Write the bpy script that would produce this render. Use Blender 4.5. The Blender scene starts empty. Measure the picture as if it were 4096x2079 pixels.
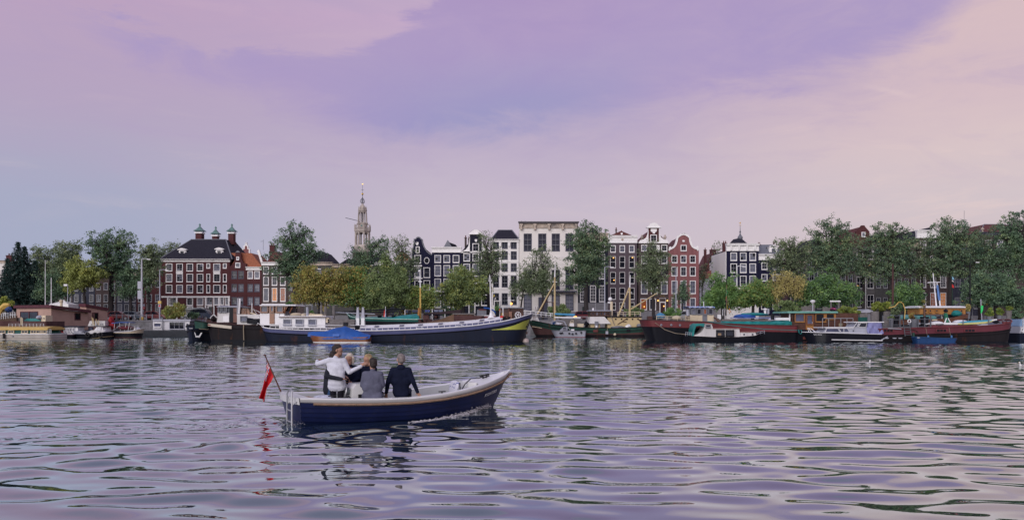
import bpy,bmesh,math,random
import numpy as np
from mathutils import Vector,Matrix

# ---------------------------------------------------------------- camera, sky, sun, exposure
SC=bpy.context.scene
COL=SC.collection
CAM_H=2.3            # eye height above the water
FOC=3300.0           # focal length in pixels of a 4096 px wide frame
HOR=1281.0           # row of the horizon in that frame

cam_d=bpy.data.cameras.new('camera')
cam_d.sensor_width=36.0
cam_d.lens=36.0*FOC/4096.0
cam_d.shift_y=(HOR-1039.5)/4096.0
cam_d.clip_start=0.1
cam_d.clip_end=6000.0
cam=bpy.data.objects.new('camera',cam_d)
cam.location=(0,0,CAM_H)
cam.rotation_euler=(math.radians(90),0,0)
COL.objects.link(cam)
SC.camera=cam

def lin(c):
 c=c/255.0
 return c/12.92 if c <= 0.04045 else ((c+0.055)/1.055)**2.4
def srgb(r,g,b):
 return (lin(r),lin(g),lin(b),1.0)

SUN_EL,SUN_AZ=22.0,205.0      # degrees; azimuth clockwise from +Y (behind the camera)
world=bpy.data.worlds.new('World')
SC.world=world
world.use_nodes=True
def build_world():
 nt=world.node_tree
 N,Lk=nt.nodes,nt.links
 N.clear()
 def new(t):
  return N.new(t)
 def setin(sock,v):
  if isinstance(v,bpy.types.NodeSocket):
   Lk.new(v,sock)
  elif v is not None:
   sock.default_value=v
 def m(op,a,b=None,c=None,clamp=False):
  n=new('ShaderNodeMath');n.operation=op;n.use_clamp=clamp
  setin(n.inputs[0],a)
  if b is not None:setin(n.inputs[1],b)
  if c is not None:setin(n.inputs[2],c)
  return n.outputs[0]
 def ramp(fac,stops,interp='EASE'):
  n=new('ShaderNodeValToRGB');cr=n.color_ramp;cr.interpolation=interp
  while len(cr.elements)<len(stops):cr.elements.new(0.5)
  for e,(p,c) in zip(cr.elements,stops):
   e.position=p;e.color=c
  setin(n.inputs[0],fac)
  return n.outputs[0]
 def mixc(f,a,b):
  n=new('ShaderNodeMix');n.data_type='RGBA'
  setin(n.inputs[0],f);setin(n.inputs[6],a);setin(n.inputs[7],b)
  return n.outputs[2]
 def sstep(x,lo,hi):
  n=new('ShaderNodeMapRange');n.interpolation_type='SMOOTHSTEP'
  setin(n.inputs[0],x);n.inputs[1].default_value=lo;n.inputs[2].default_value=hi
  return n.outputs[0]
 tc=new('ShaderNodeTexCoord')
 sep=new('ShaderNodeSeparateXYZ');Lk.new(tc.outputs['Generated'],sep.inputs[0])
 x,y,z=sep.outputs
 az=m('ARCTAN2',x,y)
 hyp=m('SQRT',m('ADD',m('MULTIPLY',x,x),m('MULTIPLY',y,y)))
 t=m('DIVIDE',z,m('MAXIMUM',hyp,0.02))
 t=m('MAXIMUM',t,0.0)
 t=m('MINIMUM',t,6.0)
 def noise(scale,detail,rough,sx=1.0,sy=1.0,off=0.0,dist=0.0):
  cmb=new('ShaderNodeCombineXYZ')
  setin(cmb.inputs[0],m('MULTIPLY',az,sx));setin(cmb.inputs[1],m('MULTIPLY',t,sy));cmb.inputs[2].default_value=off
  n=new('ShaderNodeTexNoise');n.inputs['Scale'].default_value=scale
  n.inputs['Detail'].default_value=detail;n.inputs['Roughness'].default_value=rough
  n.inputs['Distortion'].default_value=dist
  Lk.new(cmb.outputs[0],n.inputs['Vector'])
  return m('SUBTRACT',n.outputs['Fac'],0.5)
 n_big=noise(3.0,5,0.55,1.0,2.6,1.7,0.4)
 n_fine=noise(8.0,9,0.66,1.0,2.6,5.1,0.5)
 # vertical gradients (t = tangent of the elevation) for the left, the middle and the right of the view
 h=m('MULTIPLY',t,1.0/0.8)
 h=m('MINIMUM',h,1.0)
 h=m('ADD',h,m('ADD',m('MULTIPLY',n_big,0.05),m('MULTIPLY',n_fine,0.03)))
 left=ramp(h,[(0.0,SKY['l0']),(0.16,SKY['l1']),(0.30,SKY['l2']),(0.45,SKY['l3']),(0.62,SKY['u0']),(1.0,SKY['u1'])],'LINEAR')
 mid=ramp(h,[(0.0,SKY['m0']),(0.16,SKY['m1']),(0.30,SKY['m2']),(0.45,SKY['m3']),(0.62,SKY['u0']),(1.0,SKY['u1'])],'LINEAR')
 right=ramp(h,[(0.0,SKY['r0']),(0.16,SKY['r1']),(0.30,SKY['r2']),(0.45,SKY['r3']),(0.62,SKY['u0']),(1.0,SKY['u1'])],'LINEAR')
 azw=m('ADD',az,m('MULTIPLY',n_big,0.18))
 base=mixc(sstep(azw,-0.50,-0.02),left,mid)
 base=mixc(sstep(azw,0.05,0.52),base,right)
 # faint high streaks
 st=noise(4.0,6,0.62,1.2,7.0,9.3,0.8)
 base=mixc(m('MULTIPLY',sstep(st,0.04,0.25),m('ADD',0.10,m('MULTIPLY',sstep(az,0.1,0.45),0.30))),base,SKY['streak'])
 # streaky texture of the thin high cloud
 sx2=noise(5.0,8,0.62,1.3,4.5,33.0,0.7)
 base=mixc(m('MULTIPLY',m('MULTIPLY',sstep(sx2,-0.06,0.20),sstep(t,0.10,0.22)),0.34),base,SKY['veil'])
 # a short bright vapour trail on the right
 a0,t0=math.atan((3560-2048)/FOC),(HOR-368)/FOC*math.cos(math.atan((3560-2048)/FOC))
 da,dt=m('SUBTRACT',az,a0),m('SUBTRACT',t,t0)
 al=m('SUBTRACT',m('MULTIPLY',da,0.93),m('MULTIPLY',dt,0.37));pe=m('ADD',m('MULTIPLY',da,0.37),m('MULTIPLY',dt,0.93))
 pe=m('ADD',pe,m('MULTIPLY',n_fine,0.008))
 base=mixc(m('MULTIPLY',m('MULTIPLY',sstep(m('ABSOLUTE',al),0.036,0.010),sstep(m('ABSOLUTE',pe),0.005,0.0)),0.45),base,SKY['streak'])
 # the big lilac cloud bank: between an upper and a lower edge, both functions of the azimuth
 def curve(pts):
  n=new('ShaderNodeFloatCurve')
  cm=n.mapping;c=cm.curves[0]
  P=[]
  for px,py in pts:
   u=(px-2048)/FOC;v=(HOR-py)/FOC
   a=math.atan(u);P.append(((a+0.7)/1.4,v*math.cos(a)/0.8))
  while len(c.points)<len(P):c.points.new(0.5,0.5)
  for q,(a,b) in zip(c.points,P):q.location=(a,b)
  cm.update()
  mr=m('DIVIDE',m('ADD',az,0.7),1.4)
  mr=m('MINIMUM',m('MAXIMUM',mr,0.0),1.0)
  setin(n.inputs[1],mr)
  return m('MULTIPLY',n.outputs[0],0.8)
 lower=curve([(-1200,-350),(100,-40),(450,175),(750,325),(1100,440),(1500,535),(1800,560),(2150,545),(2700,460),(3300,335),(3750,160),(4000,-80),(5200,-700)])
 upper=curve([(-1200,-500),(100,-100),(380,25),(850,140),(1400,155),(1720,0),(2000,-250),(3000,-500),(4000,-600),(5200,-900)])
 wob=m('ADD',m('MULTIPLY',n_fine,0.085),m('MULTIPLY',n_big,0.035))
 d_lo=m('ADD',m('SUBTRACT',t,lower),wob)
 d_up=m('ADD',m('SUBTRACT',upper,t),m('MULTIPLY',wob,1.5))
 mask=m('MULTIPLY',sstep(d_lo,-0.016,0.038),sstep(d_up,-0.008,0.016))
 mask=m('MULTIPLY',mask,m('ADD',0.90,m('MULTIPLY',n_fine,0.9)),clamp=True)
 ccol=ramp(m('ADD',m('MULTIPLY',d_lo,3.2),m('MULTIPLY',n_big,0.35)),[(0.0,SKY['c1']),(1.0,SKY['c2'])],'EASE')
 blue=m('MULTIPLY',sstep(m('ABSOLUTE',m('ADD',azw,0.02)),0.26,0.0),sstep(d_lo,0.13,0.0))
 ccol=mixc(m('MULTIPLY',blue,0.85),ccol,SKY['c0'])
 # a second, softer veil on the left under the bank
 veil_lo=curve([(-1200,300),(300,480),(800,470),(1400,560),(1900,620),(2600,600),(3300,500),(5200,400)])
 v_m=m('MULTIPLY',sstep(m('ADD',m('SUBTRACT',t,veil_lo),wob),-0.05,0.04),0.30)
 base=mixc(v_m,base,SKY['veil'])
 col=mixc(mask,base,ccol)
 # overhead: scattered soft cloud in the same colours
 over=noise(1.4,5,0.6,1.0,1.6,21.0,0.5)
 om=m('MULTIPLY',sstep(over,-0.05,0.22),sstep(t,0.55,0.95))
 col=mixc(m('MULTIPLY',om,0.5),col,SKY['streak'])
 bg=new('ShaderNodeBackground');setin(bg.inputs[0],col);bg.inputs[1].default_value=1.0
 sky=new('ShaderNodeTexSky');sky.sky_type='NISHITA';sky.sun_disc=False
 sky.sun_elevation=math.radians(SUN_EL);sky.sun_rotation=math.radians(SUN_AZ)
 sky.dust_density=2.0
 bg2=new('ShaderNodeBackground');setin(bg2.inputs[0],sky.outputs[0]);bg2.inputs[1].default_value=0.003
 add=new('ShaderNodeAddShader');Lk.new(bg.outputs[0],add.inputs[0]);Lk.new(bg2.outputs[0],add.inputs[1])
 out=new('ShaderNodeOutputWorld');Lk.new(add.outputs[0],out.inputs[0])
SKY=dict(
 l0=srgb(162,171,196),l1=srgb(166,169,194),l2=srgb(181,165,190),l3=srgb(192,162,189),
 m0=srgb(203,190,199),m1=srgb(197,184,199),m2=srgb(188,173,196),m3=srgb(204,174,200),
 r0=srgb(206,187,192),r1=srgb(208,193,198),r2=srgb(222,196,194),r3=srgb(228,198,190),
 u0=srgb(158,162,190),u1=srgb(126,142,174),streak=srgb(232,206,200),
 c0=srgb(147,149,193),c1=srgb(170,153,195),c2=srgb(172,148,191),veil=srgb(176,158,192))
build_world()

sun_d=bpy.data.lights.new('sun','SUN')
sun_d.energy=2.3
sun_d.angle=math.radians(50)
sun_d.color=(1.0,0.93,0.90)
sun=bpy.data.objects.new('sun',sun_d)
a_,e_=math.radians(SUN_AZ),math.radians(SUN_EL)
sun_dir=Vector((math.sin(a_)*math.cos(e_),math.cos(a_)*math.cos(e_),math.sin(e_)))
sun.rotation_euler=sun_dir.to_track_quat('Z','Y').to_euler()
sun.location=(20,-40,40)
COL.objects.link(sun)

SC.view_settings.view_transform='Standard'
SC.view_settings.look='None'
SC.view_settings.exposure=0.0
SC.view_settings.gamma=1.0
SC.view_settings.use_curve_mapping=False
SC.render.engine='CYCLES'
SC.cycles.max_bounces=5
SC.cycles.diffuse_bounces=2
SC.cycles.glossy_bounces=3
SC.cycles.transmission_bounces=3
SC.cycles.transparent_max_bounces=6
SC.cycles.caustics_reflective=False
SC.cycles.caustics_refractive=False

# ---------------------------------------------------------------- helpers
def X(px,D):return (px-2048.0)/FOC*D
def Z(py,D):return CAM_H+(HOR-py)/FOC*D
def S(n,D):return n/FOC*D          # a length of n photograph pixels at distance D

MATS={}
def mat(name,col,rough=0.7,metal=0.0,var=0.18,scale=1.2,bump=0.0,bscale=20.0,coat=0.0,stain=None,stain_amt=0.0,stain_scale=0.8,streak=False,spec=0.4):
 """Principled material with two octaves of procedural tone variation, optional stains (rust, dirt) and relief."""
 if name in MATS:return MATS[name]
 mt=bpy.data.materials.new(name);mt.use_nodes=True
 nt=mt.node_tree;N,L=nt.nodes,nt.links
 b=N['Principled BSDF']
 b.inputs['Roughness'].default_value=rough
 b.inputs['Metallic'].default_value=metal
 b.inputs['Specular IOR Level'].default_value=spec
 if coat:b.inputs['Coat Weight'].default_value=coat
 c=tuple(col[:3])
 tc=N.new('ShaderNodeTexCoord')
 mp=N.new('ShaderNodeMapping');L.new(tc.outputs['Object'],mp.inputs[0])
 if streak:mp.inputs['Scale'].default_value=(1.0,1.0,0.22)
 n1=N.new('ShaderNodeTexNoise');n1.inputs['Scale'].default_value=scale;n1.inputs['Detail'].default_value=6;n1.inputs['Roughness'].default_value=0.65
 L.new(mp.outputs[0],n1.inputs['Vector'])
 cr=N.new('ShaderNodeValToRGB')
 cr.color_ramp.elements[0].position=0.28;cr.color_ramp.elements[1].position=0.74
 cr.color_ramp.elements[0].color=tuple(max(0.0,v*(1-var)) for v in c)+(1,)
 cr.color_ramp.elements[1].color=tuple(min(1.0,v*(1+var)) for v in c)+(1,)
 L.new(n1.outputs['Fac'],cr.inputs[0])
 outc=cr.outputs[0]
 if stain is not None:
  n2=N.new('ShaderNodeTexNoise');n2.inputs['Scale'].default_value=stain_scale;n2.inputs['Detail'].default_value=8;n2.inputs['Roughness'].default_value=0.7
  L.new(mp.outputs[0],n2.inputs['Vector'])
  r2=N.new('ShaderNodeValToRGB')
  r2.color_ramp.elements[0].position=0.62-0.3*stain_amt;r2.color_ramp.elements[1].position=0.80-0.3*stain_amt
  L.new(n2.outputs['Fac'],r2.inputs[0])
  mx=N.new('ShaderNodeMix');mx.data_type='RGBA'
  L.new(r2.outputs[0],mx.inputs[0]);L.new(outc,mx.inputs[6]);mx.inputs[7].default_value=tuple(stain[:3])+(1,)
  outc=mx.outputs[2]
 L.new(outc,b.inputs['Base Color'])
 if bump:
  n3=N.new('ShaderNodeTexNoise');n3.inputs['Scale'].default_value=bscale;n3.inputs['Detail'].default_value=4
  L.new(tc.outputs['Object'],n3.inputs['Vector'])
  bp=N.new('ShaderNodeBump');bp.inputs['Strength'].default_value=bump;bp.inputs['Distance'].default_value=0.03
  L.new(n3.outputs['Fac'],bp.inputs['Height']);L.new(bp.outputs[0],b.inputs['Normal'])
 MATS[name]=mt
 return mt

def emit(name,col,strength):
 if name in MATS:return MATS[name]
 mt=bpy.data.materials.new(name);mt.use_nodes=True
 b=mt.node_tree.nodes['Principled BSDF']
 N,L=mt.node_tree.nodes,mt.node_tree.links
 tc=N.new('ShaderNodeTexCoord');n1=N.new('ShaderNodeTexNoise');n1.inputs['Scale'].default_value=1.6
 L.new(tc.outputs['Object'],n1.inputs['Vector'])
 cr=N.new('ShaderNodeValToRGB');cr.color_ramp.elements[0].position=0.3;cr.color_ramp.elements[1].position=0.7
 cr.color_ramp.elements[0].color=tuple(v*0.45 for v in col[:3])+(1,);cr.color_ramp.elements[1].color=tuple(col[:3])+(1,)
 L.new(n1.outputs['Fac'],cr.inputs[0])
 b.inputs['Base Color'].default_value=tuple(v*0.3 for v in col[:3])+(1,)
 L.new(cr.outputs[0],b.inputs['Emission Color'])
 b.inputs['Emission Strength'].default_value=strength
 b.inputs['Roughness'].default_value=0.2
 MATS[name]=mt
 return mt

class MB:
 """collects faces; build() links them as one mesh object"""
 def __init__(s):s.v=[];s.f=[];s.mi=[]
 def add(s,vs,fs,mi=0):
  o=len(s.v);s.v.extend([tuple(p) for p in vs])
  for f in fs:s.f.append([i+o for i in f]);s.mi.append(mi)
  return s
 def quad(s,a,b,c,d,mi=0):return s.add([a,b,c,d],[(0,1,2,3)],mi)
 def box(s,x0,x1,y0,y1,z0,z1,mi=0):
  return s.add([(x0,y0,z0),(x1,y0,z0),(x1,y1,z0),(x0,y1,z0),(x0,y0,z1),(x1,y0,z1),(x1,y1,z1),(x0,y1,z1)],
      [(0,3,2,1),(4,5,6,7),(0,1,5,4),(1,2,6,5),(2,3,7,6),(3,0,4,7)],mi)
 def cbox(s,cx,cy,cz,sx,sy,sz,rz=0.0,mi=0,ry=0.0):
  pts=[]
  R=Matrix.Rotation(rz,3,'Z') @ Matrix.Rotation(ry,3,'Y')
  for dz in (-.5,.5):
   for dx,dy in ((-.5,-.5),(.5,-.5),(.5,.5),(-.5,.5)):
    p=R @ Vector((dx*sx,dy*sy,dz*sz));pts.append((cx+p.x,cy+p.y,cz+p.z))
  return s.add(pts,[(0,3,2,1),(4,5,6,7),(0,1,5,4),(1,2,6,5),(2,3,7,6),(3,0,4,7)],mi)
 def prism(s,poly,y0,y1,mi=0):
  """poly: (x, z) outline, extruded along y"""
  n=len(poly)
  a=sum(poly[i][0]*poly[(i+1)%n][1]-poly[(i+1)%n][0]*poly[i][1] for i in range(n))
  if a<0:poly=poly[::-1]
  vs=[(p[0],y0,p[1]) for p in poly]+[(p[0],y1,p[1]) for p in poly]
  fs=[tuple(range(n)),tuple(range(2*n-1,n-1,-1))]+[(i+n,(i+1)%n+n,(i+1)%n,i)[::-1] for i in range(n)]
  fs=[fs[0],fs[1]]+[(i,i+n,(i+1)%n+n,(i+1)%n) for i in range(n)]
  return s.add(vs,fs,mi)
 def hprism(s,poly,z0,z1,mi=0):
  """poly: (x, y) outline, extruded upwards; z1 may be a list"""
  n=len(poly)
  a=sum(poly[i][0]*poly[(i+1)%n][1]-poly[(i+1)%n][0]*poly[i][1] for i in range(n))
  if a<0:poly=poly[::-1]
  vs=[(p[0],p[1],z0) for p in poly]+[(p[0],p[1],z1) for p in poly]
  fs=[tuple(range(n-1,-1,-1)),tuple(range(n,2*n))]+[(i,(i+1)%n,(i+1)%n+n,i+n) for i in range(n)]
  return s.add(vs,fs,mi)
 def tube(s,pts,r,n=6,mi=0,cap=True):
  pts=[Vector(p) for p in pts]
  rs=r if isinstance(r,(list,tuple)) else [r]*len(pts)
  rings=[]
  up=None
  for i,p in enumerate(pts):
   d=(pts[min(i+1,len(pts)-1)]-pts[max(i-1,0)])
   if d.length<1e-9:d=Vector((0,0,1))
   d.normalize()
   if up is None:up=Vector((0,0,1)) if abs(d.z)<0.9 else Vector((1,0,0))
   a=d.cross(up)
   if a.length<1e-4:a=d.orthogonal()
   a.normalize();b=d.cross(a).normalized()
   rings.append([p+(a*math.cos(2*math.pi*k/n)+b*math.sin(2*math.pi*k/n))*rs[i] for k in range(n)])
  vs=[q for rg in rings for q in rg]
  fs=[]
  for i in range(len(pts)-1):
   for k in range(n):
    fs.append((i*n+k,(i+1)*n+k,(i+1)*n+(k+1)%n,i*n+(k+1)%n))
  if cap:
   fs.append(tuple(range(n)));fs.append(tuple(range(len(vs)-1,len(vs)-n-1,-1)))
  return s.add(vs,fs,mi)
 def lathe(s,prof,cx,cy,n=12,mi=0,rot=0.0,sx=1.0,sy=1.0):
  """prof: (radius, z) bottom to top"""
  vs=[];fs=[]
  for r,z in prof:
   for k in range(n):
    a=2*math.pi*k/n+rot
    vs.append((cx+r*math.cos(a)*sx,cy+r*math.sin(a)*sy,z))
  for i in range(len(prof)-1):
   for k in range(n):
    fs.append((i*n+k,i*n+(k+1)%n,(i+1)*n+(k+1)%n,(i+1)*n+k))
  fs.append(tuple(range(n-1,-1,-1)));fs.append(tuple(range(len(vs)-n,len(vs))))
  return s.add(vs,fs,mi)
 def grid(s,rows,mi=0,flip=False):
  """rows: list of lists of points"""
  n=len(rows[0]);vs=[p for r in rows for p in r];fs=[]
  for i in range(len(rows)-1):
   for k in range(n-1):
    f=(i*n+k,i*n+k+1,(i+1)*n+k+1,(i+1)*n+k)
    fs.append(f[::-1] if flip else f)
  return s.add(vs,fs,mi)
 def band(s,pts,w,y0,y1,mi=0):
  """trim of width w laid along an (x, z) outline, y0..y1 deep"""
  n=len(pts);inn=[]
  for i in range(n):
   a=pts[max(i-1,0)];b=pts[min(i+1,n-1)]
   dx,dz=b[0]-a[0],b[1]-a[1];l=math.hypot(dx,dz) or 1
   inn.append((pts[i][0]+dz/l*w,pts[i][1]-dx/l*w))
  for i in range(n-1):
   s.prism([pts[i],pts[i+1],inn[i+1],inn[i]],y0,y1,mi)
  return s
 def ball(s,c,r,n=8,m=6,sx=1,sy=1,sz=1,mi=0):
  prof=[(max(1e-4,math.sin(math.pi*i/m))*r,-math.cos(math.pi*i/m)*r*sz+c[2]) for i in range(m+1)]
  return s.lathe(prof,c[0],c[1],n,mi,0,sx,sy)
 def mesh(s,name,mats,off=(0,0,0),smooth=False):
  me=bpy.data.meshes.new(name)
  ox,oy,oz=off
  me.from_pydata([(p[0]-ox,p[1]-oy,p[2]-oz) for p in s.v],[],s.f)
  mats=mats if isinstance(mats,(list,tuple)) else [mats]
  for mm in mats:me.materials.append(mm)
  if len(mats)>1:me.polygons.foreach_set('material_index',s.mi)
  if smooth:
   me.polygons.foreach_set('use_smooth',[True]*len(s.f))
   me.set_sharp_from_angle(angle=math.radians(40))
  me.update()
  return me

def link(o,parent=None):
 COL.objects.link(o)
 if parent is not None:o.parent=parent
 return o

class Thing:
 """an Empty at a thing's base; its parts are given in world coordinates, or in local ones when local=True"""
 def __init__(s,name,label,cat,loc,rz=0.0,group=None,local=False):
  s.o=bpy.data.objects.new(name,None);COL.objects.link(s.o)
  s.o.location=loc;s.o.rotation_euler=(0,0,rz);s.o.empty_display_size=0.3
  s.o['label']=label;s.o['category']=cat
  if group:s.o['group']=group
  s.off=(0,0,0) if local else tuple(loc)
 def part(s,name,mb,mats,parent=None,label=None,smooth=False,kind=None):
  if not mb.f:return None
  o=bpy.data.objects.new(name,mb.mesh(name,mats,s.off,smooth));link(o,parent or s.o)
  if label:o['label']=label
  if kind:o['kind']=kind
  return o
 def shared(s,name,me,loc,parent=None):
  o=bpy.data.objects.new(name,me);link(o,parent or s.o)
  o.location=(loc[0]-s.off[0],loc[1]-s.off[1],loc[2]-s.off[2])
  return o

def single(name,label,cat,mb,mats,loc=(0,0,0),group=None,smooth=False):
 """a thing that is one mesh"""
 o=bpy.data.objects.new(name,mb.mesh(name,mats,loc,smooth));o.location=loc;link(o)
 o['label']=label;o['category']=cat
 if group:o['group']=group
 return o
def struct(name,mb,mats,smooth=False):
 o=bpy.data.objects.new(name,mb.mesh(name,mats,(0,0,0),smooth));link(o);o['kind']='structure'
 return o
def raw_quads(name,V,F,mats,smooth=False,attr=None,midx=None):
 """fast mesh from numpy arrays of vertices (n,3) and quads (m,4)"""
 me=bpy.data.meshes.new(name)
 nv,nf=len(V),len(F)
 me.vertices.add(nv);me.vertices.foreach_set('co',np.asarray(V,np.float32).ravel())
 me.loops.add(nf*4);me.loops.foreach_set('vertex_index',np.asarray(F,np.int32).ravel())
 me.polygons.add(nf)
 me.polygons.foreach_set('loop_start',np.arange(0,nf*4,4,dtype=np.int32))
 me.polygons.foreach_set('loop_total',np.full(nf,4,np.int32))
 if smooth:me.polygons.foreach_set('use_smooth',np.ones(nf,bool))
 for mm in (mats if isinstance(mats,(list,tuple)) else [mats]):me.materials.append(mm)
 if midx is not None:me.polygons.foreach_set('material_index',np.asarray(midx,np.int32))
 if attr is not None:
  a=me.attributes.new('tint','FLOAT','POINT');a.data.foreach_set('value',np.asarray(attr,np.float32))
 me.update(calc_edges=True)
 return me

def smooth01(x):
 x=np.clip(x,0,1);return x*x*(3-2*x)
# ---------------------------------------------------------------- water, quay, street
QUAY_D=125.0     # distance of the quay edge
STREET=2.3       # street level above the water
BO=(-5.12,18.97)     # stern of the sloop that passes in front
BH=math.radians(29)  # its heading, measured from +X towards +Y

def water_height(x,y):
 """sum of directional waves; calm and long near the bank, ruffled by the wind in mid-river; plus the sloop's own waves"""
 r=np.random.RandomState(5)
 hgt=np.zeros_like(x)
 def trains(n,l0,l1,steep,spread,seed,mean=0.0):
  q=np.random.RandomState(seed);hh=np.zeros_like(x)
  for i in range(n):
   lam=l0*(l1/l0)**q.rand();k=2*math.pi/lam
   th=mean+q.randn()*spread
   a=steep/k/math.sqrt(n)*1.41*(0.6+0.8*q.rand())
   hh=hh+a*np.sin(k*(x*math.sin(th)+y*math.cos(th))+q.rand()*6.28)
  return hh
 near=1-smooth01((y-15)/16)
 far=smooth01((y-14)/22)
 patch=0.75+0.5*np.sin(x*0.11+1.0+0.8*np.sin(y*0.07))*np.sin(y*0.13+0.5*np.sin(x*0.09))
 hgt+=trains(40,0.48,1.45,0.056,0.40,11,0.05)
 hgt+=trains(14,0.6,1.3,0.034,0.18,15,-0.02)*(0.35+0.65*near)
 hgt+=trains(14,1.6,5.0,0.016,0.5,12,-0.25)
 hgt+=trains(18,0.34,0.85,0.055,0.5,13,0.05)*far*patch
 hgt+=trains(18,0.22,0.62,0.022,0.7,14)*(0.30+0.70*smooth01((y-13)/9))*(0.6+0.4*np.sin(x*0.21+0.6*np.sin(y*0.3))*np.sin(y*0.26+x*0.05))
 # sloop: local coordinates along (s) and across (c) its track
 ch,sh=math.cos(BH),math.sin(BH)
 dx,dy=x-BO[0],y-BO[1]
 s=dx*ch+dy*sh;c=-dx*sh+dy*ch
 hull=np.exp(-(np.abs(c)/1.55)**4)*smooth01((s+0.6)/1.2)*smooth01((5.5-s)/1.6)
 hgt=hgt*(1-0.8*hull)
 hgt-=0.09*np.exp(-((s-2.4)/1.6)**2)*np.exp(-(c/1.7)**2)
 hgt+=0.10*np.exp(-((s-5.05)/0.55)**2)*np.exp(-(c/0.8)**2)
 hgt+=0.05*np.exp(-((s+0.7)/0.7)**2)*np.exp(-(c/1.0)**2)
 # diverging waves and the churned track behind the stern
 for sg in (-1,1):
  d=(c*sg-0.9)-0.34*(4.2-s)
  hgt+=0.030*np.sin(d*5.2)*np.exp(-(d/1.1)**2)*smooth01((4.5-s)/2.0)*np.exp(-np.maximum(0,-s)/9.0)
 w=np.exp(-(c/(0.75+0.07*np.maximum(0,-s)))**2)*smooth01((0.4-s)/1.2)*np.exp(-np.maximum(0,-s)/8.0)
 hgt+=trains(22,0.14,0.5,0.22,3.0,31)*w
 return hgt

def build_water():
 ys=[6.0]
 while ys[-1]<124.9:
  y=ys[-1];ys.append(y+min(0.26,max(0.055,0.055+(y-22)*0.0034)))
 ys=np.array(ys)
 nc=420
 u=np.linspace(-1,1,nc)
 Y=np.repeat(ys[:,None],nc,1)
 Xg=u[None,:]*(0.70*ys[:,None]+4.0)
 H=water_height(Xg,Y)
 edge=smooth01((1-np.abs(u))/0.02)[None,:]*smooth01((Y-6.0)/0.8)
 H=H*edge
 V=np.stack([Xg,Y,H],-1).reshape(-1,3)
 nr=len(ys)
 i=np.arange(nr-1)[:,None]*nc+np.arange(nc-1)[None,:]
 F=np.stack([i,i+1,i+nc+1,i+nc],-1).reshape(-1,4)
 # the river goes on flat outside the part that the wind ruffles in view
 base=len(V)
 xl,xr=Xg[:,0],Xg[:,-1]
 ext=[]
 extF=[]
 def addq(a,b,c,d):
  o=base+len(ext);ext.extend([a,b,c,d]);extF.append((o,o+1,o+2,o+3))
 for k in range(0,nr-1,12):
  k2=min(k+12,nr-1)
  addq((-900,ys[k],0),(xl[k],ys[k],0),(xl[k2],ys[k2],0),(-900,ys[k2],0))
  addq((xr[k],ys[k],0),(900,ys[k],0),(900,ys[k2],0),(xr[k2],ys[k2],0))
 addq((-900,-300,0),(900,-300,0),(900,6.0,0),(-900,6.0,0))
 addq((-900,ys[-1],0),(900,ys[-1],0),(900,127,0),(-900,127,0))
 V=np.vstack([V,np.array(ext)]);F=np.vstack([F,np.array(extF)])
 mt=bpy.data.materials.new('river_water');mt.use_nodes=True
 nt=mt.node_tree;N,L=nt.nodes,nt.links;N.clear()
 tc=N.new('ShaderNodeTexCoord')
 def nz(scale,sx,sy,detail):
  mp=N.new('ShaderNodeMapping');mp.inputs['Scale'].default_value=(sx,sy,1)
  L.new(tc.outputs['Object'],mp.inputs[0])
  n=N.new('ShaderNodeTexNoise');n.inputs['Scale'].default_value=scale;n.inputs['Detail'].default_value=detail
  n.inputs['Roughness'].default_value=0.5
  L.new(mp.outputs[0],n.inputs['Vector']);return n.outputs['Fac']
 sep=N.new('ShaderNodeSeparateXYZ');L.new(tc.outputs['Object'],sep.inputs[0])
 ruf=N.new('ShaderNodeMapRange');ruf.interpolation_type='SMOOTHSTEP'
 ruf.inputs[1].default_value=15.0;ruf.inputs[2].default_value=40.0;ruf.inputs[3].default_value=0.04;ruf.inputs[4].default_value=1.0
 L.new(sep.outputs[1],ruf.inputs[0])
 b1=N.new('ShaderNodeBump');b1.inputs['Distance'].default_value=0.05
 mulr=N.new('ShaderNodeMath');mulr.operation='MULTIPLY';mulr.inputs[1].default_value=WATER_BUMP
 L.new(ruf.outputs[0],mulr.inputs[0]);L.new(mulr.outputs[0],b1.inputs['Strength'])
 L.new(nz(3.2,0.45,1.0,3),b1.inputs['Height'])
 gl=N.new('ShaderNodeBsdfGlossy');gl.inputs['Roughness'].default_value=0.02;gl.inputs['Color'].default_value=(0.92,0.985,0.985,1)
 L.new(b1.outputs[0],gl.inputs['Normal'])
 df=N.new('ShaderNodeBsdfDiffuse');df.inputs['Color'].default_value=(0.012,0.028,0.040,1)
 fr=N.new('ShaderNodeFresnel');fr.inputs['IOR'].default_value=1.33;L.new(b1.outputs[0],fr.inputs['Normal'])
 mr=N.new('ShaderNodeMapRange');mr.inputs[1].default_value=0.0;mr.inputs[2].default_value=0.42;mr.inputs[3].default_value=0.20;mr.inputs[4].default_value=0.84
 L.new(fr.outputs[0],mr.inputs[0])
 mx=N.new('ShaderNodeMixShader');L.new(mr.outputs[0],mx.inputs[0]);L.new(df.outputs[0],mx.inputs[1]);L.new(gl.outputs[0],mx.inputs[2])
 out=N.new('ShaderNodeOutputMaterial');L.new(mx.outputs[0],out.inputs[0])
 o=bpy.data.objects.new('water',raw_quads('water',V,F,mt,smooth=True));link(o);o['kind']='structure'
WATER_BUMP=0.22
build_water()

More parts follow.
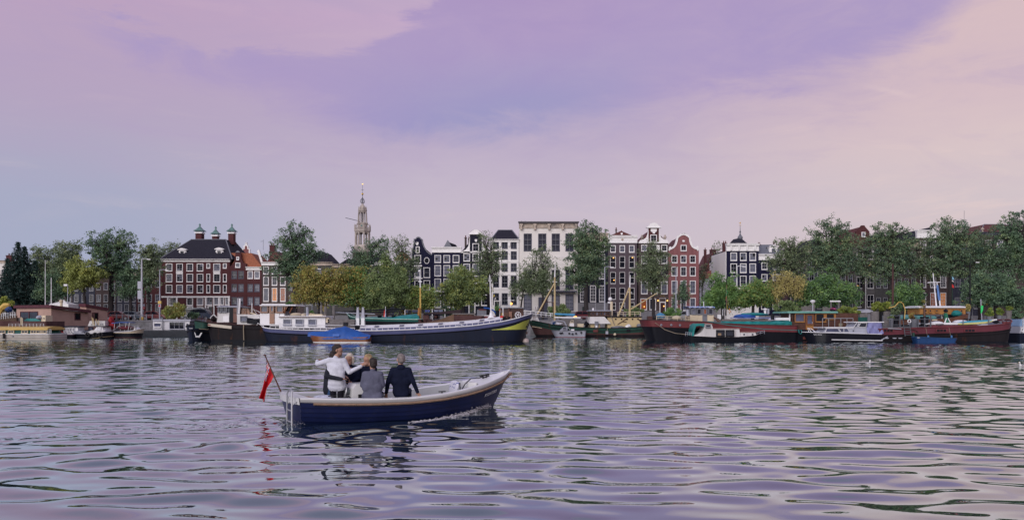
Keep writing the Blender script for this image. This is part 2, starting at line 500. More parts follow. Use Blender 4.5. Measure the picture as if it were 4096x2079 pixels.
def build_quay():
 stone=mat('quay_stone',(0.20,0.20,0.22),0.85,var=0.35,scale=3.0,bump=0.6,bscale=5,stain=(0.05,0.06,0.05),stain_amt=0.35,stain_scale=0.5)
 cop=mat('coping_stone',(0.17,0.17,0.19),0.8,var=0.25,scale=2.0)
 asph=mat('street_paving',(0.095,0.09,0.095),0.9,var=0.25,scale=0.8)
 struct('street',MB().quad((-900,QUAY_D+0.45,STREET),(900,QUAY_D+0.45,STREET),(900,1800,STREET),(-900,1800,STREET)),asph)
 struct('quay_wall',MB().box(-900,900,QUAY_D,QUAY_D+1.2,-3.0,STREET-0.25),stone)
 q=struct('quay_coping',MB().box(-900,-76.5,QUAY_D-0.06,QUAY_D+0.7,STREET-0.246,STREET+0.06).box(76.5,900,QUAY_D-0.06,QUAY_D+0.7,STREET-0.246,STREET+0.06),cop)
 me=MB().box(-0.742,0.742,QUAY_D-0.06-QUAY_D,0.7,STREET-0.246,STREET+0.06).mesh('coping_block',cop)
 k=0
 x=-75.7
 while x<76.4:
  o=bpy.data.objects.new('coping_block',me);link(o,q);o.location=(x,QUAY_D,random.uniform(-0.012,0.012));x+=1.5
random.seed(4)
build_quay()
# ---------------------------------------------------------------- houses along the far quay
HD=150.0       # distance of the main row of facades
WHITE=mat('white_paint',(0.82,0.82,0.82),0.5,var=0.10,scale=2.5,stain=(0.42,0.41,0.40),stain_amt=0.12)
CREAM=mat('cream_paint',(0.72,0.70,0.67),0.6,var=0.08,scale=0.5,stain=(0.40,0.36,0.31),stain_amt=0.15,stain_scale=0.35,streak=True)
OFFWHITE=mat('off_white_render',(0.78,0.77,0.76),0.6,var=0.08,scale=0.6,stain=(0.42,0.41,0.40),stain_amt=0.15,stain_scale=0.4,streak=True)
def brick(name,c,var=0.22):
 return mat('brick_'+name,c,0.85,var=var,scale=2.2,bump=0.35,bscale=14,stain=tuple(v*0.6 for v in c),stain_amt=0.25,stain_scale=0.45,streak=True,spec=0.15)
BR_DARKRED=brick('dark_red',(0.088,0.034,0.037))
BR_RED=brick('red',(0.24,0.105,0.108))
BR_NAVY=brick('navy_painted',(0.014,0.015,0.040),0.25)
BR_BLACK=brick('black_painted',(0.017,0.019,0.032),0.25)
BR_GREY=brick('purple_grey',(0.105,0.085,0.10))
BR_BROWN=brick('grey_brown',(0.085,0.065,0.065))
BR_SLATE=brick('slate_blue',(0.055,0.060,0.085))
BR_GREEN=brick('moss_grey',(0.095,0.095,0.095))
TILE_DARK=mat('dark_roof_tiles',(0.026,0.026,0.038),0.8,spec=0.12,var=0.35,scale=5.0,bump=0.8,bscale=9)
TILE_RED=mat('red_roof_tiles',(0.115,0.036,0.034),0.75,var=0.3,scale=4.0,bump=0.8,bscale=9)
TILE_ORANGE=mat('orange_roof_tiles',(0.30,0.10,0.05),0.75,var=0.3,scale=4.0,bump=0.8,bscale=9)
COPPER=mat('green_copper',(0.10,0.19,0.18),0.6,var=0.3,scale=2.0)
LEAD=mat('grey_lead',(0.15,0.16,0.19),0.55,var=0.25,scale=2.0)
DARKFRAME=mat('dark_window_frame',(0.060,0.065,0.10),0.5,var=0.15)
DOORGREEN=mat('dark_green_door',(0.018,0.030,0.030),0.4,var=0.2)
STONE=mat('sandstone',(0.46,0.39,0.33),0.85,var=0.25,scale=1.2,stain=(0.16,0.15,0.15),stain_amt=0.35,stain_scale=0.5)
GOLD=mat('gilding',(0.75,0.48,0.10),0.25,1.0,var=0.1)
PLINTH=mat('plinth_stone',(0.22,0.22,0.24),0.8,var=0.2)

def glass(name,c,rough=0.06,var=0.6,scale=0.55):
 return mat('glass_'+name,c,rough,var=var,scale=scale,spec=0.22)
G_DARK=glass('dark',(0.010,0.012,0.020))
G_MID=glass('room',(0.032,0.036,0.052))
G_CURT=glass('net_curtain',(0.15,0.16,0.21),0.12,0.45,1.5)
G_PALE=glass('pale_curtain',(0.10,0.11,0.15),0.1,0.5,1.2)
G_LIT=emit('glass_lit_orange',(1.0,0.36,0.08),0.34)
G_LITLOW=emit('glass_lit_dim',(0.75,0.20,0.06),0.11)
LAMP=emit('lamp_glow',(1.0,0.50,0.12),2.6)
GLASSES=[G_DARK,G_DARK,G_MID,G_MID,G_PALE,G_CURT]

SASH=mat('sash_bars',(0.30,0.31,0.34),0.6,var=0.15)
PANE={}
def pane_mesh(w,h,m):
 k=(round(w,2),round(h,2),m.name)
 if k not in PANE:
  a,b=w/2,h/2
  PANE[k]=MB().box(-a,a,-0.012,0.012,-b,b).mesh('pane',m)
 return PANE[k]
FRAME={}
def frame_mesh(w,h,nx,ny,fm,style):
 k=(round(w,2),round(h,2),nx,ny,fm.name,style)
 if k not in FRAME:
  t=0.125 if style != 'thin' else 0.07;y0,y1=-0.05,0.10;mu=0.034;k2=0 if (nx>2 or style=='thin') else 1
  m=MB();a,b=w/2,h/2
  m.box(-a,a,y0,y1,b-t,b);m.box(-a,a,y0-0.06,y1,-b-0.06,-b+t)
  m.box(-a,-a+t,y0+0.003,y1,-b+t,b-t);m.box(a-t,a,y0+0.003,y1,-b+t,b-t)
  iw,ih=w-2*t,h-2*t
  for i in range(1,nx):
   x=-iw/2+iw*i/nx;m.box(x-mu/2,x+mu/2,y0+0.03,y1,-b+t,b-t,k2)
  for j in range(1,ny):
   z=-ih/2+ih*j/ny;q=mu if not (ny==2 or j==ny // 2) else mu*1.5
   m.box(-a+t,a-t,y0+0.026,y1-0.002,z-q/2,z+q/2,k2)
  FRAME[k]=(m.mesh('window',[fm,SASH]),t,mu)
 return FRAME[k]

wrand=random.Random(77)
def window(T,xc,zc,w,h,y,nx=2,ny=3,fm=None,gm=None,style='',name='window',label=None):
 fm=fm or WHITE
 me,t,mu=frame_mesh(w,h,nx,ny,fm,style)
 o=T.shared(name,me,(xc,y,zc))
 if label:o['label']=label
 iw,ih=(w-2*t)/nx,(h-2*t)/ny
 base=gm or wrand.choice(GLASSES)
 for i in range(nx):
  for j in range(ny):
   g=base
   if gm is None and wrand.random()<0.18:g=wrand.choice(GLASSES)
   p=bpy.data.objects.new('pane',pane_mesh(iw-mu*0.4,ih-mu*0.4,g));link(p,o)
   p.location=(-w/2+t+iw*(i+0.5),0.055,-h/2+t+ih*(j+0.5))
 return o

def wall_with_holes(x0,x1,z0,z1,y,holes,depth):
 """front face with real openings, their reveals, the sides and the back"""
 xs=sorted(set([x0,x1]+[v for h in holes for v in (h[0],h[1])]));zs=sorted(set([z0,z1]+[v for h in holes for v in (h[2],h[3])]))
 m=MB()
 for i in range(len(xs)-1):
  if xs[i+1]-xs[i]<1e-4:continue
  for j in range(len(zs)-1):
   if zs[j+1]-zs[j]<1e-4:continue
   cx,cz=(xs[i]+xs[i+1])/2,(zs[j]+zs[j+1])/2
   if any(h[0]<cx<h[1] and h[2]<cz<h[3] for h in holes):continue
   m.quad((xs[i],y,zs[j]),(xs[i+1],y,zs[j]),(xs[i+1],y,zs[j+1]),(xs[i],y,zs[j+1]))
 r=0.2
 for a,b,c,d in holes:
  m.quad((a,y,c),(a,y+r,c),(a,y+r,d),(a,y,d));m.quad((b,y,c),(b,y,d),(b,y+r,d),(b,y+r,c))
  m.quad((a,y,d),(a,y+r,d),(b,y+r,d),(b,y,d));m.quad((a,y,c),(b,y,c),(b,y+r,c),(a,y+r,c))
 m.quad((x0,y,z0),(x0,y,z1),(x0,y+depth,z1),(x0,y+depth,z0));m.quad((x1,y,z0),(x1,y+depth,z0),(x1,y+depth,z1),(x1,y,z1))
 m.quad((x0,y+depth,z0),(x0,y+depth,z1),(x1,y+depth,z1),(x1,y+depth,z0));m.quad((x0,y,z1),(x1,y,z1),(x1,y+depth,z1),(x0,y+depth,z1))
 return m

class House(Thing):
 """px0, px1, top: left, right and wall top in photograph pixels at distance D"""
 def __init__(s,name,label,px0,px1,top,wallmat,D=HD,depth=11.0,wins=(),fm=None,base=None,group='canal houses along the quay',cat='house'):
  s.D=D;s.x0,s.x1,s.z1=X(px0,D),X(px1,D)-0.03,Z(top,D)
  Thing.__init__(s,name,label,cat,((s.x0+s.x1)/2,D,STREET),group=group)
  holes=[];ws=[]
  for w in wins:
   px,py,pw,ph=w[:4];o=w[4] if len(w)>4 else {}
   xc,zc,ww,hh=X(px,D),Z(py,D),round(S(pw,D),1),round(S(ph,D),1)
   holes.append((xc-ww/2,xc+ww/2,zc-hh/2,zc+hh/2));ws.append((xc,zc,ww,hh,o))
  s.wall=s.part('wall',wall_with_holes(s.x0,s.x1,STREET,s.z1,D,holes,depth),wallmat)
  s.depth=depth
  for xc,zc,ww,hh,o in ws:
   o=dict(o);o.setdefault('fm',fm)
   window(s,xc,zc,ww,hh,D+0.06,**o)
  if base:
   bm,py=base
   s.part('plinth',MB().box(s.x0-0.02,s.x1+0.02,D-0.10,D-0.004,STREET,Z(py,D)),bm)
 def cornice(s,ytop,ybot,m=None,brackets=0,over=0.25):
  z0,z1=Z(ybot,s.D),Z(ytop,s.D);m=m or WHITE;h=z1-z0
  b=MB().box(s.x0-0.03,s.x1+0.03,s.D-0.12,s.D+0.5,z0,z1-h*0.28)
  b.box(s.x0-0.06,s.x1+0.06,s.D-over,s.D+0.6,z1-h*0.28,z1-h*0.12).box(s.x0-0.1,s.x1+0.1,s.D-over-0.12,s.D+0.7,z1-h*0.12,z1)
  b.box(s.x0-0.04,s.x1+0.04,s.D-0.17,s.D-0.121,z0,z0+h*0.12)
  c=s.part('cornice',b,m)
  for i in range(brackets):
   x=s.x0+(s.x1-s.x0)*(i+0.5)/brackets
   s.part('bracket',MB().prism([(x-0.14,z0+h*0.72),(x+0.14,z0+h*0.72),(x+0.10,z0+0.1),(x-0.10,z0+0.1)],s.D-over+0.02,s.D-0.122),m,c)
  return c
 def gable_roof(s,apex_py,m,ridge_px=None,setback=0.4,eave=None):
  """ridge runs away from the street, as on the old canal houses"""
  xr=X(ridge_px,s.D) if ridge_px else (s.x0+s.x1)/2
  z0,z1=eave if eave is not None else s.z1,Z(apex_py,s.D);y0,y1=s.D+setback,s.D+s.depth
  b=MB()
  for y in (y0,y1):b.add([(s.x0,y,z0),(s.x1,y,z0),(xr,y,z1)],[(0,1,2)])
  b.quad((s.x0-0.1,y0,z0-0.05),(s.x0-0.1,y1,z0-0.05),(xr,y1,z1+0.02),(xr,y0,z1+0.02));b.quad((s.x1+0.1,y0,z0-0.05),(xr,y0,z1+0.02),(xr,y1,z1+0.02),(s.x1+0.1,y1,z0-0.05))
  return s.part('roof',b,m)
 def hip_roof(s,top_py,px_l,px_r,m,eave_py=None,ov=0.2):
  z0=Z(eave_py,s.D) if eave_py else s.z1;z1=Z(top_py,s.D);ym=s.D+s.depth/2
  a,b_=X(px_l,s.D),X(px_r,s.D);y0,y1=s.D-ov+0.3,s.D+s.depth+ov
  q=0.22*s.depth
  B=MB()
  P=[(s.x0-ov,y0,z0),(s.x1+ov,y0,z0),(s.x1+ov,y1,z0),(s.x0-ov,y1,z0),(a,ym-q,z1),(b_,ym-q,z1),(b_,ym+q,z1),(a,ym+q,z1)]
  B.add(P,[(0,1,5,4),(1,2,6,5),(2,3,7,6),(3,0,4,7),(4,5,6,7)])
  r=s.part('roof',B,m)
  rl=MB()
  for i,j in ((0,4),(1,5),(4,5)):rl.tube([P[i],P[j]],0.10,6)
  s.part('ridge_tile',rl,LEAD,r,kind='stuff')
  return r
 def chimney(s,px,top_py,wpx,m,base_z=None,y=3.0,pots=2,parent=None):
  x=X(px,s.D);w=S(wpx,s.D);z1=Z(top_py,s.D);z0=base_z if base_z is not None else s.z1-0.3
  c=s.part('chimney',MB().box(x-w/2,x+w/2,s.D+y,s.D+y+w,z0,z1).box(x-w/2-0.06,x+w/2+0.06,s.D+y-0.06,s.D+y+w+0.06,z1+0.003,z1+0.13),m,parent)
  for i in range(pots):
   xp=x-w/2+w*(i+0.5)/pots
   s.part('chimney_pot',MB().lathe([(0.11,z1+0.132),(0.09,z1+0.5),(0.11,z1+0.52)],xp,s.D+y+w/2,8),TILE_RED,c)
  return c
 def gable(s,pts,wallm,trim=None,tw=0.22,thick=0.45,cap=None):
  """pts: outline from the left shoulder over the top to the right shoulder, in photograph pixels"""
  P=[(X(a,s.D),Z(b,s.D)) for a,b in pts]
  poly=[(P[0][0],s.z1-0.02)]+P+[(P[-1][0],s.z1-0.02)]
  g=s.part('gable',MB().prism(poly,s.D+0.003,s.D+thick),wallm)
  if trim:s.part('coping',MB().band(P,-tw*0.25,s.D-0.10,s.D+thick+0.05).band(P,tw,s.D-0.098,s.D-0.004),trim,g)
  return g
 def win(s,px,py,pw,ph,**k):
  """a window set on the face of a gable"""
  return window(s,X(px,s.D),Z(py,s.D),round(S(pw,s.D),1),round(S(ph,s.D),1),s.D-0.09,**k)
 def door(s,px,py0,py1,w,m,frame=WHITE):
  D=s.D;x,ww=X(px,D),S(w,D);z0,z1=max(STREET,Z(py1,D)),Z(py0,D);t=0.16
  fr=MB().box(x-ww/2-t,x-ww/2,D-0.14,D-0.11,z0,z1+t).box(x+ww/2,x+ww/2+t,D-0.14,D-0.11,z0,z1+t).box(x-ww/2,x+ww/2,D-0.14,D-0.112,z1,z1+t)
  d=s.part('door',MB().box(x-ww/2,x+ww/2,D-0.13,D-0.10,z0,z1).box(x-ww*0.32,x-0.04,D-0.15,D-0.131,z0+0.25,z0+(z1-z0)*0.45).box(x+0.04,x+ww*0.32,D-0.15,D-0.131,z0+0.25,z0+(z1-z0)*0.45).box(x-ww*0.32,x-0.04,D-0.15,D-0.131,z0+(z1-z0)*0.52,z1-0.2).box(x+0.04,x+ww*0.32,D-0.15,D-0.131,z0+(z1-z0)*0.52,z1-0.2),m)
  s.part('door_frame',fr,frame,d)
  s.part('handle',MB().ball((x+ww*0.42,D-0.17,z0+1.0),0.05),LEAD,d)
  return d

def cols(xs,ys,w,h,**o):
 return [(x,y,w,h,dict(o)) for y in ys for x in xs]
N3=dict(nx=2,ny=3)
GREYFRAME=mat('grey_frame',(0.30,0.31,0.33),0.6,var=0.2)
def build_houses():
 # --- the long brick building with the three chimneys
 W=[]
 for r,y in enumerate((1069,1111,1155)):
  hh=(30,33,34)[r]
  for x in (676,718,759,800,867):W.append((x,y,26 if x != 867 else 28,hh,N3))
  for x in (833,899):W.append((x,y-(6 if r==0 else 0),15,20 if r==0 else hh,dict(nx=1,ny=2)))
 W+=[(759,1206,26,30,N3),(800,1206,26,30,N3),(692,1206,28,32,dict(nx=2,ny=2,gm=G_DARK)),
   (838,1203,27,34,N3),(865,1203,20,34,N3),(888,1203,15,34,N3),(907,1203,15,34,N3),(800,1236,26,18,dict(nx=2,ny=1))]
 h=House('brick_house','long dark red brick house with three copper capped chimneys and two dormers',648,920,1046,BR_DARKRED,wins=W,depth=13)
 h.cornice(1036,1047,over=0.45)
 roof=h.hip_roof(950,735,876,TILE_DARK,eave_py=1037,ov=0.5)
 D=h.D
 h.part('string_course',MB().box(h.x0-0.05,h.x1+0.05,D-0.16,D-0.005,Z(1190,D),Z(1184,D)),WHITE)
 for px in (672,708,823,853,877,917):
  h.part('pilaster',MB().box(X(px,D)-0.13,X(px,D)+0.13,D-0.12,D-0.006,STREET,Z(1190,D)),WHITE)
 for px,ya,yb in ((718,1083,1095),(867,1084,1094)):
  h.part('panel',MB().box(X(px,D)-0.62,X(px,D)+0.62,D-0.05,D-0.004,Z(yb,D),Z(ya,D)),WHITE)
 h.door(761,1228,1281,18,DOORGREEN)
 h.door(845,1226,1281,20,DOORGREEN)
 for px,py in ((720,1015),(869,1013)):
  x,z=X(px,D),Z(py,D);y=D+1.1
  d=h.part('dormer',MB().prism([(x-0.62,z-0.95),(x-0.62,z+0.75),(x-0.5,z+0.95),(x+0.5,z+0.95),(x+0.62,z+0.75),(x+0.62,z-0.95)],y,y+2.4),WHITE)
  h.part('dormer_roof',MB().prism([(x-0.85+0.17*i,z+0.86+0.26*math.sin(math.pi*i/10)) for i in range(11)]+[(x+0.85,z+0.78),(x-0.85,z+0.78)],y-0.25,y+2.6),WHITE,d)
  h.part('scroll',MB().prism([(x-0.62,z-0.9),(x-0.95,z-0.95),(x-0.85,z-0.55),(x-0.70,z-0.3),(x-0.7,z+0.5),(x-0.62,z+0.6)],y+0.05,y+0.3).prism([(x+0.62,z-0.9),(x+0.95,z-0.95),(x+0.85,z-0.55),(x+0.70,z-0.3),(x+0.7,z+0.5),(x+0.62,z+0.6)],y+0.05,y+0.3),WHITE,d)
  window(h,x,z,0.9,1.4,y-0.12,nx=2,ny=2,gm=G_DARK)
 for px,tp,w in ((750,890,25),(817,902,21),(884,891,22)):
  x=X(px,D);yy=D+5.2;z1=Z(tp+31,D);z0=Z(960,D);ww=S(w,D)
  c=h.part('chimney',MB().box(x-ww/2,x+ww/2,yy,yy+ww*1.3,z0,z1).box(x-ww/2-0.1,x+ww/2+0.1,yy-0.1,yy+ww*1.3+0.1,z0-0.3,z0+0.25),BR_DARKRED)
  h.part('chimney_band',MB().box(x-ww/2-0.12,x+ww/2+0.12,yy-0.12,yy+ww*1.3+0.12,z1+0.003,z1+0.22),WHITE,c)
  for sx in (-1,1):
   for sy in (0,1):
    h.part('post',MB().cbox(x+sx*ww*0.42,yy+0.1+sy*(ww*1.3-0.2),z1+0.34,0.12,0.12,0.25),LEAD,c)
  yc=yy+ww*0.65;q=math.sqrt(2)
  h.part('chimney_cap',MB().lathe([(ww*0.82*q,z1+0.45),(ww*0.80*q,z1+0.52),(ww*0.45*q,z1+0.82),(ww*0.22*q,z1+1.15),(0.14,z1+1.4),(0.10,z1+1.5),(0.22,z1+1.6),(0.20,z1+1.72),(0.03,z1+1.95)],x,yc,4,rot=math.pi/4),COPPER,c)
 # --- narrow brick spout gable
 h=House('gabled_house','narrow dark red brick house with a small neck gable beside the long brick house',920,985,1068,BR_DARKRED,
    wins=cols((937,964),(1099,1151),21,31,nx=1,ny=2)+cols((937,962),(1203,),21,30,nx=2,ny=2),base=(PLINTH,1262),fm=DARKFRAME)
 h.gable([(920,1066),(934,1052),(939,1038),(942,1010),(946,1003),(951,1001),(957,1003),(961,1010),(966,1036),(973,1050),(985,1054)],BR_DARKRED,None)
 h.part('gable_cap',MB().prism([(X(942+i*2.1,HD),Z(1010-8*math.sin(math.pi*i/9),HD)) for i in range(10)],HD-0.12,HD+0.5),LEAD)
 h.win(952,1060,20,19,nx=2,ny=2);h.win(952,1033,12,14,nx=1,ny=1)
 h.gable_roof(1006,TILE_ORANGE,952)
 # --- brick house with the orange roof
 h=House('orange_roofed_house','brick house with white cornice and steep orange tiled roof',985,1047,1079,BR_DARKRED,
    wins=cols((1001,1028),(1099,),22,30,nx=2,ny=1,gm=G_CURT)+cols((1001,1028),(1151,),21,30,nx=2,ny=2,fm=DARKFRAME)+cols((1001,1028),(1204,),22,32,nx=2,ny=3,gm=G_CURT,fm=DARKFRAME),base=(PLINTH,1262))
 h.cornice(1067,1080)
 D=HD
 h.part('roof',MB().quad((h.x0-3.2,D+1.0,Z(1010,D)),(h.x0+0.2,D+0.4,Z(1068,D)),(h.x1,D+0.4,Z(1068,D)),(h.x1-2.2,D+1.0,Z(1010,D))).quad((h.x1-2.2,D+1.0,Z(1010,D)),(h.x1,D+0.4,Z(1068,D)),(h.x1,D+9,Z(1068,D)),(h.x1-2.2,D+8,Z(1010,D))),TILE_ORANGE)
 h.part('party_wall',MB().prism([(h.x1-0.2,Z(1070,D)),(h.x1-1.2,Z(1000,D)),(h.x1-0.8,Z(996,D)),(h.x1+0.05,Z(1066,D))],D+1.2,D+1.6),WHITE)
 # --- grey house with the lit rooms
 W=cols((1064,1098,1131),(1081,),22,30,nx=2,ny=2)+cols((1064,1098,1131),(1124,),22,36,nx=2,ny=2,gm=G_MID)+[(1064,1178,23,55,dict(nx=2,ny=2,gm=G_PALE)),(1098,1178,23,55,dict(nx=2,ny=2,gm=G_LIT,label='window lit orange from inside')),(1131,1178,23,55,dict(nx=2,ny=2,gm=G_LITLOW,label='window with a dim red glow inside'))]
 h=House('grey_house','grey brown brick house with white cornice and two orange lit tall windows',1047,1152,1060,BR_BROWN,wins=W,base=(WHITE,1214))
 h.cornice(1048,1061);h.gable_roof(1000,TILE_RED,1090,1.5);h.chimney(1062,975,20,BR_DARKRED,y=4)
 # --- houses half hidden by the trees, left of the church tower
 spec=[(1152,1216,1075,BR_BROWN,'dark brown brick house behind the tall elm, white door frame',TILE_DARK,1040),
   (1216,1330,1060,BR_GREEN,'house with pale stone cornice and dark roof behind the orange maple',TILE_DARK,1000),
   (1330,1448,1068,BR_GREEN,'house with curved pale pediment behind the tower elm',TILE_DARK,1030),
   (1448,1560,1060,BR_BROWN,'brown brick house right below the church tower, half hidden by trees',TILE_DARK,1010),
   (1560,1645,1055,BR_SLATE,'house with small orange roof beside the navy bell gable house',TILE_ORANGE,1000)]
 for a,b,top,wm,lab,rm,ap in spec:
  n=3;xs=[a+(b-a)*(i+0.5)/n for i in range(n)]
  h=House('canal_house',lab,a,b,top,wm,fm=GREYFRAME,wins=cols(xs,(1100,1145),(b-a)/n*0.62,32,**N3)+cols(xs,(1200,),(b-a)/n*0.62,42,nx=2,ny=3),base=(PLINTH,1262))
  h.cornice(top-12,top+2,STONE if wm is BR_GREEN else WHITE)
  h.gable_roof(ap,rm,None,1.2)
 h2=MB()
 # --- navy bell gable
 W=[(1671,1036,26,34,dict(nx=2,ny=2,gm=G_DARK)),(1671,1088,26,40,dict(nx=2,ny=3)),(1671,1140,26,40,dict(nx=2,ny=3)),(1707,1090,27,42,dict(nx=1,ny=2,gm=G_MID)),(1707,1140,27,40,dict(nx=2,ny=3,gm=G_DARK)),(1671,1205,26,50,dict(nx=2,ny=3)),(1707,1205,26,50,dict(nx=2,ny=3))]
 h=House('bell_gable_house','navy blue house with tall bell gable, crown ornament and octagonal window',1648,1728,1018,BR_NAVY,wins=W,base=(PLINTH,1262))
 h.gable([(1648,1000),(1653,985),(1656,965),(1655,956),(1662,955),(1667,949),(1673,947),(1680,949),(1685,955),(1690,957),(1691,968),(1697,986),(1708,1004),(1720,1014),(1728,1018)],BR_NAVY,LEAD,0.16)
 h.win(1671,999,16,26,nx=1,ny=2,gm=G_DARK)
 D=HD
 h.part('crown_ornament',MB().prism([(X(1664,D),Z(976,D)),(X(1663,D),Z(968,D)),(X(1666,D),Z(971,D)),(X(1669,D),Z(966,D)),(X(1672,D),Z(971,D)),(X(1675,D),Z(968,D)),(X(1674,D),Z(976,D)),(X(1672,D),Z(980,D)),(X(1666,D),Z(980,D))],D-0.15,D),WHITE)
 ang=[(2*k+1)*math.pi/8 for k in range(8)]
 oc=[(X(1707,D)+0.52*math.cos(a),Z(1042,D)+0.62*math.sin(a)) for a in ang]
 ow=h.part('octagonal_window',MB().band(oc[::-1]+[oc[-1]],0.11,D-0.1,D-0.004),WHITE)
 h.part('pane',MB().prism(oc,D-0.05,D-0.008),G_DARK,ow)
 h.gable_roof(985,TILE_RED,1690,0.5);h.part('sill',MB().box(X(1655,D),X(1688,D),D-0.2,D-0.005,Z(1066,D),Z(1060,D)).box(X(1655,D),X(1690,D),D-0.2,D-0.005,Z(1116,D),Z(1110,D)),WHITE)
 # --- navy house with straight cornice
 h=House('cornice_house','navy blue house with straight white cornice and nine sash windows',1728,1844,1010,BR_NAVY,
    wins=cols((1751,1787,1824),(1035,),26,31,**N3)+cols((1751,1787,1824),(1082,),26,43,gm=G_CURT,**N3)+cols((1751,1787,1824),(1139,1205),26,50,gm=G_PALE,**N3),base=(PLINTH,1262))
 h.cornice(988,1010);h.part('sill',MB().box(h.x0+0.3,h.x1-0.3,HD-0.2,HD-0.005,Z(1168,HD),Z(1163,HD)),WHITE)
 d=MB().prism([(X(1771,HD),Z(987,HD)),(X(1788,HD),Z(956,HD)),(X(1806,HD),Z(987,HD))],HD+1.5,HD+6)
 h.part('roof_gable',d,LEAD);h.part('roof',MB().prism([(X(1780,HD),Z(987,HD)),(X(1790,HD),Z(962,HD)),(X(1818,HD),Z(972,HD)),(X(1830,HD),Z(987,HD))],HD+3,HD+9),TILE_DARK)
 # --- black neck gable with white arch
 W=cols((1867,1903,1938),(1029,1070,1118),26,30,**N3)+cols((1867,1903,1938),(1200,),26,45,nx=2,ny=3,gm=G_DARK)
 h=House('neck_gable_house','black house with neck gable under a white arched pediment',1844,1966,1009,BR_BLACK,wins=W,base=(PLINTH,1262))
 h.gable([(1880,1009),(1880,933),(1878,933),(1884,925),(1894,919),(1903,918),(1912,919),(1922,925),(1929,933),(1927,934),(1927,1009)],BR_BLACK)
 arch=[(1876+54*i/16,935-17*math.sin(math.pi*i/16)) for i in range(17)]
 h.part('pediment',MB().prism([(X(a,D),Z(b,D)) for a,b in arch],D-0.2,D+0.5).box(X(1875,D),X(1931,D),D-0.3,D+0.55,Z(938,D),Z(934,D)-0.003),WHITE)
 h.win(1903,990,26,34,nx=2,ny=2,gm=G_DARK)
 h.part('shield',MB().prism([(X(1899,D),Z(957,D)),(X(1909,D),Z(957,D)),(X(1908,D),Z(965,D)),(X(1904,D),Z(968,D)),(X(1900,D),Z(965,D))],D-0.12,D),WHITE)
 for sg in (-1,1):
  c=1903.5;pts=[(c+sg*24,938),(c+sg*26,960),(c+sg*30,985),(c+sg*40,998),(c+sg*50,1003),(c+sg*50,1014),(c+sg*24,1011)]
  h.part('scroll',MB().prism([(X(a,D),Z(b,D)) for a,b in pts],D-0.12,D+0.3),WHITE)
 h.cornice(1005,1011,over=0.15);h.gable_roof(935,TILE_DARK,1903,0.6);h.chimney(1860,948,8,BR_BROWN,y=2,pots=1);h.chimney(1873,952,6,BR_BROWN,y=2.4,pots=1)
 h.door(1888,1215,1281,20,DOORGREEN)
 # --- white house with the hipped roof
 W=cols((1984,2019,2055),(980,),25,28,nx=2,ny=1,gm=G_MID)+cols((1984,2019,2055),(1021,1069),25,34,nx=2,ny=2,gm=G_MID)+cols((1984,2019,2055),(1125,1195),25,46,nx=2,ny=3,gm=G_DARK)
 h=House('white_house','white painted canal house with dark hipped roof and console cornice',1966,2076,962,OFFWHITE,wins=W,fm=DARKFRAME,base=(PLINTH,1262))
 h.cornice(957,968,over=0.35);h.hip_roof(913,1992,2048,TILE_DARK,eave_py=957,ov=0.1)
 for py in (1046,1098,1155):h.part('string_course',MB().box(h.x0,h.x1,D-0.09,D-0.004,Z(py+2,D),Z(py-2,D)),WHITE)
 for px in (2001,2037):h.part('console',MB().box(X(px,D)-0.14,X(px,D)+0.14,D-0.3,D-0.006,Z(985,D),Z(964,D)-0.28),WHITE)
 h.door(1988,1205,1281,18,DOORGREEN)
 # --- cream warehouse-like building
 W=cols((2111,2169,2223,2278),(969,),32,70,nx=2,ny=3,gm=G_MID)+cols((2111,2169,2223,2278),(1118,),32,80,nx=2,ny=4,gm=G_MID)+[(p,1208,32,66,dict(nx=2,ny=4,gm=G_CURT)) for p in (2111,2223,2278)]
 h=House('cream_building','tall cream plastered building with heavy bracketed frieze and iron balcony',2077,2312,914,CREAM,wins=W,fm=DARKFRAME,depth=14,base=(PLINTH,1246))
 fr=h.part('frieze',MB().box(h.x0-0.05,h.x1+0.05,D-0.12,D+0.6,Z(913,D),Z(894,D)),STONE)
 h.part('cornice',MB().box(h.x0-0.2,h.x1+0.2,D-0.75,D+0.7,Z(890,D),Z(887,D)).box(h.x0-0.1,h.x1+0.1,D-0.5,D+0.7,Z(894,D),Z(890,D)),mat('dark_cornice',(0.13,0.12,0.14),0.6))
 for px in (2085,2139,2196,2250,2304):
  x=X(px,D);h.part('bracket',MB().prism([(x-0.28,Z(896,D)),(x+0.28,Z(896,D)),(x+0.28,Z(902,D)),(x+0.12,Z(904,D)),(x+0.2,Z(918,D)),(x,Z(921,D)),(x-0.2,Z(918,D)),(x-0.12,Z(904,D)),(x-0.28,Z(902,D))],D-0.55,D-0.13),STONE,fr)
 for px in (2111,2169,2223,2278):
  x=X(px,D);h.part('rosette',MB().prism([(x-0.3,Z(912,D)),(x+0.3,Z(912,D)),(x+0.12,Z(906,D)),(x,Z(903,D)),(x-0.12,Z(906,D))],D-0.2,D-0.13),STONE,fr)
 h.part('panel_moulding',MB().band([(X(2095,D),Z(1052,D)),(X(2095,D),Z(1025,D)),(X(2294,D),Z(1025,D)),(X(2294,D),Z(1052,D))],0.16,D-0.06,D-0.004).box(h.x0,h.x1,D-0.05,D-0.004,Z(1054,D),Z(1052,D)-0.02),OFFWHITE)
 bal=h.part('balcony',MB().box(X(2100,D),X(2306,D),D-1.0,D-0.005,Z(1168,D),Z(1163,D)),DARKFRAME)
 for i in range(40):
  x=X(2102+i*5.2,D);h.part('baluster',MB().box(x-0.015,x+0.015,D-0.98,D-0.95,Z(1163,D),Z(1144,D)),DARKFRAME,bal)
 h.part('handrail',MB().box(X(2100,D),X(2306,D),D-1.0,D-0.93,Z(1144,D)+0.003,Z(1142,D)),DARKFRAME,bal)
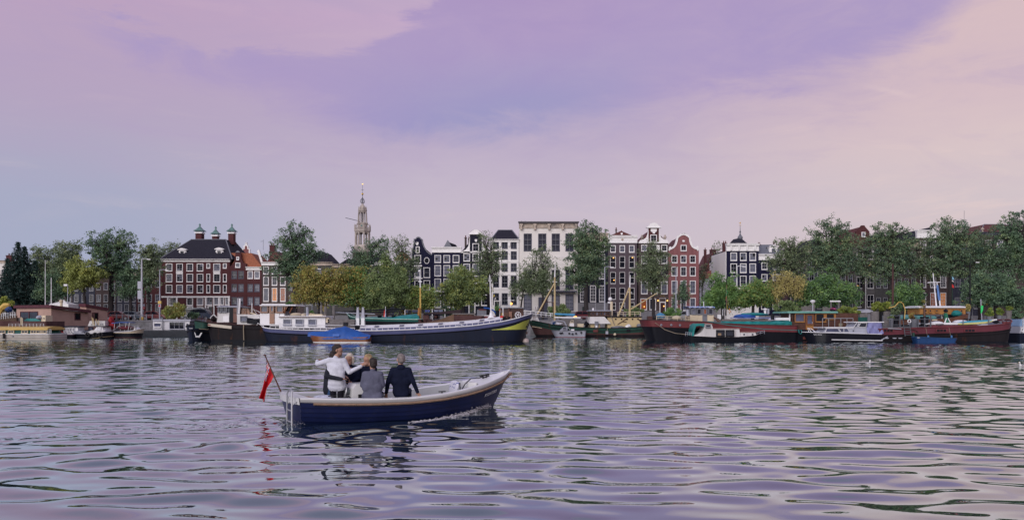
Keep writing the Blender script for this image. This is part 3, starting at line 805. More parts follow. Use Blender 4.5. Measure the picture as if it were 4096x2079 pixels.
 for px in (2139,2196,2250,2300):h.part('balcony_bracket',MB().prism([(X(px,D)-0.1,Z(1168,D)),(X(px,D)+0.1,Z(1168,D)),(X(px,D)+0.05,Z(1175,D)),(X(px,D)-0.05,Z(1175,D))],D-0.6,D-0.006),STONE,bal)
 h.door(2172,1192,1281,30,DARKFRAME,DARKFRAME)
 for px in (2086,2101):h.part('roof_vent',MB().box(X(px,D)-0.06,X(px,D)+0.06,D+0.2,D+0.32,Z(887,D),Z(883,D)),LEAD)
 # --- dark house with many-paned windows
 W=cols((2332,2372,2408),(1174,),24,66,nx=3,ny=5,gm=G_MID)+cols((2332,2372,2408),(988,1036,1096),25,40,nx=3,ny=4,gm=G_MID)+cols((2372,2406),(1234,),24,16,nx=3,ny=1,gm=G_DARK)
 h=House('many_paned_house','near black house with tall many paned white windows over a grey basement',2312,2432,966,BR_BLACK,wins=W,base=(PLINTH,1211))
 h.cornice(932,966,STONE);h.door(2339,1226,1281,20,DOORGREEN,PLINTH);h.gable_roof(905,TILE_DARK,2372,1.0);h.part('roof_vent',MB().box(X(2424,D)-0.1,X(2424,D)+0.1,D+0.2,D+0.4,Z(932,D),Z(925,D)),LEAD)
 # --- purple grey brick house
 W=cols((2452,2489,2527),(995,),22,28,nx=2,ny=2)+cols((2452,2489,2527),(1048,1111,1174),22,46,nx=1,ny=2,style='thin',gm=G_DARK)+cols((2452,2489,2527),(1224,),22,30,nx=1,ny=2,style='thin',gm=G_DARK)
 h=House('purple_brick_house','purple grey brick house with plain white cornice and twelve tall dark windows',2432,2549,972,BR_GREY,wins=W,base=(PLINTH,1258))
 h.cornice(942,972)
 oc=[(X(2489,D)+0.22*math.cos(k*math.pi/6),Z(958,D)+0.22*math.sin(k*math.pi/6)) for k in range(12)]
 h.part('medallion',MB().prism(oc,D-0.2,D-0.123),STONE)
 rg=h.part('roof_gable',MB().prism([(X(2473,D),Z(943,D)),(X(2489,D),Z(918,D)),(X(2506,D),Z(943,D))],D+1.0,D+1.4),TILE_RED)
 h.part('shield',MB().prism([(X(2485,D),Z(929,D)),(X(2494,D),Z(929,D)),(X(2492,D),Z(937,D)),(X(2487,D),Z(937,D))],D+0.9,D+0.996),WHITE,rg)
 h.gable_roof(920,TILE_RED,2489,1.5,eave=Z(944,D));h.chimney(2476,911,5,BR_BROWN,y=4,pots=1)
 for px,py in ((2454,1031),(2530,1030),(2456,1120)):
  lp=h.part('room_lamp',MB().ball((X(px,D),D-0.02,Z(py,D)),0.11,sx=1.2),LAMP)
 # --- the neck gable hotel
 W=cols((2577,2617,2657),(992,),24,26,nx=2,ny=2)+cols((2577,2617,2657),(1038,1088),25,34,nx=2,ny=2)+cols((2577,2617,2657),(1150,),26,50,nx=2,ny=3,gm=G_PALE)+[(2575,1216,26,46,dict(nx=1,ny=1,gm=G_LITLOW,fm=WHITE)),(2611,1216,26,46,dict(nx=1,ny=1,gm=G_MID))]
 h=House('hotel_house','dark brick hotel with ornate white neck gable, sculpted scrolls and vase finials',2554,2674,968,BR_BROWN,wins=W,base=(PLINTH,1243))
 h.gable([(2594,968),(2594,910),(2590,910),(2598,900),(2608,893),(2614,891),(2620,893),(2630,900),(2639,910),(2635,910),(2635,968)],BR_DARKRED)
 arch=[(2587+56*i/16,910-19*math.sin(math.pi*i/16)) for i in range(17)]
 h.part('pediment',MB().prism([(X(a,D),Z(b,D)) for a,b in arch],D-0.18,D+0.5).box(X(2585,D),X(2645,D),D-0.3,D+0.55,Z(912,D),Z(908,D)-0.02),WHITE)
 h.part('festoon',MB().prism([(X(a,D),Z(b,D)) for a,b in ((2602,916),(2627,916),(2626,926),(2620,929),(2619,935),(2611,935),(2610,929),(2603,926))],D-0.15,D),WHITE)
 h.win(2614,953,27,29,nx=2,ny=2,gm=G_DARK)
 for sg in (-1,1):
  c=2614.5;pts=[(c+sg*21,912),(c+sg*24,935),(c+sg*30,950),(c+sg*42,958),(c+sg*55,961),(c+sg*58,972),(c+sg*21,972)]
  h.part('scroll',MB().prism([(X(a,D),Z(b,D)) for a,b in pts],D-0.14,D+0.3),WHITE)
  xv=X(c+sg*46,D);h.part('vase_finial',MB().lathe([(0.18,Z(958,D)),(0.1,Z(955,D)),(0.28,Z(951,D)),(0.30,Z(947,D)),(0.12,Z(944,D)),(0.16,Z(941,D)),(0.02,Z(938,D))],xv,D+0.1,10),STONE)
 h.part('eaves_band',MB().box(h.x0,h.x1,D-0.2,D-0.145,Z(973,D),Z(967,D)),WHITE)
 h.gable_roof(912,TILE_RED,2614,0.6)
 h.part('cross_panel',MB().box(X(2627,D),X(2639,D),D-0.05,D-0.004,Z(1010,D),Z(980,D)).box(X(2627,D),X(2639,D),D-0.05,D-0.004,Z(1056,D),Z(1022,D)),WHITE)
 h.door(2650,1210,1270,18,mat('red_dark_door',(0.05,0.015,0.015),0.4))
 h.part('transom_frame',MB().band([(X(2637,D),Z(1207,D)),(X(2637,D),Z(1192,D)),(X(2663,D),Z(1192,D)),(X(2663,D),Z(1207,D))],0.07,D-0.14,D-0.115),WHITE)
 text_part(h,'hotel_lettering','HOTEL',X(2640,D),D-0.05,Z(1186,D),S(20,D),mat('brass_letters',(0.45,0.33,0.12),0.4,0.6))
 for px in (2631,2668):
  lp=h.part('wall_lamp',MB().box(X(px,D)-0.04,X(px,D)+0.04,D-0.3,D-0.006,Z(1211,D),Z(1209,D)),DARKFRAME)
  h.part('globe',MB().ball((X(px,D),D-0.35,Z(1202,D)),0.14),LAMP,lp)
 h.part('room_lamp',MB().ball((X(2655,D),D-0.15,Z(1224,D)),0.14),LAMP);h.part('room_lamp',MB().ball((X(2577,D),D-0.0,Z(1226,D)),0.12),LAMP)
 st=h.part('steps',MB().box(X(2632,D),X(2668,D),D-1.0,D-0.15,STREET,STREET+0.45).box(X(2632,D),X(2668,D),D-1.6,D-1.0,STREET,STREET+0.22),PLINTH)
 # --- red bell gable
 W=cols((2698,2734,2771),(1036,),25,31,nx=2,ny=2)+cols((2698,2734,2771),(1085,),25,37,nx=2,ny=2)+cols((2698,2734,2771),(1148,),25,53,nx=2,ny=3,gm=G_PALE)+cols((2698,2734,2771),(1216,),25,50,nx=2,ny=3,gm=G_PALE)
 h=House('red_bell_gable_house','rose red brick house with bell gable, white coping and crest finial',2674,2796,1003,BR_RED,wins=W,base=(PLINTH,1243))
 h.gable([(2674,1000),(2680,992),(2688,990),(2695,985),(2701,976),(2705,962),(2707,950),(2714,943),(2723,937),(2734,934),(2745,937),(2754,943),(2761,950),(2762,962),(2766,976),(2772,985),(2780,990),(2788,992),(2795,1000)],BR_RED,WHITE,0.26)
 h.win(2734,992,25,25,nx=2,ny=1,gm=G_DARK)
 h.part('crest',MB().prism([(X(2727,D),Z(936,D)),(X(2729,D),Z(931,D)),(X(2732,D),Z(932,D)),(X(2734,D),Z(928,D)),(X(2737,D),Z(932,D)),(X(2740,D),Z(931,D)),(X(2742,D),Z(936,D))],D-0.1,D+0.4).prism([(X(2677,D),Z(998,D)),(X(2675,D),Z(990,D)),(X(2681,D),Z(985,D)),(X(2687,D),Z(991,D)),(X(2686,D),Z(998,D))],D-0.16,D+0.1).prism([(X(2783,D),Z(998,D)),(X(2782,D),Z(990,D)),(X(2789,D),Z(982,D)),(X(2795,D),Z(990,D)),(X(2794,D),Z(998,D))],D-0.16,D+0.1),WHITE)
 h.part('crown_ornament',MB().prism([(X(2730,D),Z(967,D)),(X(2729,D),Z(960,D)),(X(2732,D),Z(962,D)),(X(2734,D),Z(959,D)),(X(2737,D),Z(962,D)),(X(2739,D),Z(960,D)),(X(2738,D),Z(967,D))],D-0.1,D),WHITE)
 h.gable_roof(940,TILE_RED,2734,0.5)
 # --- houses in the side street
 def side(name,label,D2,a,b,top,wm,rm,apex,wins=()):
  h=House(name,label,a,b,top,wm,D=D2,wins=wins,depth=9,group='houses in the side street');h.gable_roof(apex,rm,None,0.2);return h
 h=side('side_street_house','dark red brick house with chimney stacks down the side street',172,2822,2882,1075,BR_DARKRED,TILE_RED,1010,cols((2837,2862),(1110,1155,1200),14,24,nx=2,ny=2))
 h.chimney(2824,1000,9,BR_DARKRED,base_z=Z(1100,172),y=0.5,pots=1);h.chimney(2868,995,22,BR_DARKRED,base_z=Z(1060,172),y=3)
 h=side('side_street_house','low orange tiled white gabled house at the mouth of the side street',162,2840,2874,1110,WHITE,TILE_ORANGE,1078,cols((2857,),(1150,),14,24,nx=2,ny=2))
 h=side('side_street_house','pale rendered house wall just left of the navy cupola house',165,2872,2906,1040,OFFWHITE,TILE_DARK,1005,cols((2889,),(1070,1110,1160),12,24,nx=2,ny=2))
 # --- navy house under the cupola
 W=cols((2935,2973,3011),(1026,),27,34,nx=2,ny=2)+cols((2935,2973,3011),(1072,),27,38,nx=2,ny=2)+cols((2935,2973,3011),(1123,),27,42,nx=2,ny=2)+cols((2935,2973,3011),(1200,),27,50,nx=2,ny=3)
 h=House('navy_corner_house','navy corner house with swagged white cornice and nine square windows',2906,3035,1004,BR_NAVY,wins=W)
 c=h.cornice(974,1004,brackets=4,over=0.4);h.part('ground_floor_front',MB().box(h.x0,h.x1,D-0.05,D-0.004,STREET,Z(1227,D)).box(h.x0,h.x1,D-0.06,D-0.004,Z(1172,D),Z(1150,D)),OFFWHITE)
 h.part('side_wall_render',MB().box(h.x0-0.12,h.x0-0.006,D+0.1,D+10.9,STREET,h.z1-0.05),OFFWHITE)
 h.chimney(2912,970,16,BR_DARKRED,y=2)
 # cupola on its own tower roof further back
 D2=190
 t=Thing('church_cupola','small dark onion cupola with weathercock rising behind the navy corner house','cupola',(X(2975,D2),D2,STREET))
 t.part('tower_wall',MB().box(X(2940,D2),X(2988,D2),D2,D2+6,STREET,Z(974,D2)),BR_BROWN)
 t.part('roof',MB().add([(X(2936,D2),D2-0.2,Z(974,D2)),(X(2990,D2),D2-0.2,Z(974,D2)),(X(2990,D2),D2+6.2,Z(974,D2)),(X(2936,D2),D2+6.2,Z(974,D2)),(X(2947,D2),D2+3,Z(952,D2)),(X(2975,D2),D2+3,Z(946,D2))],[(0,1,5,4),(1,2,5),(2,3,4,5),(3,0,4)]),TILE_DARK)
 sx=X(2975,D2)
 t.part('onion',MB().lathe([(0.95,Z(962,D2)),(1.0,Z(957,D2)),(0.7,Z(955,D2)),(0.55,Z(950,D2)),(0.62,Z(946,D2)),(0.55,Z(941,D2)),(0.30,Z(936,D2)),(0.16,Z(930,D2)),(0.12,Z(925,D2)),(0.24,Z(922,D2)),(0.12,Z(919,D2)),(0.07,Z(910,D2)),(0.05,Z(895,D2))],sx,D2+3,12),LEAD)
 t.part('weathercock',MB().tube([(sx,D2+3,Z(895,D2)),(sx,D2+3,Z(886,D2))],0.04,5).box(sx-0.3,sx+0.3,D2+2.97,D2+3.03,Z(896,D2),Z(895,D2)).prism([(sx-0.25,Z(886,D2)),(sx-0.32,Z(883,D2)),(sx-0.1,Z(885,D2)),(sx+0.1,Z(882,D2)),(sx+0.22,Z(883,D2)),(sx+0.1,Z(887,D2))],D2+2.98,D2+3.02),GOLD)
 # --- house with mansard roof
 W=cols((3058,3103,3127),(1064,1110,1160),24,28,nx=2,ny=2)+cols((3058,3103),(1215,),26,44,nx=2,ny=3)
 h=House('mansard_house','dark house with white cornice and slate mansard roof with white dormer',3035,3140,1040,BR_NAVY,wins=W,base=(PLINTH,1262))
 h.cornice(1016,1040);h.hip_roof(974,3064,3114,LEAD,eave_py=1017,ov=0.05)
 d=h.part('dormer',MB().box(X(3084,D),X(3116,D),D+1.0,D+3.0,Z(1016,D),Z(984,D)).prism([(X(3080,D),Z(984,D)),(X(3100,D),Z(977,D)),(X(3120,D),Z(984,D))],D+0.8,D+3.0),WHITE)
 window(h,X(3100,D),Z(1001,D),0.9,1.0,D+0.9,nx=2,ny=2,gm=G_PALE);h.chimney(3064,972,10,BR_DARKRED,y=4);h.chimney(3117,968,4,BR_BROWN,y=3,pots=1)
 # --- the row behind the trees on the right
 spec=[(3140,3230,1050,BR_BROWN,'brown brick house with dark gable roof behind the sparse elm',TILE_DARK,985,'thin',G_MID),
   (3230,3330,1010,BR_SLATE,'slate blue house with dark roof behind the tallest dark elm',TILE_DARK,950,'',G_DARK),
   (3330,3416,1020,BR_BROWN,'brown house with dark windows left of the grey house with lamps',TILE_RED,950,'',None),
   (3500,3585,990,BR_GREEN,'grey green house right of the grey house with ceiling lamps',TILE_DARK,930,'',None),
   (3585,3668,985,BR_BROWN,'brown house with pale dormer behind the maple',TILE_DARK,925,'',None),
   (3812,3925,985,BR_SLATE,'slate house between the white corniced house and the right edge house',TILE_DARK,925,'',None)]
 for a,b,top,wm,lab,rm,ap,sty,gm in spec:
  n=3;xs=[a+(b-a)*(i+0.5)/n for i in range(n)];pw=(b-a)/n*0.66
  h=House('canal_house',lab,a,b,top,wm,fm=GREYFRAME,wins=[(x,y,pw,36,dict(nx=2,ny=2,gm=gm,style=sty)) for y in (top+40,top+95,top+145) if y<1180 for x in xs]+cols(xs,(1212,),pw,46,nx=2,ny=3,gm=gm),base=(PLINTH,1262))
  h.cornice(top-12,top+2,STONE);h.gable_roof(ap,rm,None,1.0)
 W=cols((3440,3481),(1075,),27,38,nx=2,ny=2,gm=G_MID,style='thin')+cols((3440,3481),(1130,),27,46,nx=2,ny=2,gm=G_DARK,style='thin')+cols((3442,3482),(1203,),27,48,nx=2,ny=2,gm=G_DARK,style='thin')+cols((3440,3481),(1020,),27,36,nx=2,ny=2,gm=G_MID)
 h=House('grey_stone_house','grey plastered house with pipes, lamps in its upper windows and a peaked gable',3416,3500,985,mat('grey_plaster',(0.13,0.125,0.125),0.8,var=0.25,scale=1.0),wins=W,base=(PLINTH,1262))
 h.gable([(3422,985),(3424,925),(3444,905),(3447,901),(3458,901),(3462,908),(3478,926),(3480,985)],BR_DARKRED);h.win(3453,938,15,20,nx=1,ny=2,gm=G_CURT);h.gable_roof(905,TILE_RED,3452,0.4,eave=Z(975,D))
 h.part('drain_pipe',MB().tube([(X(3462,D),D-0.1,STREET),(X(3462,D),D-0.1,Z(1060,D))],0.07),WHITE)
 for px,py in ((3476,1061),(3483,1061),(3431,1143)):h.part('room_lamp',MB().ball((X(px,D),D+0.0,Z(py,D)),0.11),LAMP)
 W=cols((3693,3733,3773),(978,),25,30,nx=3,ny=4,gm=G_MID)+cols((3693,3733,3773),(1048,1124),25,52,nx=3,ny=5,gm=G_MID)+[(3693,1195,25,50,dict(nx=3,ny=4,gm=G_MID)),(3733,1197,25,54,dict(nx=3,ny=4,gm=G_LITLOW)),(3773,1197,25,54,dict(nx=3,ny=4,gm=G_LIT,label='tall window lit orange from inside'))]
 h=House('white_corniced_house','dark brick house with white cornice, many paned windows and one lit orange',3668,3812,952,BR_BROWN,wins=W,base=(PLINTH,1240))
 h.cornice(920,952);h.part('string_course',MB().box(h.x0,h.x1,D-0.1,D-0.005,Z(1078,D),Z(1073,D)).box(h.x0,h.x1,D-0.1,D-0.005,Z(1010,D),Z(1006,D)),STONE);h.gable_roof(905,TILE_DARK,3740,2)
 h.part('aerial',MB().tube([(X(3893,D),D+3,Z(925,D)),(X(3893,D),D+3,Z(834,D))],0.03,5).tube([(X(3881,D),D+3,Z(883,D)),(X(3907,D),D+3,Z(883,D))],0.025,4).tube([(X(3884,D),D+3,Z(896,D)),(X(3902,D),D+3,Z(896,D))],0.025,4),LEAD)
 W=cols((3955,4000,4045),(975,),24,30,nx=3,ny=3,gm=G_PALE)+cols((3955,4000,4045),(1035,1100,1170),26,48,nx=3,ny=4,gm=G_MID)
 h=House('right_edge_house','dark house with urn on its parapet at the right edge, mostly behind trees',3925,4105,940,BR_BROWN,wins=W,base=(PLINTH,1262))
 h.cornice(928,940,DARKFRAME);h.part('urn',MB().lathe([(0.2,Z(928,D)),(0.1,Z(922,D)),(0.3,Z(918,D)),(0.3,Z(914,D)),(0.08,Z(911,D)),(0.02,Z(908,D))],X(3930,D),D,10),STONE);h.hip_roof(890,3975,4060,TILE_RED,eave_py=930)
 # --- row at the left, behind the elms
 spec=[(-60,30,1050,CREAM,'cream house with brick chimneys at the left edge',TILE_DARK,1040,1045),
   (30,120,1090,BR_BROWN,'brown house behind the dark conifer',TILE_DARK,1050,1140),
   (120,205,1100,BR_SLATE,'slate house with white gable end behind the left elms',TILE_DARK,1045,1140),
   (205,290,1120,BR_BROWN,'brown brick house behind the lamp post with floodlight',TILE_DARK,1085,1165),
   (290,380,1110,BR_SLATE,'slate house behind the yellow green tree',TILE_DARK,1080,1160),
   (380,466,1105,BR_BROWN,'brown house behind the trunk of the great left elm',TILE_RED,1070,1160),
   (466,546,1100,BR_SLATE,'slate blue house with white windows and oval door light, behind parked cars',TILE_DARK,1070,1200),
   (546,648,1095,BR_DARKRED,'dark red house with white windows left of the long brick house',TILE_RED,1062,1230)]
 for a,b,top,wm,lab,rm,ap,y0 in spec:
  n=3;xs=[a+(b-a)*(i+0.5)/n for i in range(n)];pw=(b-a)/n*0.62
  h=House('canal_house',lab,a,b,top,wm,fm=GREYFRAME,wins=cols(xs,(top+40,),pw,28,**N3)+cols(xs,(1192,),pw,30,**N3)+cols(xs,(1231,),pw,30,nx=2,ny=3),base=(PLINTH,1255))
  h.cornice(top-9,top+2,STONE);h.gable_roof(ap,rm,None,1.0)
  if a==-60:h.chimney(8,1020,22,BR_DARKRED,y=2)
 # --- a stepped gable seen over the roofs
 D2=185
 h=House('far_gable_house','small ornate stepped gable peeping over the orange roof',968,1000,1020,BR_RED,D=D2,depth=6,group='houses in the side street')
 h.gable([(970,1020),(970,995),(976,994),(976,985),(981,980),(982,970),(986,969),(988,980),(993,986),(993,994),(999,996),(999,1020)],BR_RED,WHITE,0.2)
 t=single('roof_aerial','thin television aerial on the roofs right of the orange roof','aerial',MB().tube([(X(1053,160),160,Z(1000,160)),(X(1053,160),160,Z(958,160))],0.035,5).tube([(X(1042,160),160,Z(966,160)),(X(1054,160),160,Z(964,160))],0.025,4),LEAD,(X(1053,160),160,Z(1000,160)))

def text_mesh(txt,width,m,shear=0.0,extrude=0.012):
 cu=bpy.data.curves.new('lettering','FONT');cu.body=txt;cu.extrude=extrude;cu.shear=shear;cu.resolution_u=2
 o=bpy.data.objects.new('lettering',cu);COL.objects.link(o)
 dg=bpy.context.evaluated_depsgraph_get();dg.update()
 me=bpy.data.meshes.new_from_object(o.evaluated_get(dg));bpy.data.objects.remove(o)
 xs=[v.co.x for v in me.vertices];w=max(xs)-min(xs);k=width/w;x0=min(xs)
 for v in me.vertices:v.co=((v.co.x-x0)*k,-v.co.z*1.0,v.co.y*k)
 me.materials.clear();me.materials.append(m)
 return me
def text_part(T,name,txt,x,y,z,width,m,parent=None,shear=0.0,rot=(0,0,0)):
 o=T.shared(name,text_mesh(txt,width,m,shear),(x,y,z),parent);o.rotation_euler=rot
 return o

def build_tower():
 """the old church tower far behind the roofs"""
 TSTONE=mat('tower_stone',(0.42,0.375,0.34),0.85,var=0.3,scale=0.35,stain=(0.20,0.18,0.18),stain_amt=0.35,stain_scale=0.3)
 D=410.0;cx,cy=X(1450,D),D
 t=Thing('church_tower','pale sandstone church tower with open lanterns, gilded ball and weathercock','tower',(cx,cy,STREET))
 zz=lambda py:Z(py,D);r=lambda n:S(n,D)
 n=8;ro=math.pi/8
 def octa(name,prof,m,parent=None,k=8):return t.part(name,MB().lathe([(r(a),zz(b)) for a,b in prof],cx,cy,k,rot=ro),m,parent)
 t.part('brick_shaft',MB().box(cx-r(34),cx+r(34),cy-r(34),cy+r(34),STREET,zz(1010)),BR_BROWN)
 octa('base_block',[(36,1012),(36,985),(31,980)],TSTONE)
 def arcade(name,py0,py1,rad_b,rad_t,pier,arch_h):
  g=None
  for k in range(8):
   a=ro+k*math.pi/4
   p0=(cx+r(rad_b)*math.cos(a),cy+r(rad_b)*math.sin(a));p1=(cx+r(rad_t)*math.cos(a),cy+r(rad_t)*math.sin(a))
   o=t.part(name,MB().tube([(p0[0],p0[1],zz(py0)),(p0[0]*0.4+p1[0]*0.6,p0[1]*0.4+p1[1]*0.6,zz(py0+(py1-py0)*0.75)),(p1[0],p1[1],zz(py1))],[r(pier),r(pier*0.9),r(pier*1.05)],6),TSTONE)
   b=ro+(k+1)*math.pi/4
   q=(cx+r(rad_t)*math.cos(b),cy+r(rad_t)*math.sin(b))
   pts=[]
   m=MB();top=[];low=[]
   for i in range(9):
    f=i/8;xx,yy=p1[0]+(q[0]-p1[0])*f,p1[1]+(q[1]-p1[1])*f
    top.append((xx,yy,zz(py1)));low.append((xx,yy,zz(py1)-r(arch_h)*(abs(2*f-1)**2.2)-r(1.5)))
   m.grid([low,top]);c2=0.88
   m.grid([[(cx+(p[0]-cx)*c2,cy+(p[1]-cy)*c2,p[2]) for p in low],[(cx+(p[0]-cx)*c2,cy+(p[1]-cy)*c2,p[2]) for p in top]],flip=True)
   m.grid([[(cx+(p[0]-cx)*c2,cy+(p[1]-cy)*c2,p[2]) for p in low],low])
   t.part('arch',m,TSTONE,o)
 arcade('lower_pier',982,930,28,28,3.6,10)
 octa('gallery_floor',[(29,930),(33,926),(34,922),(34,920),(24,919.5)],TSTONE)
 for k in range(8):
  a,b=ro+k*math.pi/4,ro+(k+1)*math.pi/4
  p=Vector((cx+r(31.5)*math.cos(a),cy+r(31.5)*math.sin(a),0));q=Vector((cx+r(31.5)*math.cos(b),cy+r(31.5)*math.sin(b),0))
  t.part('gallery_post',MB().tube([(p.x,p.y,zz(921)),(p.x,p.y,zz(904)),(p.x,p.y,zz(896))],[r(2),r(2),r(0.5)],5),TSTONE)
  rl=t.part('gallery_rail',MB().tube([(p.x,p.y,zz(910)),(q.x,q.y,zz(910))],r(0.9),5),TSTONE)
  for i in range(1,8):
   s_=p.lerp(q,i/8);t.part('baluster',MB().box(s_.x-r(0.5),s_.x+r(0.5),s_.y-r(0.5),s_.y+r(0.5),zz(921),zz(910)),TSTONE,rl)
  s_=Vector((cx+r(20)*math.cos(a),cy+r(20)*math.sin(a),0))
  t.part('flying_buttress',MB().tube([(p.x,p.y,zz(906)),(p.x*0.6+s_.x*0.4,p.y*0.6+s_.y*0.4,zz(899)),(s_.x,s_.y,zz(898))],r(1.2),5),TSTONE)
 octa('clock_stage',[(20,921),(20,896),(23,895),(23,892),(18,891)],TSTONE)
 t.part('clock',MB().prism([(cx+r(3.6)*math.cos(k*math.pi/8),zz(904)+r(3.6)*math.sin(k*math.pi/8)) for k in range(16)],cy-r(19.2),cy-r(18.2)),COPPER)
 arcade('upper_pier',892,848,18,15.5,2.1,6)
 octa('stair_core',[(1.8,892),(1.8,846)],LEAD)
 octa('upper_cornice',[(15,848),(17,846),(18.5,842),(18.5,840),(15,839)],TSTONE)
 octa('dome',[(14.5,840),(14.5,836),(13,830),(10,824),(6,820),(4.5,819),(4.5,816),(3.2,814)],TSTONE)
 for k in range(8):
  a=ro+k*math.pi/4;t.part('pinnacle',MB().tube([(cx+r(16)*math.cos(a),cy+r(16)*math.sin(a),zz(839)),(cx+r(16)*math.cos(a),cy+r(16)*math.sin(a),zz(833)),(cx+r(16)*math.cos(a),cy+r(16)*math.sin(a),zz(825))],[r(1.2),r(1.2),r(0.2)],5),TSTONE)
  pts=[(cx+r(q)*math.cos(a),cy+r(q)*math.sin(a),zz(y)) for q,y in ((2.5,814),(7,811),(9,806),(8,801),(4.5,796),(1.2,791))]
  t.part('crown_rib',MB().tube(pts,r(0.8),5),LEAD)
 octa('spindle',[(1.6,815),(1.4,791),(1.0,779),(2.0,778)],LEAD)
 t.part('gilded_ball',MB().ball((cx,cy,zz(776)),r(4.4),12,8),GOLD)
 t.part('cross',MB().tube([(cx,cy,zz(773)),(cx,cy,zz(737))],r(0.7),5).tube([(cx-r(6),cy,zz(760)),(cx+r(6),cy,zz(760))],r(0.6),5).ball((cx,cy,zz(760)),r(1.6),6,5),LEAD)
 t.part('weathercock',MB().prism([(cx-r(2.5),zz(737)),(cx-r(2),zz(734.5)),(cx,zz(736)),(cx+r(3),zz(734)),(cx+r(2.4),zz(738)),(cx,zz(739))],cy-r(0.4),cy+r(0.4)),GOLD)
 single('tower_crane_jib','thin grey crane jib sticking out left of the church tower','crane',MB().tube([(X(1382,430),430,Z(871,430)),(X(1436,430),430,Z(884,430))],S(1.2,430),4).tube([(X(1436,430),430,Z(884,430)),(X(1440,430),430,STREET)],S(2.5,430),4),LEAD,(X(1440,430),430,STREET))

build_houses()
build_tower()
# ---------------------------------------------------------------- trees, shrubs
def leaf_mat(name,dark,light,accent=None):
 mt=bpy.data.materials.new('leaves_'+name);mt.use_nodes=True
 nt=mt.node_tree;N,L=nt.nodes,nt.links;N.clear()
 at=N.new('ShaderNodeAttribute');at.attribute_name='tint'
 tc=N.new('ShaderNodeTexCoord');nz=N.new('ShaderNodeTexNoise');nz.inputs['Scale'].default_value=0.45;nz.inputs['Detail'].default_value=3
 L.new(tc.outputs['Object'],nz.inputs['Vector'])
 ad=N.new('ShaderNodeMath');ad.operation='MULTIPLY_ADD';ad.inputs[1].default_value=0.55;L.new(at.outputs['Fac'],ad.inputs[0])
 sc=N.new('ShaderNodeMath');sc.operation='MULTIPLY_ADD';sc.inputs[1].default_value=1.5;sc.inputs[2].default_value=-0.5;L.new(nz.outputs['Fac'],sc.inputs[0]);L.new(sc.outputs[0],ad.inputs[2])
 cr=N.new('ShaderNodeValToRGB');e=cr.color_ramp.elements
 e[0].position=0.15;e[0].color=dark+(1,);e[1].position=0.78;e[1].color=light+(1,)
 if accent:q=e.new(0.97);q.color=accent+(1,)
 L.new(ad.outputs[0],cr.inputs[0])
 d=N.new('ShaderNodeBsdfDiffuse');t=N.new('ShaderNodeBsdfTranslucent');L.new(cr.outputs[0],d.inputs[0]);L.new(cr.outputs[0],t.inputs[0])
 mx=N.new('ShaderNodeMixShader');mx.inputs[0].default_value=0.28;L.new(d.outputs[0],mx.inputs[1]);L.new(t.outputs[0],mx.inputs[2])
 g=N.new('ShaderNodeBsdfGlossy');g.inputs['Roughness'].default_value=0.45
 m2=N.new('ShaderNodeMixShader');m2.inputs[0].default_value=0.03;L.new(mx.outputs[0],m2.inputs[1]);L.new(g.outputs[0],m2.inputs[2])
 o=N.new('ShaderNodeOutputMaterial');L.new(m2.outputs[0],o.inputs[0])
 return mt
LV=dict(
 elm=leaf_mat('elm',(0.105,0.150,0.100),(0.250,0.325,0.170),(0.40,0.43,0.20)),
 dark=leaf_mat('dark',(0.070,0.135,0.100),(0.190,0.300,0.165),(0.33,0.42,0.18)),
 conifer=leaf_mat('conifer',(0.009,0.030,0.030),(0.039,0.084,0.072)),
 yellowgreen=leaf_mat('yellow_green',(0.165,0.21,0.07),(0.42,0.48,0.14),(0.60,0.54,0.15)),
 autumn=leaf_mat('autumn',(0.22,0.20,0.075),(0.55,0.44,0.13),(0.70,0.48,0.12)),
 willow=leaf_mat('willow',(0.110,0.175,0.085),(0.290,0.385,0.150),(0.52,0.48,0.15)),
 gold=leaf_mat('gold',(0.34,0.30,0.11),(0.62,0.55,0.22),(0.70,0.60,0.24)),
 fresh=leaf_mat('fresh',(0.068,0.158,0.063),(0.237,0.416,0.124),(0.450,0.608,0.158)),
 bamboo=leaf_mat('bamboo',(0.120,0.180,0.037),(0.390,0.450,0.090),(0.630,0.600,0.150)),
 pink=leaf_mat('pink_flowers',(0.250,0.040,0.120),(0.550,0.120,0.300)),
 redleaf=leaf_mat('red_leaves',(0.100,0.025,0.020),(0.220,0.060,0.030)))
BARK=mat('elm_bark',(0.030,0.026,0.028),0.9,var=0.4,scale=4.0,bump=0.5)
BARKP=mat('purple_bark',(0.060,0.036,0.042),0.9,var=0.35,scale=4.0,bump=0.5)

def leaf_cloud(centres,radii,n,size,rng,squash=0.75,droop=0.0,aspect=1.7):
 """n leaf quads scattered round the centres; returns V, F, tint"""
 k=rng.randint(0,len(centres),n)
 d=rng.normal(size=(n,3));d /= np.linalg.norm(d,axis=1)[:,None]+1e-9
 rr=rng.rand(n)**0.45
 P=centres[k]+d*(rr*radii[k])[:,None]*np.array([1,1,squash])
 P[:,2]-=droop*rr*radii[k]
 a=rng.normal(size=(n,3));a[:,2]-=droop*2.0;a /= np.linalg.norm(a,axis=1)[:,None]
 b=np.cross(a,rng.normal(size=(n,3)));b /= np.linalg.norm(b,axis=1)[:,None]+1e-9
 s=size*(0.55+0.9*rng.rand(n))
 A=a*(s*aspect/2)[:,None];B=b*(s/aspect*0.75)[:,None]
 V=np.stack([P-A,P+B,P+A,P-B],1).reshape(-1,3)
 F=np.arange(n*4).reshape(-1,4)
 ct=rng.rand(len(centres))[k]
 tint=np.repeat(np.clip(0.5*rng.rand(n)+0.5*ct,0,1),4)
 return V,F,tint

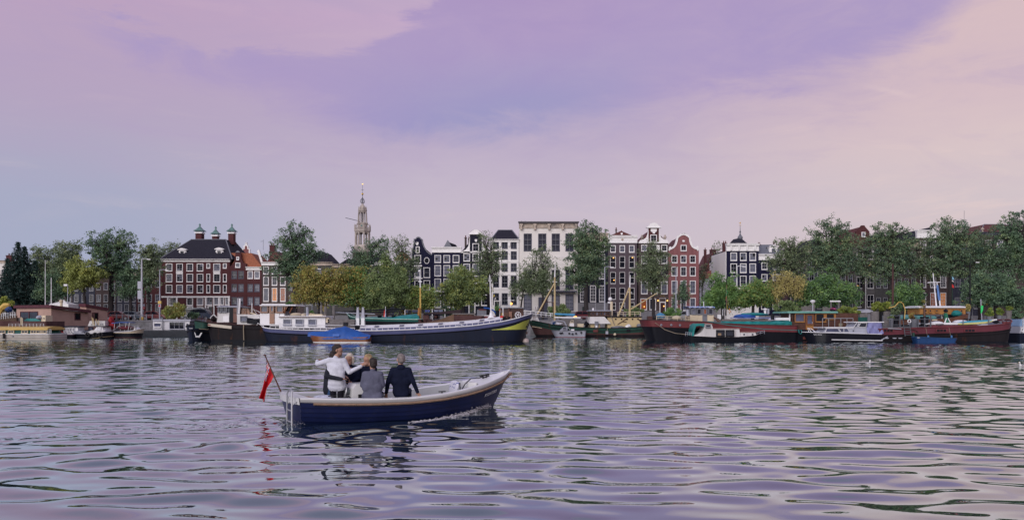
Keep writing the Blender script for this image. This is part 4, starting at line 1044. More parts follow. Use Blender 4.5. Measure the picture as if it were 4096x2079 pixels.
def tree(name,label,px,D,blobs,leaf,n=5000,size=0.34,seed=1,base_py=None,group='trees along the quay',clump=0.72,nclump=110,trunk_r=0.26,bark=None,fork=0.35,squash=0.75,droop=0.0,cat='tree',z0=None,mixleaf=None,depthk=0.8,limbs=7):
 """blobs: crown lobes (cx, cy, rx, ry) in photograph pixels at distance D"""
 rng=np.random.RandomState(seed);bark=bark or BARK
 x0=X(px,D);zb=STREET if z0 is None else z0
 T=Thing(name,label,cat,(x0,D,zb),group=group)
 C=[]
 area=np.array([b[2]*b[3] for b in blobs],float);cnt=np.maximum(4,(area/area.sum()*nclump*1.35).astype(int))
 for (cx,cy,rx,ry),c in zip(blobs,cnt):
  q=rng.normal(size=(c,3));q /= np.linalg.norm(q,axis=1)[:,None]
  q *= (rng.rand(c)**0.42)[:,None]*(1.08+0.16*rng.normal(size=c))[:,None]
  C.append(np.stack([X(cx,D)+q[:,0]*S(rx,D)*(1.12 if px>3050 else 1.04),D+q[:,1]*S(rx,D)*depthk,Z(cy,D)+q[:,2]*S(ry,D)],1))
 C=np.vstack(C);C[:,2]=np.maximum(C[:,2],zb+0.4)
 rad=clump*(0.45+0.75*rng.rand(len(C)))
 n=int(n*dict(elm=1.6,dark=1.4).get(leaf,2.2));n1=int(n*0.58);size *= 0.52
 V,F,t=leaf_cloud(C,rad,n1,size,rng,squash,droop)
 # stray leaves on the twigs between the clumps
 hubz=np.array([X(np.average([b[0] for b in blobs],weights=area),D),D,np.percentile(C[:,2],12)])
 E=hubz+(C[rng.randint(0,len(C),700)]-hubz)*(0.45+0.62*rng.rand(700))[:,None]+rng.normal(size=(700,3))*0.35
 V2,F2,t2=leaf_cloud(E,np.full(700,0.42),n-n1,size,rng,squash,droop)
 V=np.vstack([V,V2]);F=np.vstack([F,F2+len(F)*4]);t=np.concatenate([t,t2])
 mats=[LV[leaf]] if mixleaf is None else [LV[leaf],LV[mixleaf]]
 mi=None if mixleaf is None else (rng.rand(len(F))<0.35).astype(int)
 V[:,0]-=x0;V[:,1]-=D;V[:,2]-=zb
 me=raw_quads('crown',V,F,mats,attr=t,midx=mi)
 o=bpy.data.objects.new('crown',me);link(o,T.o)
 # trunk and limbs reach for the clumps
 m=MB()
 zt=C[:,2].max();zlow=np.percentile(C[:,2],8)
 zf=zb+max(0.6,(zlow-zb)*(0.75+fork))
 top=Vector((C[:,0].mean()*0.5+x0*0.5,D+C[:,1].mean()*0.0,zf))
 base=Vector((x0,D,zb-0.1))
 m.tube([base,base.lerp(top,0.08)+Vector((0,0,0.0)),base.lerp(top,0.5)+Vector((rng.normal()*0.12,rng.normal()*0.12,0)),top],[trunk_r*1.5,trunk_r*1.08,trunk_r*0.9,trunk_r*0.75],8)
 hubs=[]
 idx=rng.permutation(len(C))[:limbs]
 for i in idx:
  e=Vector(C[i]);e=top.lerp(e,0.78)
  mid=top.lerp(e,0.5)+Vector((rng.normal()*0.25,rng.normal()*0.25,0.35+abs(rng.normal())*0.2))
  m.tube([top-Vector((0,0,0.3)),mid,e],[trunk_r*0.55,trunk_r*0.36,trunk_r*0.16],6)
  for f in (0.15,0.5,0.85):hubs.append(((top.lerp(mid,f*2) if f<0.5 else mid.lerp(e,f*2-1)),trunk_r*(0.42-0.28*f)))
 H=np.array([h[0] for h in hubs])
 for c in C:
  d=np.linalg.norm(H-c,axis=1)+np.maximum(0,H[:,2]-c[2])*0.7;j=int(d.argmin());h0=Vector(H[j]);e=Vector(c)
  mid=h0.lerp(e,0.5)+Vector((rng.normal()*0.15,rng.normal()*0.15,0.12))
  m.tube([h0,mid,e],[hubs[j][1]*0.55,hubs[j][1]*0.35+0.008,0.014],4,cap=False)
 T.part('trunk',m,bark,smooth=True)
 return T

def shrub(name,label,px,py,rx,ry,D,leaf,n=900,size=0.2,seed=1,z0=None,group='shrubs on the quay and boats',droop=0.0,mixleaf=None,cat='shrub',stems=True):
 rng=np.random.RandomState(seed);z0=STREET if z0 is None else z0
 T=Thing(name,label,cat,(X(px,D),D,z0),group=group)
 c=26;q=rng.normal(size=(c,3));q /= np.linalg.norm(q,axis=1)[:,None];q *= (rng.rand(c)**0.4)[:,None]
 C=np.stack([X(px,D)+q[:,0]*S(rx,D)*0.85,D+q[:,1]*min(S(rx,D),1.6)*0.7,Z(py,D)+q[:,2]*S(ry,D)*0.85],1)
 C[:,2]=np.maximum(C[:,2],z0+0.12)
 V,F,t=leaf_cloud(C,np.full(c,min(S(rx,D),S(ry,D))*0.42),int(n*1.6),size*0.7,rng,0.8,droop)
 V-=np.array([X(px,D),D,z0])
 mats=[LV[leaf]] if mixleaf is None else [LV[leaf],LV[mixleaf]]
 mi=None if mixleaf is None else (rng.rand(len(F))<0.3).astype(int)
 o=bpy.data.objects.new('foliage',raw_quads('foliage',V,F,mats,attr=t,midx=mi));link(o,T.o)
 if stems:
  m=MB()
  for i in range(0,c,2):m.tube([(X(px,D)+(C[i][0]-X(px,D))*0.2,D,z0-0.02),tuple(C[i])],[0.03,0.01],4,cap=False)
  T.part('stem',m,BARK)
 return T

def conifer():
 D=124.0+9;px=78;rng=np.random.RandomState(8)
 x0=X(px,D);T=Thing('conifer','broad dark blue green conifer with two spires at the left edge','tree',(x0,D,STREET),group='trees along the quay')
 cs=[];ra=[];m=MB()
 def spire(pxc,top,bot,halfw,dens):
  xc=X(pxc,D);zt,zb=Z(top,D),Z(bot,D);nl=int((bot-top)/7.5)
  m.tube([(xc,D,STREET),(xc,D,zt)],[0.3,0.03],6)
  for i in range(nl):
   f=(i+0.5)/nl;z=zt+(zb-zt)*f;w=S(halfw,D)*(f**0.85)*(0.82+0.3*rng.rand())
   nb=5+int(9*f)
   for k in range(nb):
    a=2*math.pi*(k+rng.rand()*0.7)/nb;L_=w*(0.75+0.4*rng.rand())
    e=Vector((xc+L_*math.cos(a),D+L_*math.sin(a),z-0.12*L_-0.1+0.25*L_*0.3));s_=Vector((xc,D,z+0.25*L_*0.5))
    m.tube([s_,e],[0.05,0.012],3,cap=False)
    for q in range(max(2,int(L_/0.34))):
     g=(q+0.8)/max(2,int(L_/0.34));p=s_.lerp(e,min(g,1.0));cs.append((p.x,p.y,p.z-0.05));ra.append(0.16+0.24*(1-g*0.55))
 spire(72,965,1235,105,1);spire(98,983,1120,55,1);spire(30,1030,1235,70,1);spire(140,1040,1240,72,1)
 cs=np.array(cs);ra=np.array(ra)
 V,F,t=leaf_cloud(cs,ra,36000,0.16,rng,0.5,0.15,2.4)
 V-=np.array([x0,D,STREET])
 o=bpy.data.objects.new('crown',raw_quads('crown',V,F,LV['conifer'],attr=t));link(o,T.o)
 T.part('trunk',m,BARK)

def build_trees():
 conifer()
 d1,d2,d3=140.0,134.0,130.0
 E='elm_tree'
 tree(E,'thin pale elm just right of the dark conifer',175,d1,[(172,1040,50,45),(160,1005,28,18),(185,1110,45,50)],'elm',4200,0.30,21,nclump=100)
 tree(E,'airy forked elm behind the pink houseboat',268,d2,[(265,1020,58,48),(240,985,30,22),(305,985,30,24),(270,1090,55,45),(225,1060,30,40)],'elm',5600,0.30,22,nclump=150,limbs=10)
 tree('lime_tree','yellow green tree hanging over the pink houseboat',335,d3,[(335,1105,75,50),(300,1060,32,35),(370,1085,40,45),(300,1140,50,28)],'yellowgreen',6500,0.32,23,nclump=120)
 tree(E,'great round topped elm standing left of the white lamp mast',440,d2,[(440,975,88,66),(400,985,55,55),(490,975,50,55),(445,1050,90,45),(505,1080,62,55),(390,1090,48,40),(520,1130,40,30)],'dark',10500,0.32,24,nclump=230,trunk_r=0.42,limbs=12)
 tree(E,'tall airy elm behind the white lamp mast',596,d2,[(600,1000,40,34),(580,1040,42,50),(615,1060,40,70),(590,1120,45,45)],'elm',5200,0.29,25,nclump=150,limbs=9)
 tree(E,'sparse elm top just left of the long brick house roof',640,d1+22,[(690,985,30,20),(670,1010,30,28),(640,1050,30,50)],'elm',2400,0.28,26,nclump=70)
 tree(E,'large dark elm right of the long brick house',1178,d2,[(1185,940,62,46),(1140,975,52,40),(1220,985,55,50),(1175,1030,95,48),(1140,1085,70,42),(1225,1075,62,50),(1185,1135,45,35),(1262,1010,30,25)],'dark',11000,0.31,27,nclump=260,trunk_r=0.40,limbs=12)
 tree(E,'dark elm growing in front of the church tower',1462,d1,[(1435,1020,52,40),(1490,985,36,34),(1530,965,26,26),(1450,1070,70,45),(1540,1000,30,40)],'dark',4600,0.29,28,nclump=190,limbs=10)
 tree(E,'bare topped little elm left of the navy bell gable',1600,d1,[(1605,970,34,24),(1595,1005,32,28),(1640,1050,40,60),(1600,1080,35,50)],'elm',3200,0.27,29,nclump=130)
 tree('maple_tree','low bronze and yellow maple behind the white wheelhouse',1270,122.5,[(1270,1100,70,38),(1230,1150,60,42),(1320,1130,68,50),(1225,1105,42,30),(1280,1190,80,42),(1200,1185,32,28),(1390,1110,50,42)],'autumn',11000,0.28,30,nclump=190,clump=0.75,z0=0.9+1.4,mixleaf='yellowgreen',trunk_r=0.2)
 tree('hornbeam_tree','green and yellow hedge tree between the bronze maple and the pointed willow',1420,123.0,[(1420,1120,52,52),(1390,1180,60,50),(1450,1180,50,50),(1445,1085,35,30)],'fresh',7000,0.28,31,nclump=130,clump=0.75,mixleaf='autumn',trunk_r=0.2)
 tree('willow_tree','tall pointed olive green willow in the middle of the moored barges',1545,121.5,[(1548,1045,32,36),(1545,1095,62,52),(1548,1150,88,52),(1545,1200,98,45),(1600,1130,42,48),(1495,1150,42,50)],'willow',15000,0.27,32,nclump=210,clump=0.75,squash=1.0,droop=0.25)
 tree('hornbeam_tree','yellow green hornbeam behind the yellow mast',1690,122.5,[(1690,1180,52,42),(1660,1205,45,38),(1715,1205,40,40),(1640,1190,32,40)],'yellowgreen',7000,0.27,33,nclump=110,clump=0.7,mixleaf='fresh')
 tree('round_tree','dense round green tree in front of the black neck gable house',1855,128.0,[(1850,1105,62,42),(1855,1155,88,58),(1840,1205,78,38),(1800,1170,48,45),(1905,1160,45,48)],'willow',14000,0.28,34,nclump=190,clump=0.75,mixleaf='yellowgreen')
 tree(E,'tall thin elm before the white hipped roof house',1955,d2,[(1950,960,32,34),(1960,1010,52,44),(1935,1060,50,48),(1985,1055,42,50),(1950,1115,40,35)],'elm',3600,0.27,35,nclump=170,limbs=11)
 tree(E,'young airy elm in front of the cream building, left',2085,d2,[(2110,1090,42,36),(2100,1130,48,40),(2065,1160,30,40),(2130,1150,40,35)],'elm',3000,0.27,36,nclump=120,trunk_r=0.16)
 tree(E,'young airy elm in front of the cream building, right',2172,d2,[(2165,1020,48,36),(2170,1070,66,44),(2195,1110,58,40),(2150,1130,44,40),(2185,1160,38,28)],'elm',4200,0.27,37,nclump=160,trunk_r=0.18)
 tree(E,'dense dark elm covering the right end of the cream building',2347,d2,[(2345,930,58,42),(2320,975,66,46),(2375,975,62,50),(2340,1040,86,56),(2345,1100,82,52),(2310,1120,42,42),(2390,1060,45,50)],'dark',13500,0.30,38,nclump=250,trunk_r=0.38,mixleaf='elm',limbs=11)
 tree(E,'airy upright elm before the neck gable hotel',2615,d2,[(2612,1000,42,34),(2595,1045,52,42),(2650,1050,46,46),(2615,1100,70,46),(2580,1090,42,40),(2620,1150,38,30)],'elm',5400,0.28,39,nclump=190,limbs=12)
 tree(E,'slim young tree before the red bell gable house',2731,d2,[(2730,1150,24,30),(2735,1185,26,26),(2700,1195,18,22)],'dark',1300,0.27,40,nclump=50,trunk_r=0.12)
 tree(E,'thin elm at the mouth of the side street',2800,d1+20,[(2815,1080,20,40),(2870,985,24,22),(2800,1120,24,50)],'elm',900,0.28,41,nclump=50,trunk_r=0.15)
 tree('plane_tree','lush green tree right of the red bell gable house',2890,127.0,[(2890,1145,55,45),(2870,1190,58,40),(2925,1190,48,45),(2840,1200,34,32)],'fresh',9000,0.29,42,nclump=140,clump=0.8)
 tree('plane_tree','light green tree in front of the navy corner house',3010,126.5,[(3000,1180,58,42),(3045,1160,45,42),(2970,1200,45,38),(3070,1200,40,32)],'fresh',7500,0.28,43,nclump=130,clump=0.75,mixleaf='yellowgreen')
 tree('golden_willow','golden yellow weeping willow with twisted purple trunk',3142,125.8,[(3105,1130,34,34),(3145,1108,38,26),(3190,1132,32,32),(3092,1175,26,32),(3150,1138,40,24),(3205,1165,18,22)],'gold',3600,0.22,44,nclump=120,clump=0.7,bark=BARKP,trunk_r=0.5,squash=1.2,droop=0.5,limbs=9,fork=0.05)
 tree('plane_tree','broad green tree right of the golden willow',3290,127.0,[(3260,1140,55,38),(3310,1130,58,42),(3230,1185,50,42),(3350,1170,66,46),(3290,1190,80,42),(3400,1180,40,36)],'fresh',14000,0.29,45,nclump=210,clump=0.8,mixleaf='dark')
 tree(E,'sparse elm over the mansard house',3155,d2,[(3130,975,34,30),(3170,985,40,34),(3150,1040,66,46),(3105,1050,40,44),(3215,1010,36,44),(3180,1090,60,40)],'elm',5600,0.28,46,nclump=210,limbs=12)
 tree(E,'tallest dark elm of the right hand row',3330,d2,[(3330,910,62,40),(3290,945,42,40),(3370,950,52,46),(3330,1000,82,48),(3270,1030,55,52),(3390,1030,55,55),(3330,1080,90,45)],'dark',12500,0.30,47,nclump=260,trunk_r=0.4,mixleaf='elm',limbs=12)
 tree(E,'broad elm in front of the grey stone house',3560,d2,[(3555,920,58,36),(3520,960,58,42),(3600,960,58,48),(3560,1020,90,52),(3530,1090,76,48),(3620,1050,50,60)],'dark',12000,0.30,48,nclump=250,trunk_r=0.36,mixleaf='elm',limbs=12)
 tree(E,'broad elm in front of the white corniced house',3800,d2,[(3800,905,62,36),(3760,945,50,42),(3845,945,60,46),(3800,1000,88,50),(3830,1070,88,50),(3760,1060,55,45)],'dark',13000,0.30,49,nclump=260,trunk_r=0.36,mixleaf='elm',limbs=12)
 tree(E,'high elm at the right edge',4060,d2,[(4060,885,58,44),(4025,930,50,46),(4090,940,60,60),(4040,1000,90,55),(3970,1030,70,60),(4070,1080,80,55)],'dark',13000,0.31,50,nclump=260,trunk_r=0.36,limbs=12)
 tree('chestnut_tree','low spreading dark green chestnut by the lit awning',3985,127.5,[(3970,1120,75,40),(3920,1165,75,42),(4030,1165,85,48),(3960,1200,90,32),(4075,1210,50,36)],'dark',15000,0.32,51,nclump=220,clump=0.8,trunk_r=0.32)
 tree('maple_tree','small round green maple behind the terrace barge',3625,126.5,[(3625,1160,48,36),(3600,1190,38,34),(3655,1195,36,36),(3620,1215,45,26)],'fresh',7000,0.28,52,nclump=110,clump=0.7,mixleaf='dark')
 tree(E,'thin elm filling the gap between the two broad right hand elms',3690,137.0,[(3690,1000,55,50),(3665,1065,55,50),(3715,1075,48,55)],'elm',2400,0.30,53,nclump=130,limbs=9)
 tree(E,'thin elm between the tallest dark elm and the grey stone house',3450,137.0,[(3450,990,50,45),(3440,1050,55,50),(3480,1080,40,50)],'elm',2000,0.29,54,nclump=120,limbs=9)
 tree(E,'leafy elm behind the chestnut, left of the right edge elm',3920,136.0,[(3930,970,52,42),(3920,1030,62,50),(3900,1090,60,48)],'elm',4200,0.30,55,nclump=150,limbs=9)
 tree(E,'low leafy tree filling the left bank behind the pink houseboat',215,131.5,[(210,1130,55,50),(250,1165,60,36),(180,1170,45,34)],'dark',5200,0.30,56,nclump=130)
 tree(E,'low leafy tree right of the great round elm',520,133.0,[(525,1120,50,50),(500,1165,48,32),(560,1150,40,36)],'dark',3800,0.30,57,nclump=120)
 # shrubs
 shrub('garden_shrub','rounded orange flecked bush behind the white houseboat',690,1241,58,34,124.0,'yellowgreen',2600,0.2,61,z0=0.9,mixleaf='autumn')
 shrub('garden_shrub','low green bush beside the orange flecked bush',775,1260,30,16,126.5,'dark',900,0.2,62)
 shrub('garden_shrub','green bush in front of the cream building',2235,1243,52,30,127.0,'willow',2600,0.2,63)
 shrub('reed_hedge','long feathery green hedge behind the beige deckhouse',2530,1246,55,22,127.0,'willow',2600,0.18,64)
 shrub('reed_hedge','feathery green bush behind the barge with the blue bundle',2690,1250,36,24,127.0,'fresh',1500,0.18,65)
 shrub('garden_shrub','rounded grey green bush below the golden willow',3150,1232,62,32,123.0,'willow',3200,0.2,66,z0=1.2)
 shrub('garden_shrub','dark bushes at the right edge behind the barge bow',4060,1255,40,24,126.5,'dark',1500,0.2,67)
 shrub('garden_shrub','fresh lime green bush above the yellow tour boat at the left edge',15,1215,34,30,120.0,'bamboo',1600,0.2,68,z0=0.6)
 shrub('garden_shrub','green bushes under the yellow leaved hornbeam',1650,1245,45,20,124.2,'autumn',1500,0.2,69,z0=1.3)
 shrub('ivy_bush','dark ivy covered bush under the round green tree',1790,1245,40,20,126.5,'dark',1500,0.2,70)
build_trees()
# ---------------------------------------------------------------- moored boats
def paint(name,c,rough=0.45,rust=0.0,var=0.2,scale=0.7):
 return mat('paint_'+name,c,rough,var=var,scale=scale,stain=(0.10,0.040,0.020) if rust else tuple(v*0.55 for v in c[:3]),stain_amt=rust if rust else 0.12,stain_scale=1.1,streak=True,spec=0.4 if max(c[:3])>0.12 else 0.12)
P_WHITE=paint('boat_white',(0.76,0.77,0.80),0.4,var=0.1)
P_RUSTWHITE=paint('rusty_white',(0.60,0.60,0.61),0.5,0.16)
P_BLACK=paint('tar_black',(0.010,0.011,0.016),0.45,var=0.4)
P_NAVY=paint('hull_navy',(0.014,0.018,0.034),0.4,0.06,var=0.3)
P_INDIGO=paint('indigo',(0.070,0.080,0.185),0.4,var=0.15)
P_RED=paint('oxide_red',(0.150,0.032,0.038),0.5,0.10,var=0.25)
P_RUSTBLACK=paint('rusty_black',(0.017,0.015,0.018),0.6,0.14,var=0.4)
P_RUSTRED=paint('rusty_red',(0.085,0.045,0.045),0.65,0.12,var=0.35)
P_GREEN=paint('bottle_green',(0.022,0.062,0.050),0.5,0.10,var=0.35)
P_YELLOW=paint('lime_yellow',(0.46,0.50,0.09),0.45,var=0.12)
P_BEIGE=paint('beige',(0.50,0.40,0.22),0.5,0.05,var=0.12)
P_CREAM=paint('cream',(0.60,0.52,0.38),0.5,var=0.1)
P_PALEGREY=paint('pale_grey',(0.36,0.38,0.45),0.5,var=0.12)
P_GREY=paint('mid_grey',(0.16,0.17,0.20),0.6,var=0.2)
P_SUN=paint('sunny_yellow',(0.58,0.40,0.11),0.5,var=0.1)
P_TEALG=paint('dark_teal',(0.020,0.10,0.088),0.4,var=0.2)
P_BLUE=paint('deep_blue',(0.012,0.055,0.17),0.45,var=0.25)
WOOD=mat('varnished_wood',(0.19,0.068,0.024),0.35,var=0.3,scale=3.0,coat=0.3)
WOODD=mat('dark_wood',(0.085,0.036,0.024),0.5,var=0.35,scale=3.0)
WOODO=mat('orange_wood',(0.34,0.16,0.045),0.4,var=0.3,scale=3.0)
WOODG=mat('weathered_wood',(0.16,0.15,0.15),0.85,var=0.35,scale=3.5)
TARP_BLUE=mat('blue_tarpaulin',(0.012,0.080,0.33),0.5,var=0.25,scale=1.0,bump=0.4,bscale=3)
TARP_TEAL=mat('teal_tarpaulin',(0.012,0.20,0.20),0.5,var=0.35,scale=1.2,bump=0.4,bscale=3)
TARP_LILAC=mat('lilac_canvas',(0.20,0.21,0.42),0.6,var=0.2,scale=1.2,bump=0.3,bscale=4)
TARP_SKY=mat('sky_blue_plastic',(0.06,0.26,0.46),0.4,var=0.35,scale=2.0)
STEEL=mat('stainless_steel',(0.42,0.43,0.46),0.4,0.6,var=0.1)
ROPE=mat('rope',(0.32,0.27,0.20),0.9,var=0.2)
BLACKR=mat('black_rubber',(0.015,0.015,0.018),0.7,var=0.3)
G_BOAT=glass('cabin',(0.035,0.040,0.055))
G_BLUEISH=glass('cabin_blue',(0.08,0.09,0.15))

def interp(pts,x):
 xs=[p[0] for p in pts];return float(np.interp(x,xs,[p[1] for p in pts]))

class Boat(Thing):
 """a moored boat lying side-on; pixels are read on its near side at distance Dn"""
 def __init__(s,name,label,px0,px1,Dn,beam,cat='boat',group='boats moored along the quay'):
  s.Dn,s.beam,s.px0,s.px1=Dn,beam,px0,px1;s.cy=Dn+beam/2
  Thing.__init__(s,name,label,cat,(X((px0+px1)/2,Dn),s.cy,0.0),group=group)
 def x(s,px,d=0.0):return X(px,s.Dn+d)
 def z(s,py,d=0.0):return Z(py,s.Dn+d)
 def hull(s,sheer,levels,mats,names,lenL=0.1,lenR=0.1,pL=2.2,pR=2.0,rakeL=0.0,rakeR=0.0,bot=0.9,n=44,deck=0.3,deckmat=None,smooth=True):
  """sheer: (px, py) of the rail; levels: ('abs', z) or ('sheer', dz) from the keel up; one material per band; rakes in metres, top to keel"""
  us=[0.5-0.5*math.cos(math.pi*i/n) for i in range(n+1)]
  def hb(u):
   a=1.0 if u >= lenL else max(0.0,1-(1-u/lenL)**pL)**(1/pL)
   b=1.0 if 1-u >= lenR else max(0.0,1-(1-(1-u)/lenR)**pR)**(1/pR)
   return s.beam/2*min(a,b)
  X0,X1=s.x(s.px0),s.x(s.px1);KZ=-0.7
  def pt(u,z,side):
   px=s.px0+(s.px1-s.px0)*u;zs=s.z(interp(sheer,px));v=(z-KZ)/max(0.2,zs-KZ)
   w=hb(u)*(bot+(1-bot)*min(1,v)**0.8)
   x=X0+(X1-X0)*u+rakeL*(1-v)*max(0,1-u/0.25)**1.5-rakeR*(1-v)*max(0,1-(1-u)/0.25)**1.5
   return (x,s.cy+side*max(w,0.02),z)
  def lev(u,L):
   zs=s.z(interp(sheer,s.px0+(s.px1-s.px0)*u))
   return L[1] if L[0]=='abs' else zs+L[1]
  out=[]
  for k in range(len(levels)-1):
   m=MB()
   for side in (-1,1):
    rows=[]
    for q in range(3 if k==0 else 2):
     f=q/(2 if k==0 else 1)
     rows.append([pt(u,lev(u,levels[k])*(1-f)+max(lev(u,levels[k])+0.01,lev(u,levels[k+1]))*f,side*(1+0.001*k)) for u in us])
    m.grid(rows,flip=side>0)
    m.v=m.v
   for e in (0,n):     # close the ends
    r0=[pt(us[e],lev(us[e],levels[k]),sd) for sd in (-1,1)];r1=[pt(us[e],lev(us[e],levels[k+1]),sd) for sd in (-1,1)]
    m.quad(r0[0],r0[1],r1[1],r1[0])
   out.append(s.part(names[k],m,mats[k],smooth=smooth))
  if deck is not None:
   m=MB();A=[pt(u,lev(u,('sheer',-deck)),-0.985) for u in us];B=[pt(u,lev(u,('sheer',-deck)),0.985) for u in us]
   m.grid([A,B]);s.part('deck',m,deckmat or P_GREY)
  s.pt=pt;s.lev=lev;s.us=us
  return out
 def strake(s,dz,r,m,name='rubbing_strake',u0=0.0,u1=1.0,out=0.03):
  """a strip along both sides, dz from the rail"""
  b=MB()
  for side in (-1,1):
   P=[s.pt(u,s.lev(u,('sheer',dz)),side) for u in s.us if u0 <= u <= u1]
   b.tube([(p[0],p[1]+side*out,p[2]) for p in P],r,5)
  return s.part(name,b,m)
 def block(s,name,px0,px1,py0,py1,d0,d1,m,parent=None,slopeL=0.0,slopeR=0.0,label=None):
  """deckhouse block: px/py on its near face, which lies d0 behind the near side"""
  x0,x1,z0,z1=s.x(px0,d0),s.x(px1,d0),s.z(py1,d0),s.z(py0,d0)
  return s.part(name,MB().prism([(x0,z0),(x0+slopeL,z1),(x1-slopeR,z1),(x1,z0)],s.Dn+d0,s.Dn+d1),m,parent,label)
 def roof(s,name,px0,px1,py0,py1,d0,d1,m,parent=None):
  x0,x1,z0,z1=s.x(px0,d0),s.x(px1,d0),s.z(py1,d0),s.z(py0,d0);y0,y1=s.Dn+d0,s.Dn+d1;c=(z1-z0)
  n=6;rows=[]
  b=MB();prof=[(y0+(y1-y0)*i/n,z1-c*0.5*abs(2*i/n-1)**2.5) for i in range(n+1)]
  b.grid([[(x0,y,z) for y,z in prof],[(x1,y,z) for y,z in prof]],flip=True)
  b.quad((x0,y0,z0),(x1,y0,z0),(x1,y0,prof[0][1]),(x0,y0,prof[0][1]));b.quad((x0,y1,z0),(x0,y1,prof[-1][1]),(x1,y1,prof[-1][1]),(x1,y1,z0));b.quad((x0,y0,z0),(x0,y1,z0),(x1,y1,z0),(x1,y0,z0))
  b.add([(x0,y0,z0)]+[(x0,y,z) for y,z in prof]+[(x0,y1,z0)],[tuple(range(n+3))]);b.add([(x1,y0,z0)]+[(x1,y,z) for y,z in prof]+[(x1,y1,z0)],[tuple(range(n+2,-1,-1))])
  return s.part(name,b,m,parent)
 def win(s,px,py,pw,ph,d,nx=1,ny=1,fm=None,gm=None,parent=None):
  return window(s,s.x(px,d),s.z(py,d),round(S(pw,s.Dn+d),2),round(S(ph,s.Dn+d),2),s.Dn+d-0.065,nx,ny,fm or P_GREY,gm or G_BOAT,'thin')
 def port(s,px,py,r,d,rim=None,gm=None):
  x,z,rr,y=s.x(px,d),s.z(py,d),S(r,s.Dn+d),s.Dn+d
  c=lambda q:[(x+q*math.cos(k*math.pi/6),z+q*math.sin(k*math.pi/6)) for k in range(12)]
  o=s.part('porthole',MB().prism(c(rr),y-0.05,y+0.05),rim or STEEL);s.part('pane',MB().prism(c(rr*0.74),y-0.06,y-0.045),gm or G_BOAT,o)
  return o
 def rail(s,pts,h,m,d=0.25,step=22,r=0.022,name='railing',mid=True):
  """rail over (px, py) deck points, h pixels high"""
  b=MB();P=[(s.x(p,d),s.Dn+d,s.z(q,d)) for p,q in pts];hh=S(h,s.Dn+d)
  b.tube([(p[0],p[1],p[2]+hh) for p in P],r,5)
  if mid:b.tube([(p[0],p[1],p[2]+hh*0.5) for p in P],r*0.8,5)
  o=s.part(name,b,m);L=pts[-1][0]-pts[0][0];n=max(1,int(abs(L)/step))
  for i in range(n+1):
   px=pts[0][0]+L*i/n;py=interp(pts,px) if L>0 else interp(pts[::-1],px)
   s.part('stanchion',MB().tube([(s.x(px,d),s.Dn+d,s.z(py,d)),(s.x(px,d),s.Dn+d,s.z(py,d)+hh)],r,5),m,o)
  return o
 def line(s,name,pts,r,m,parent=None,n=6):
  """pts: (px, py, d)"""
  return s.part(name,MB().tube([(X(p[0],s.Dn+p[2]),s.Dn+p[2],Z(p[1],s.Dn+p[2])) for p in pts],r,n),m,parent)
 def blob(s,name,px,py,rx,ry,d,dy,m,seed=0,parent=None,rough=0.12,flat=True):
  """a bundle or cover: lumpy ellipsoid"""
  rng=np.random.RandomState(seed);b=MB();x,z=s.x(px,d),s.z(py,d);RX,RZ=S(rx,s.Dn+d),S(ry,s.Dn+d);rows=[]
  nn,mm=14,8
  for i in range(mm+1):
   row=[]
   for k in range(nn+1):
    a=2*math.pi*(k%nn)/nn;t=math.pi*i/mm
    q=1+rough*math.sin(3*a+seed+2*t)*math.sin(t)+rough*0.6*math.sin(7*a+3*seed+5*t)*math.sin(t)
    zz=-math.cos(t);zz=max(zz,-0.75) if flat else zz
    row.append((x+RX*q*math.sin(t)*math.cos(a),s.Dn+d+dy*q*math.sin(t)*math.sin(a),z+RZ*zz*(1+0.5*rough*math.sin(4*a))))
   rows.append(row)
  b.grid(rows);return s.part(name,b,m,parent,smooth=True)

def ring(T,name,c,R,r,m,n=16,parent=None,plane='xz'):
 b=MB();P=[(c[0]+R*math.cos(2*math.pi*k/n),c[1],c[2]+R*math.sin(2*math.pi*k/n)) for k in range(n+1)]
 b.tube(P,r,6,cap=False)
 return T.part(name,b,m,parent) if T else b

def bunting(T,p0,p1,sag,n,cols_,size=0.42,parent=None):
 """a line with small triangular flags, each its own part"""
 p0,p1=Vector(p0),Vector(p1);rng=random.Random(int(abs(p0.x)*100))
 f=lambda t:p0.lerp(p1,t)-Vector((0,0,sag*4*t*(1-t)))
 ln=T.part('flag_line',MB().tube([f(i/10) for i in range(11)],0.012,4),ROPE,parent)
 for i in range(n):
  a=f((i+0.3)/n);b=f((i+0.85)/n);c=(a+b)/2+Vector((rng.uniform(-.18,.18),rng.uniform(-.25,.25),-size*rng.uniform(.75,1.15)))
  T.part('pennant',MB().add([a,b,c,a+Vector((0,.01,0)),b+Vector((0,.01,0)),c+Vector((0,.01,0))],[(0,1,2),(5,4,3)]),cols_[i%len(cols_)],ln)

FL={k:mat('flag_'+k,c,0.7,var=0.15) for k,c in dict(red=(0.55,0.03,0.03),blue=(0.03,0.08,0.36),white=(0.7,0.7,0.7),green=(0.03,0.42,0.16),yellow=(0.65,0.52,0.04),orange=(0.6,0.16,0.03),pink=(0.55,0.08,0.22),sky=(0.2,0.42,0.55)).items()}

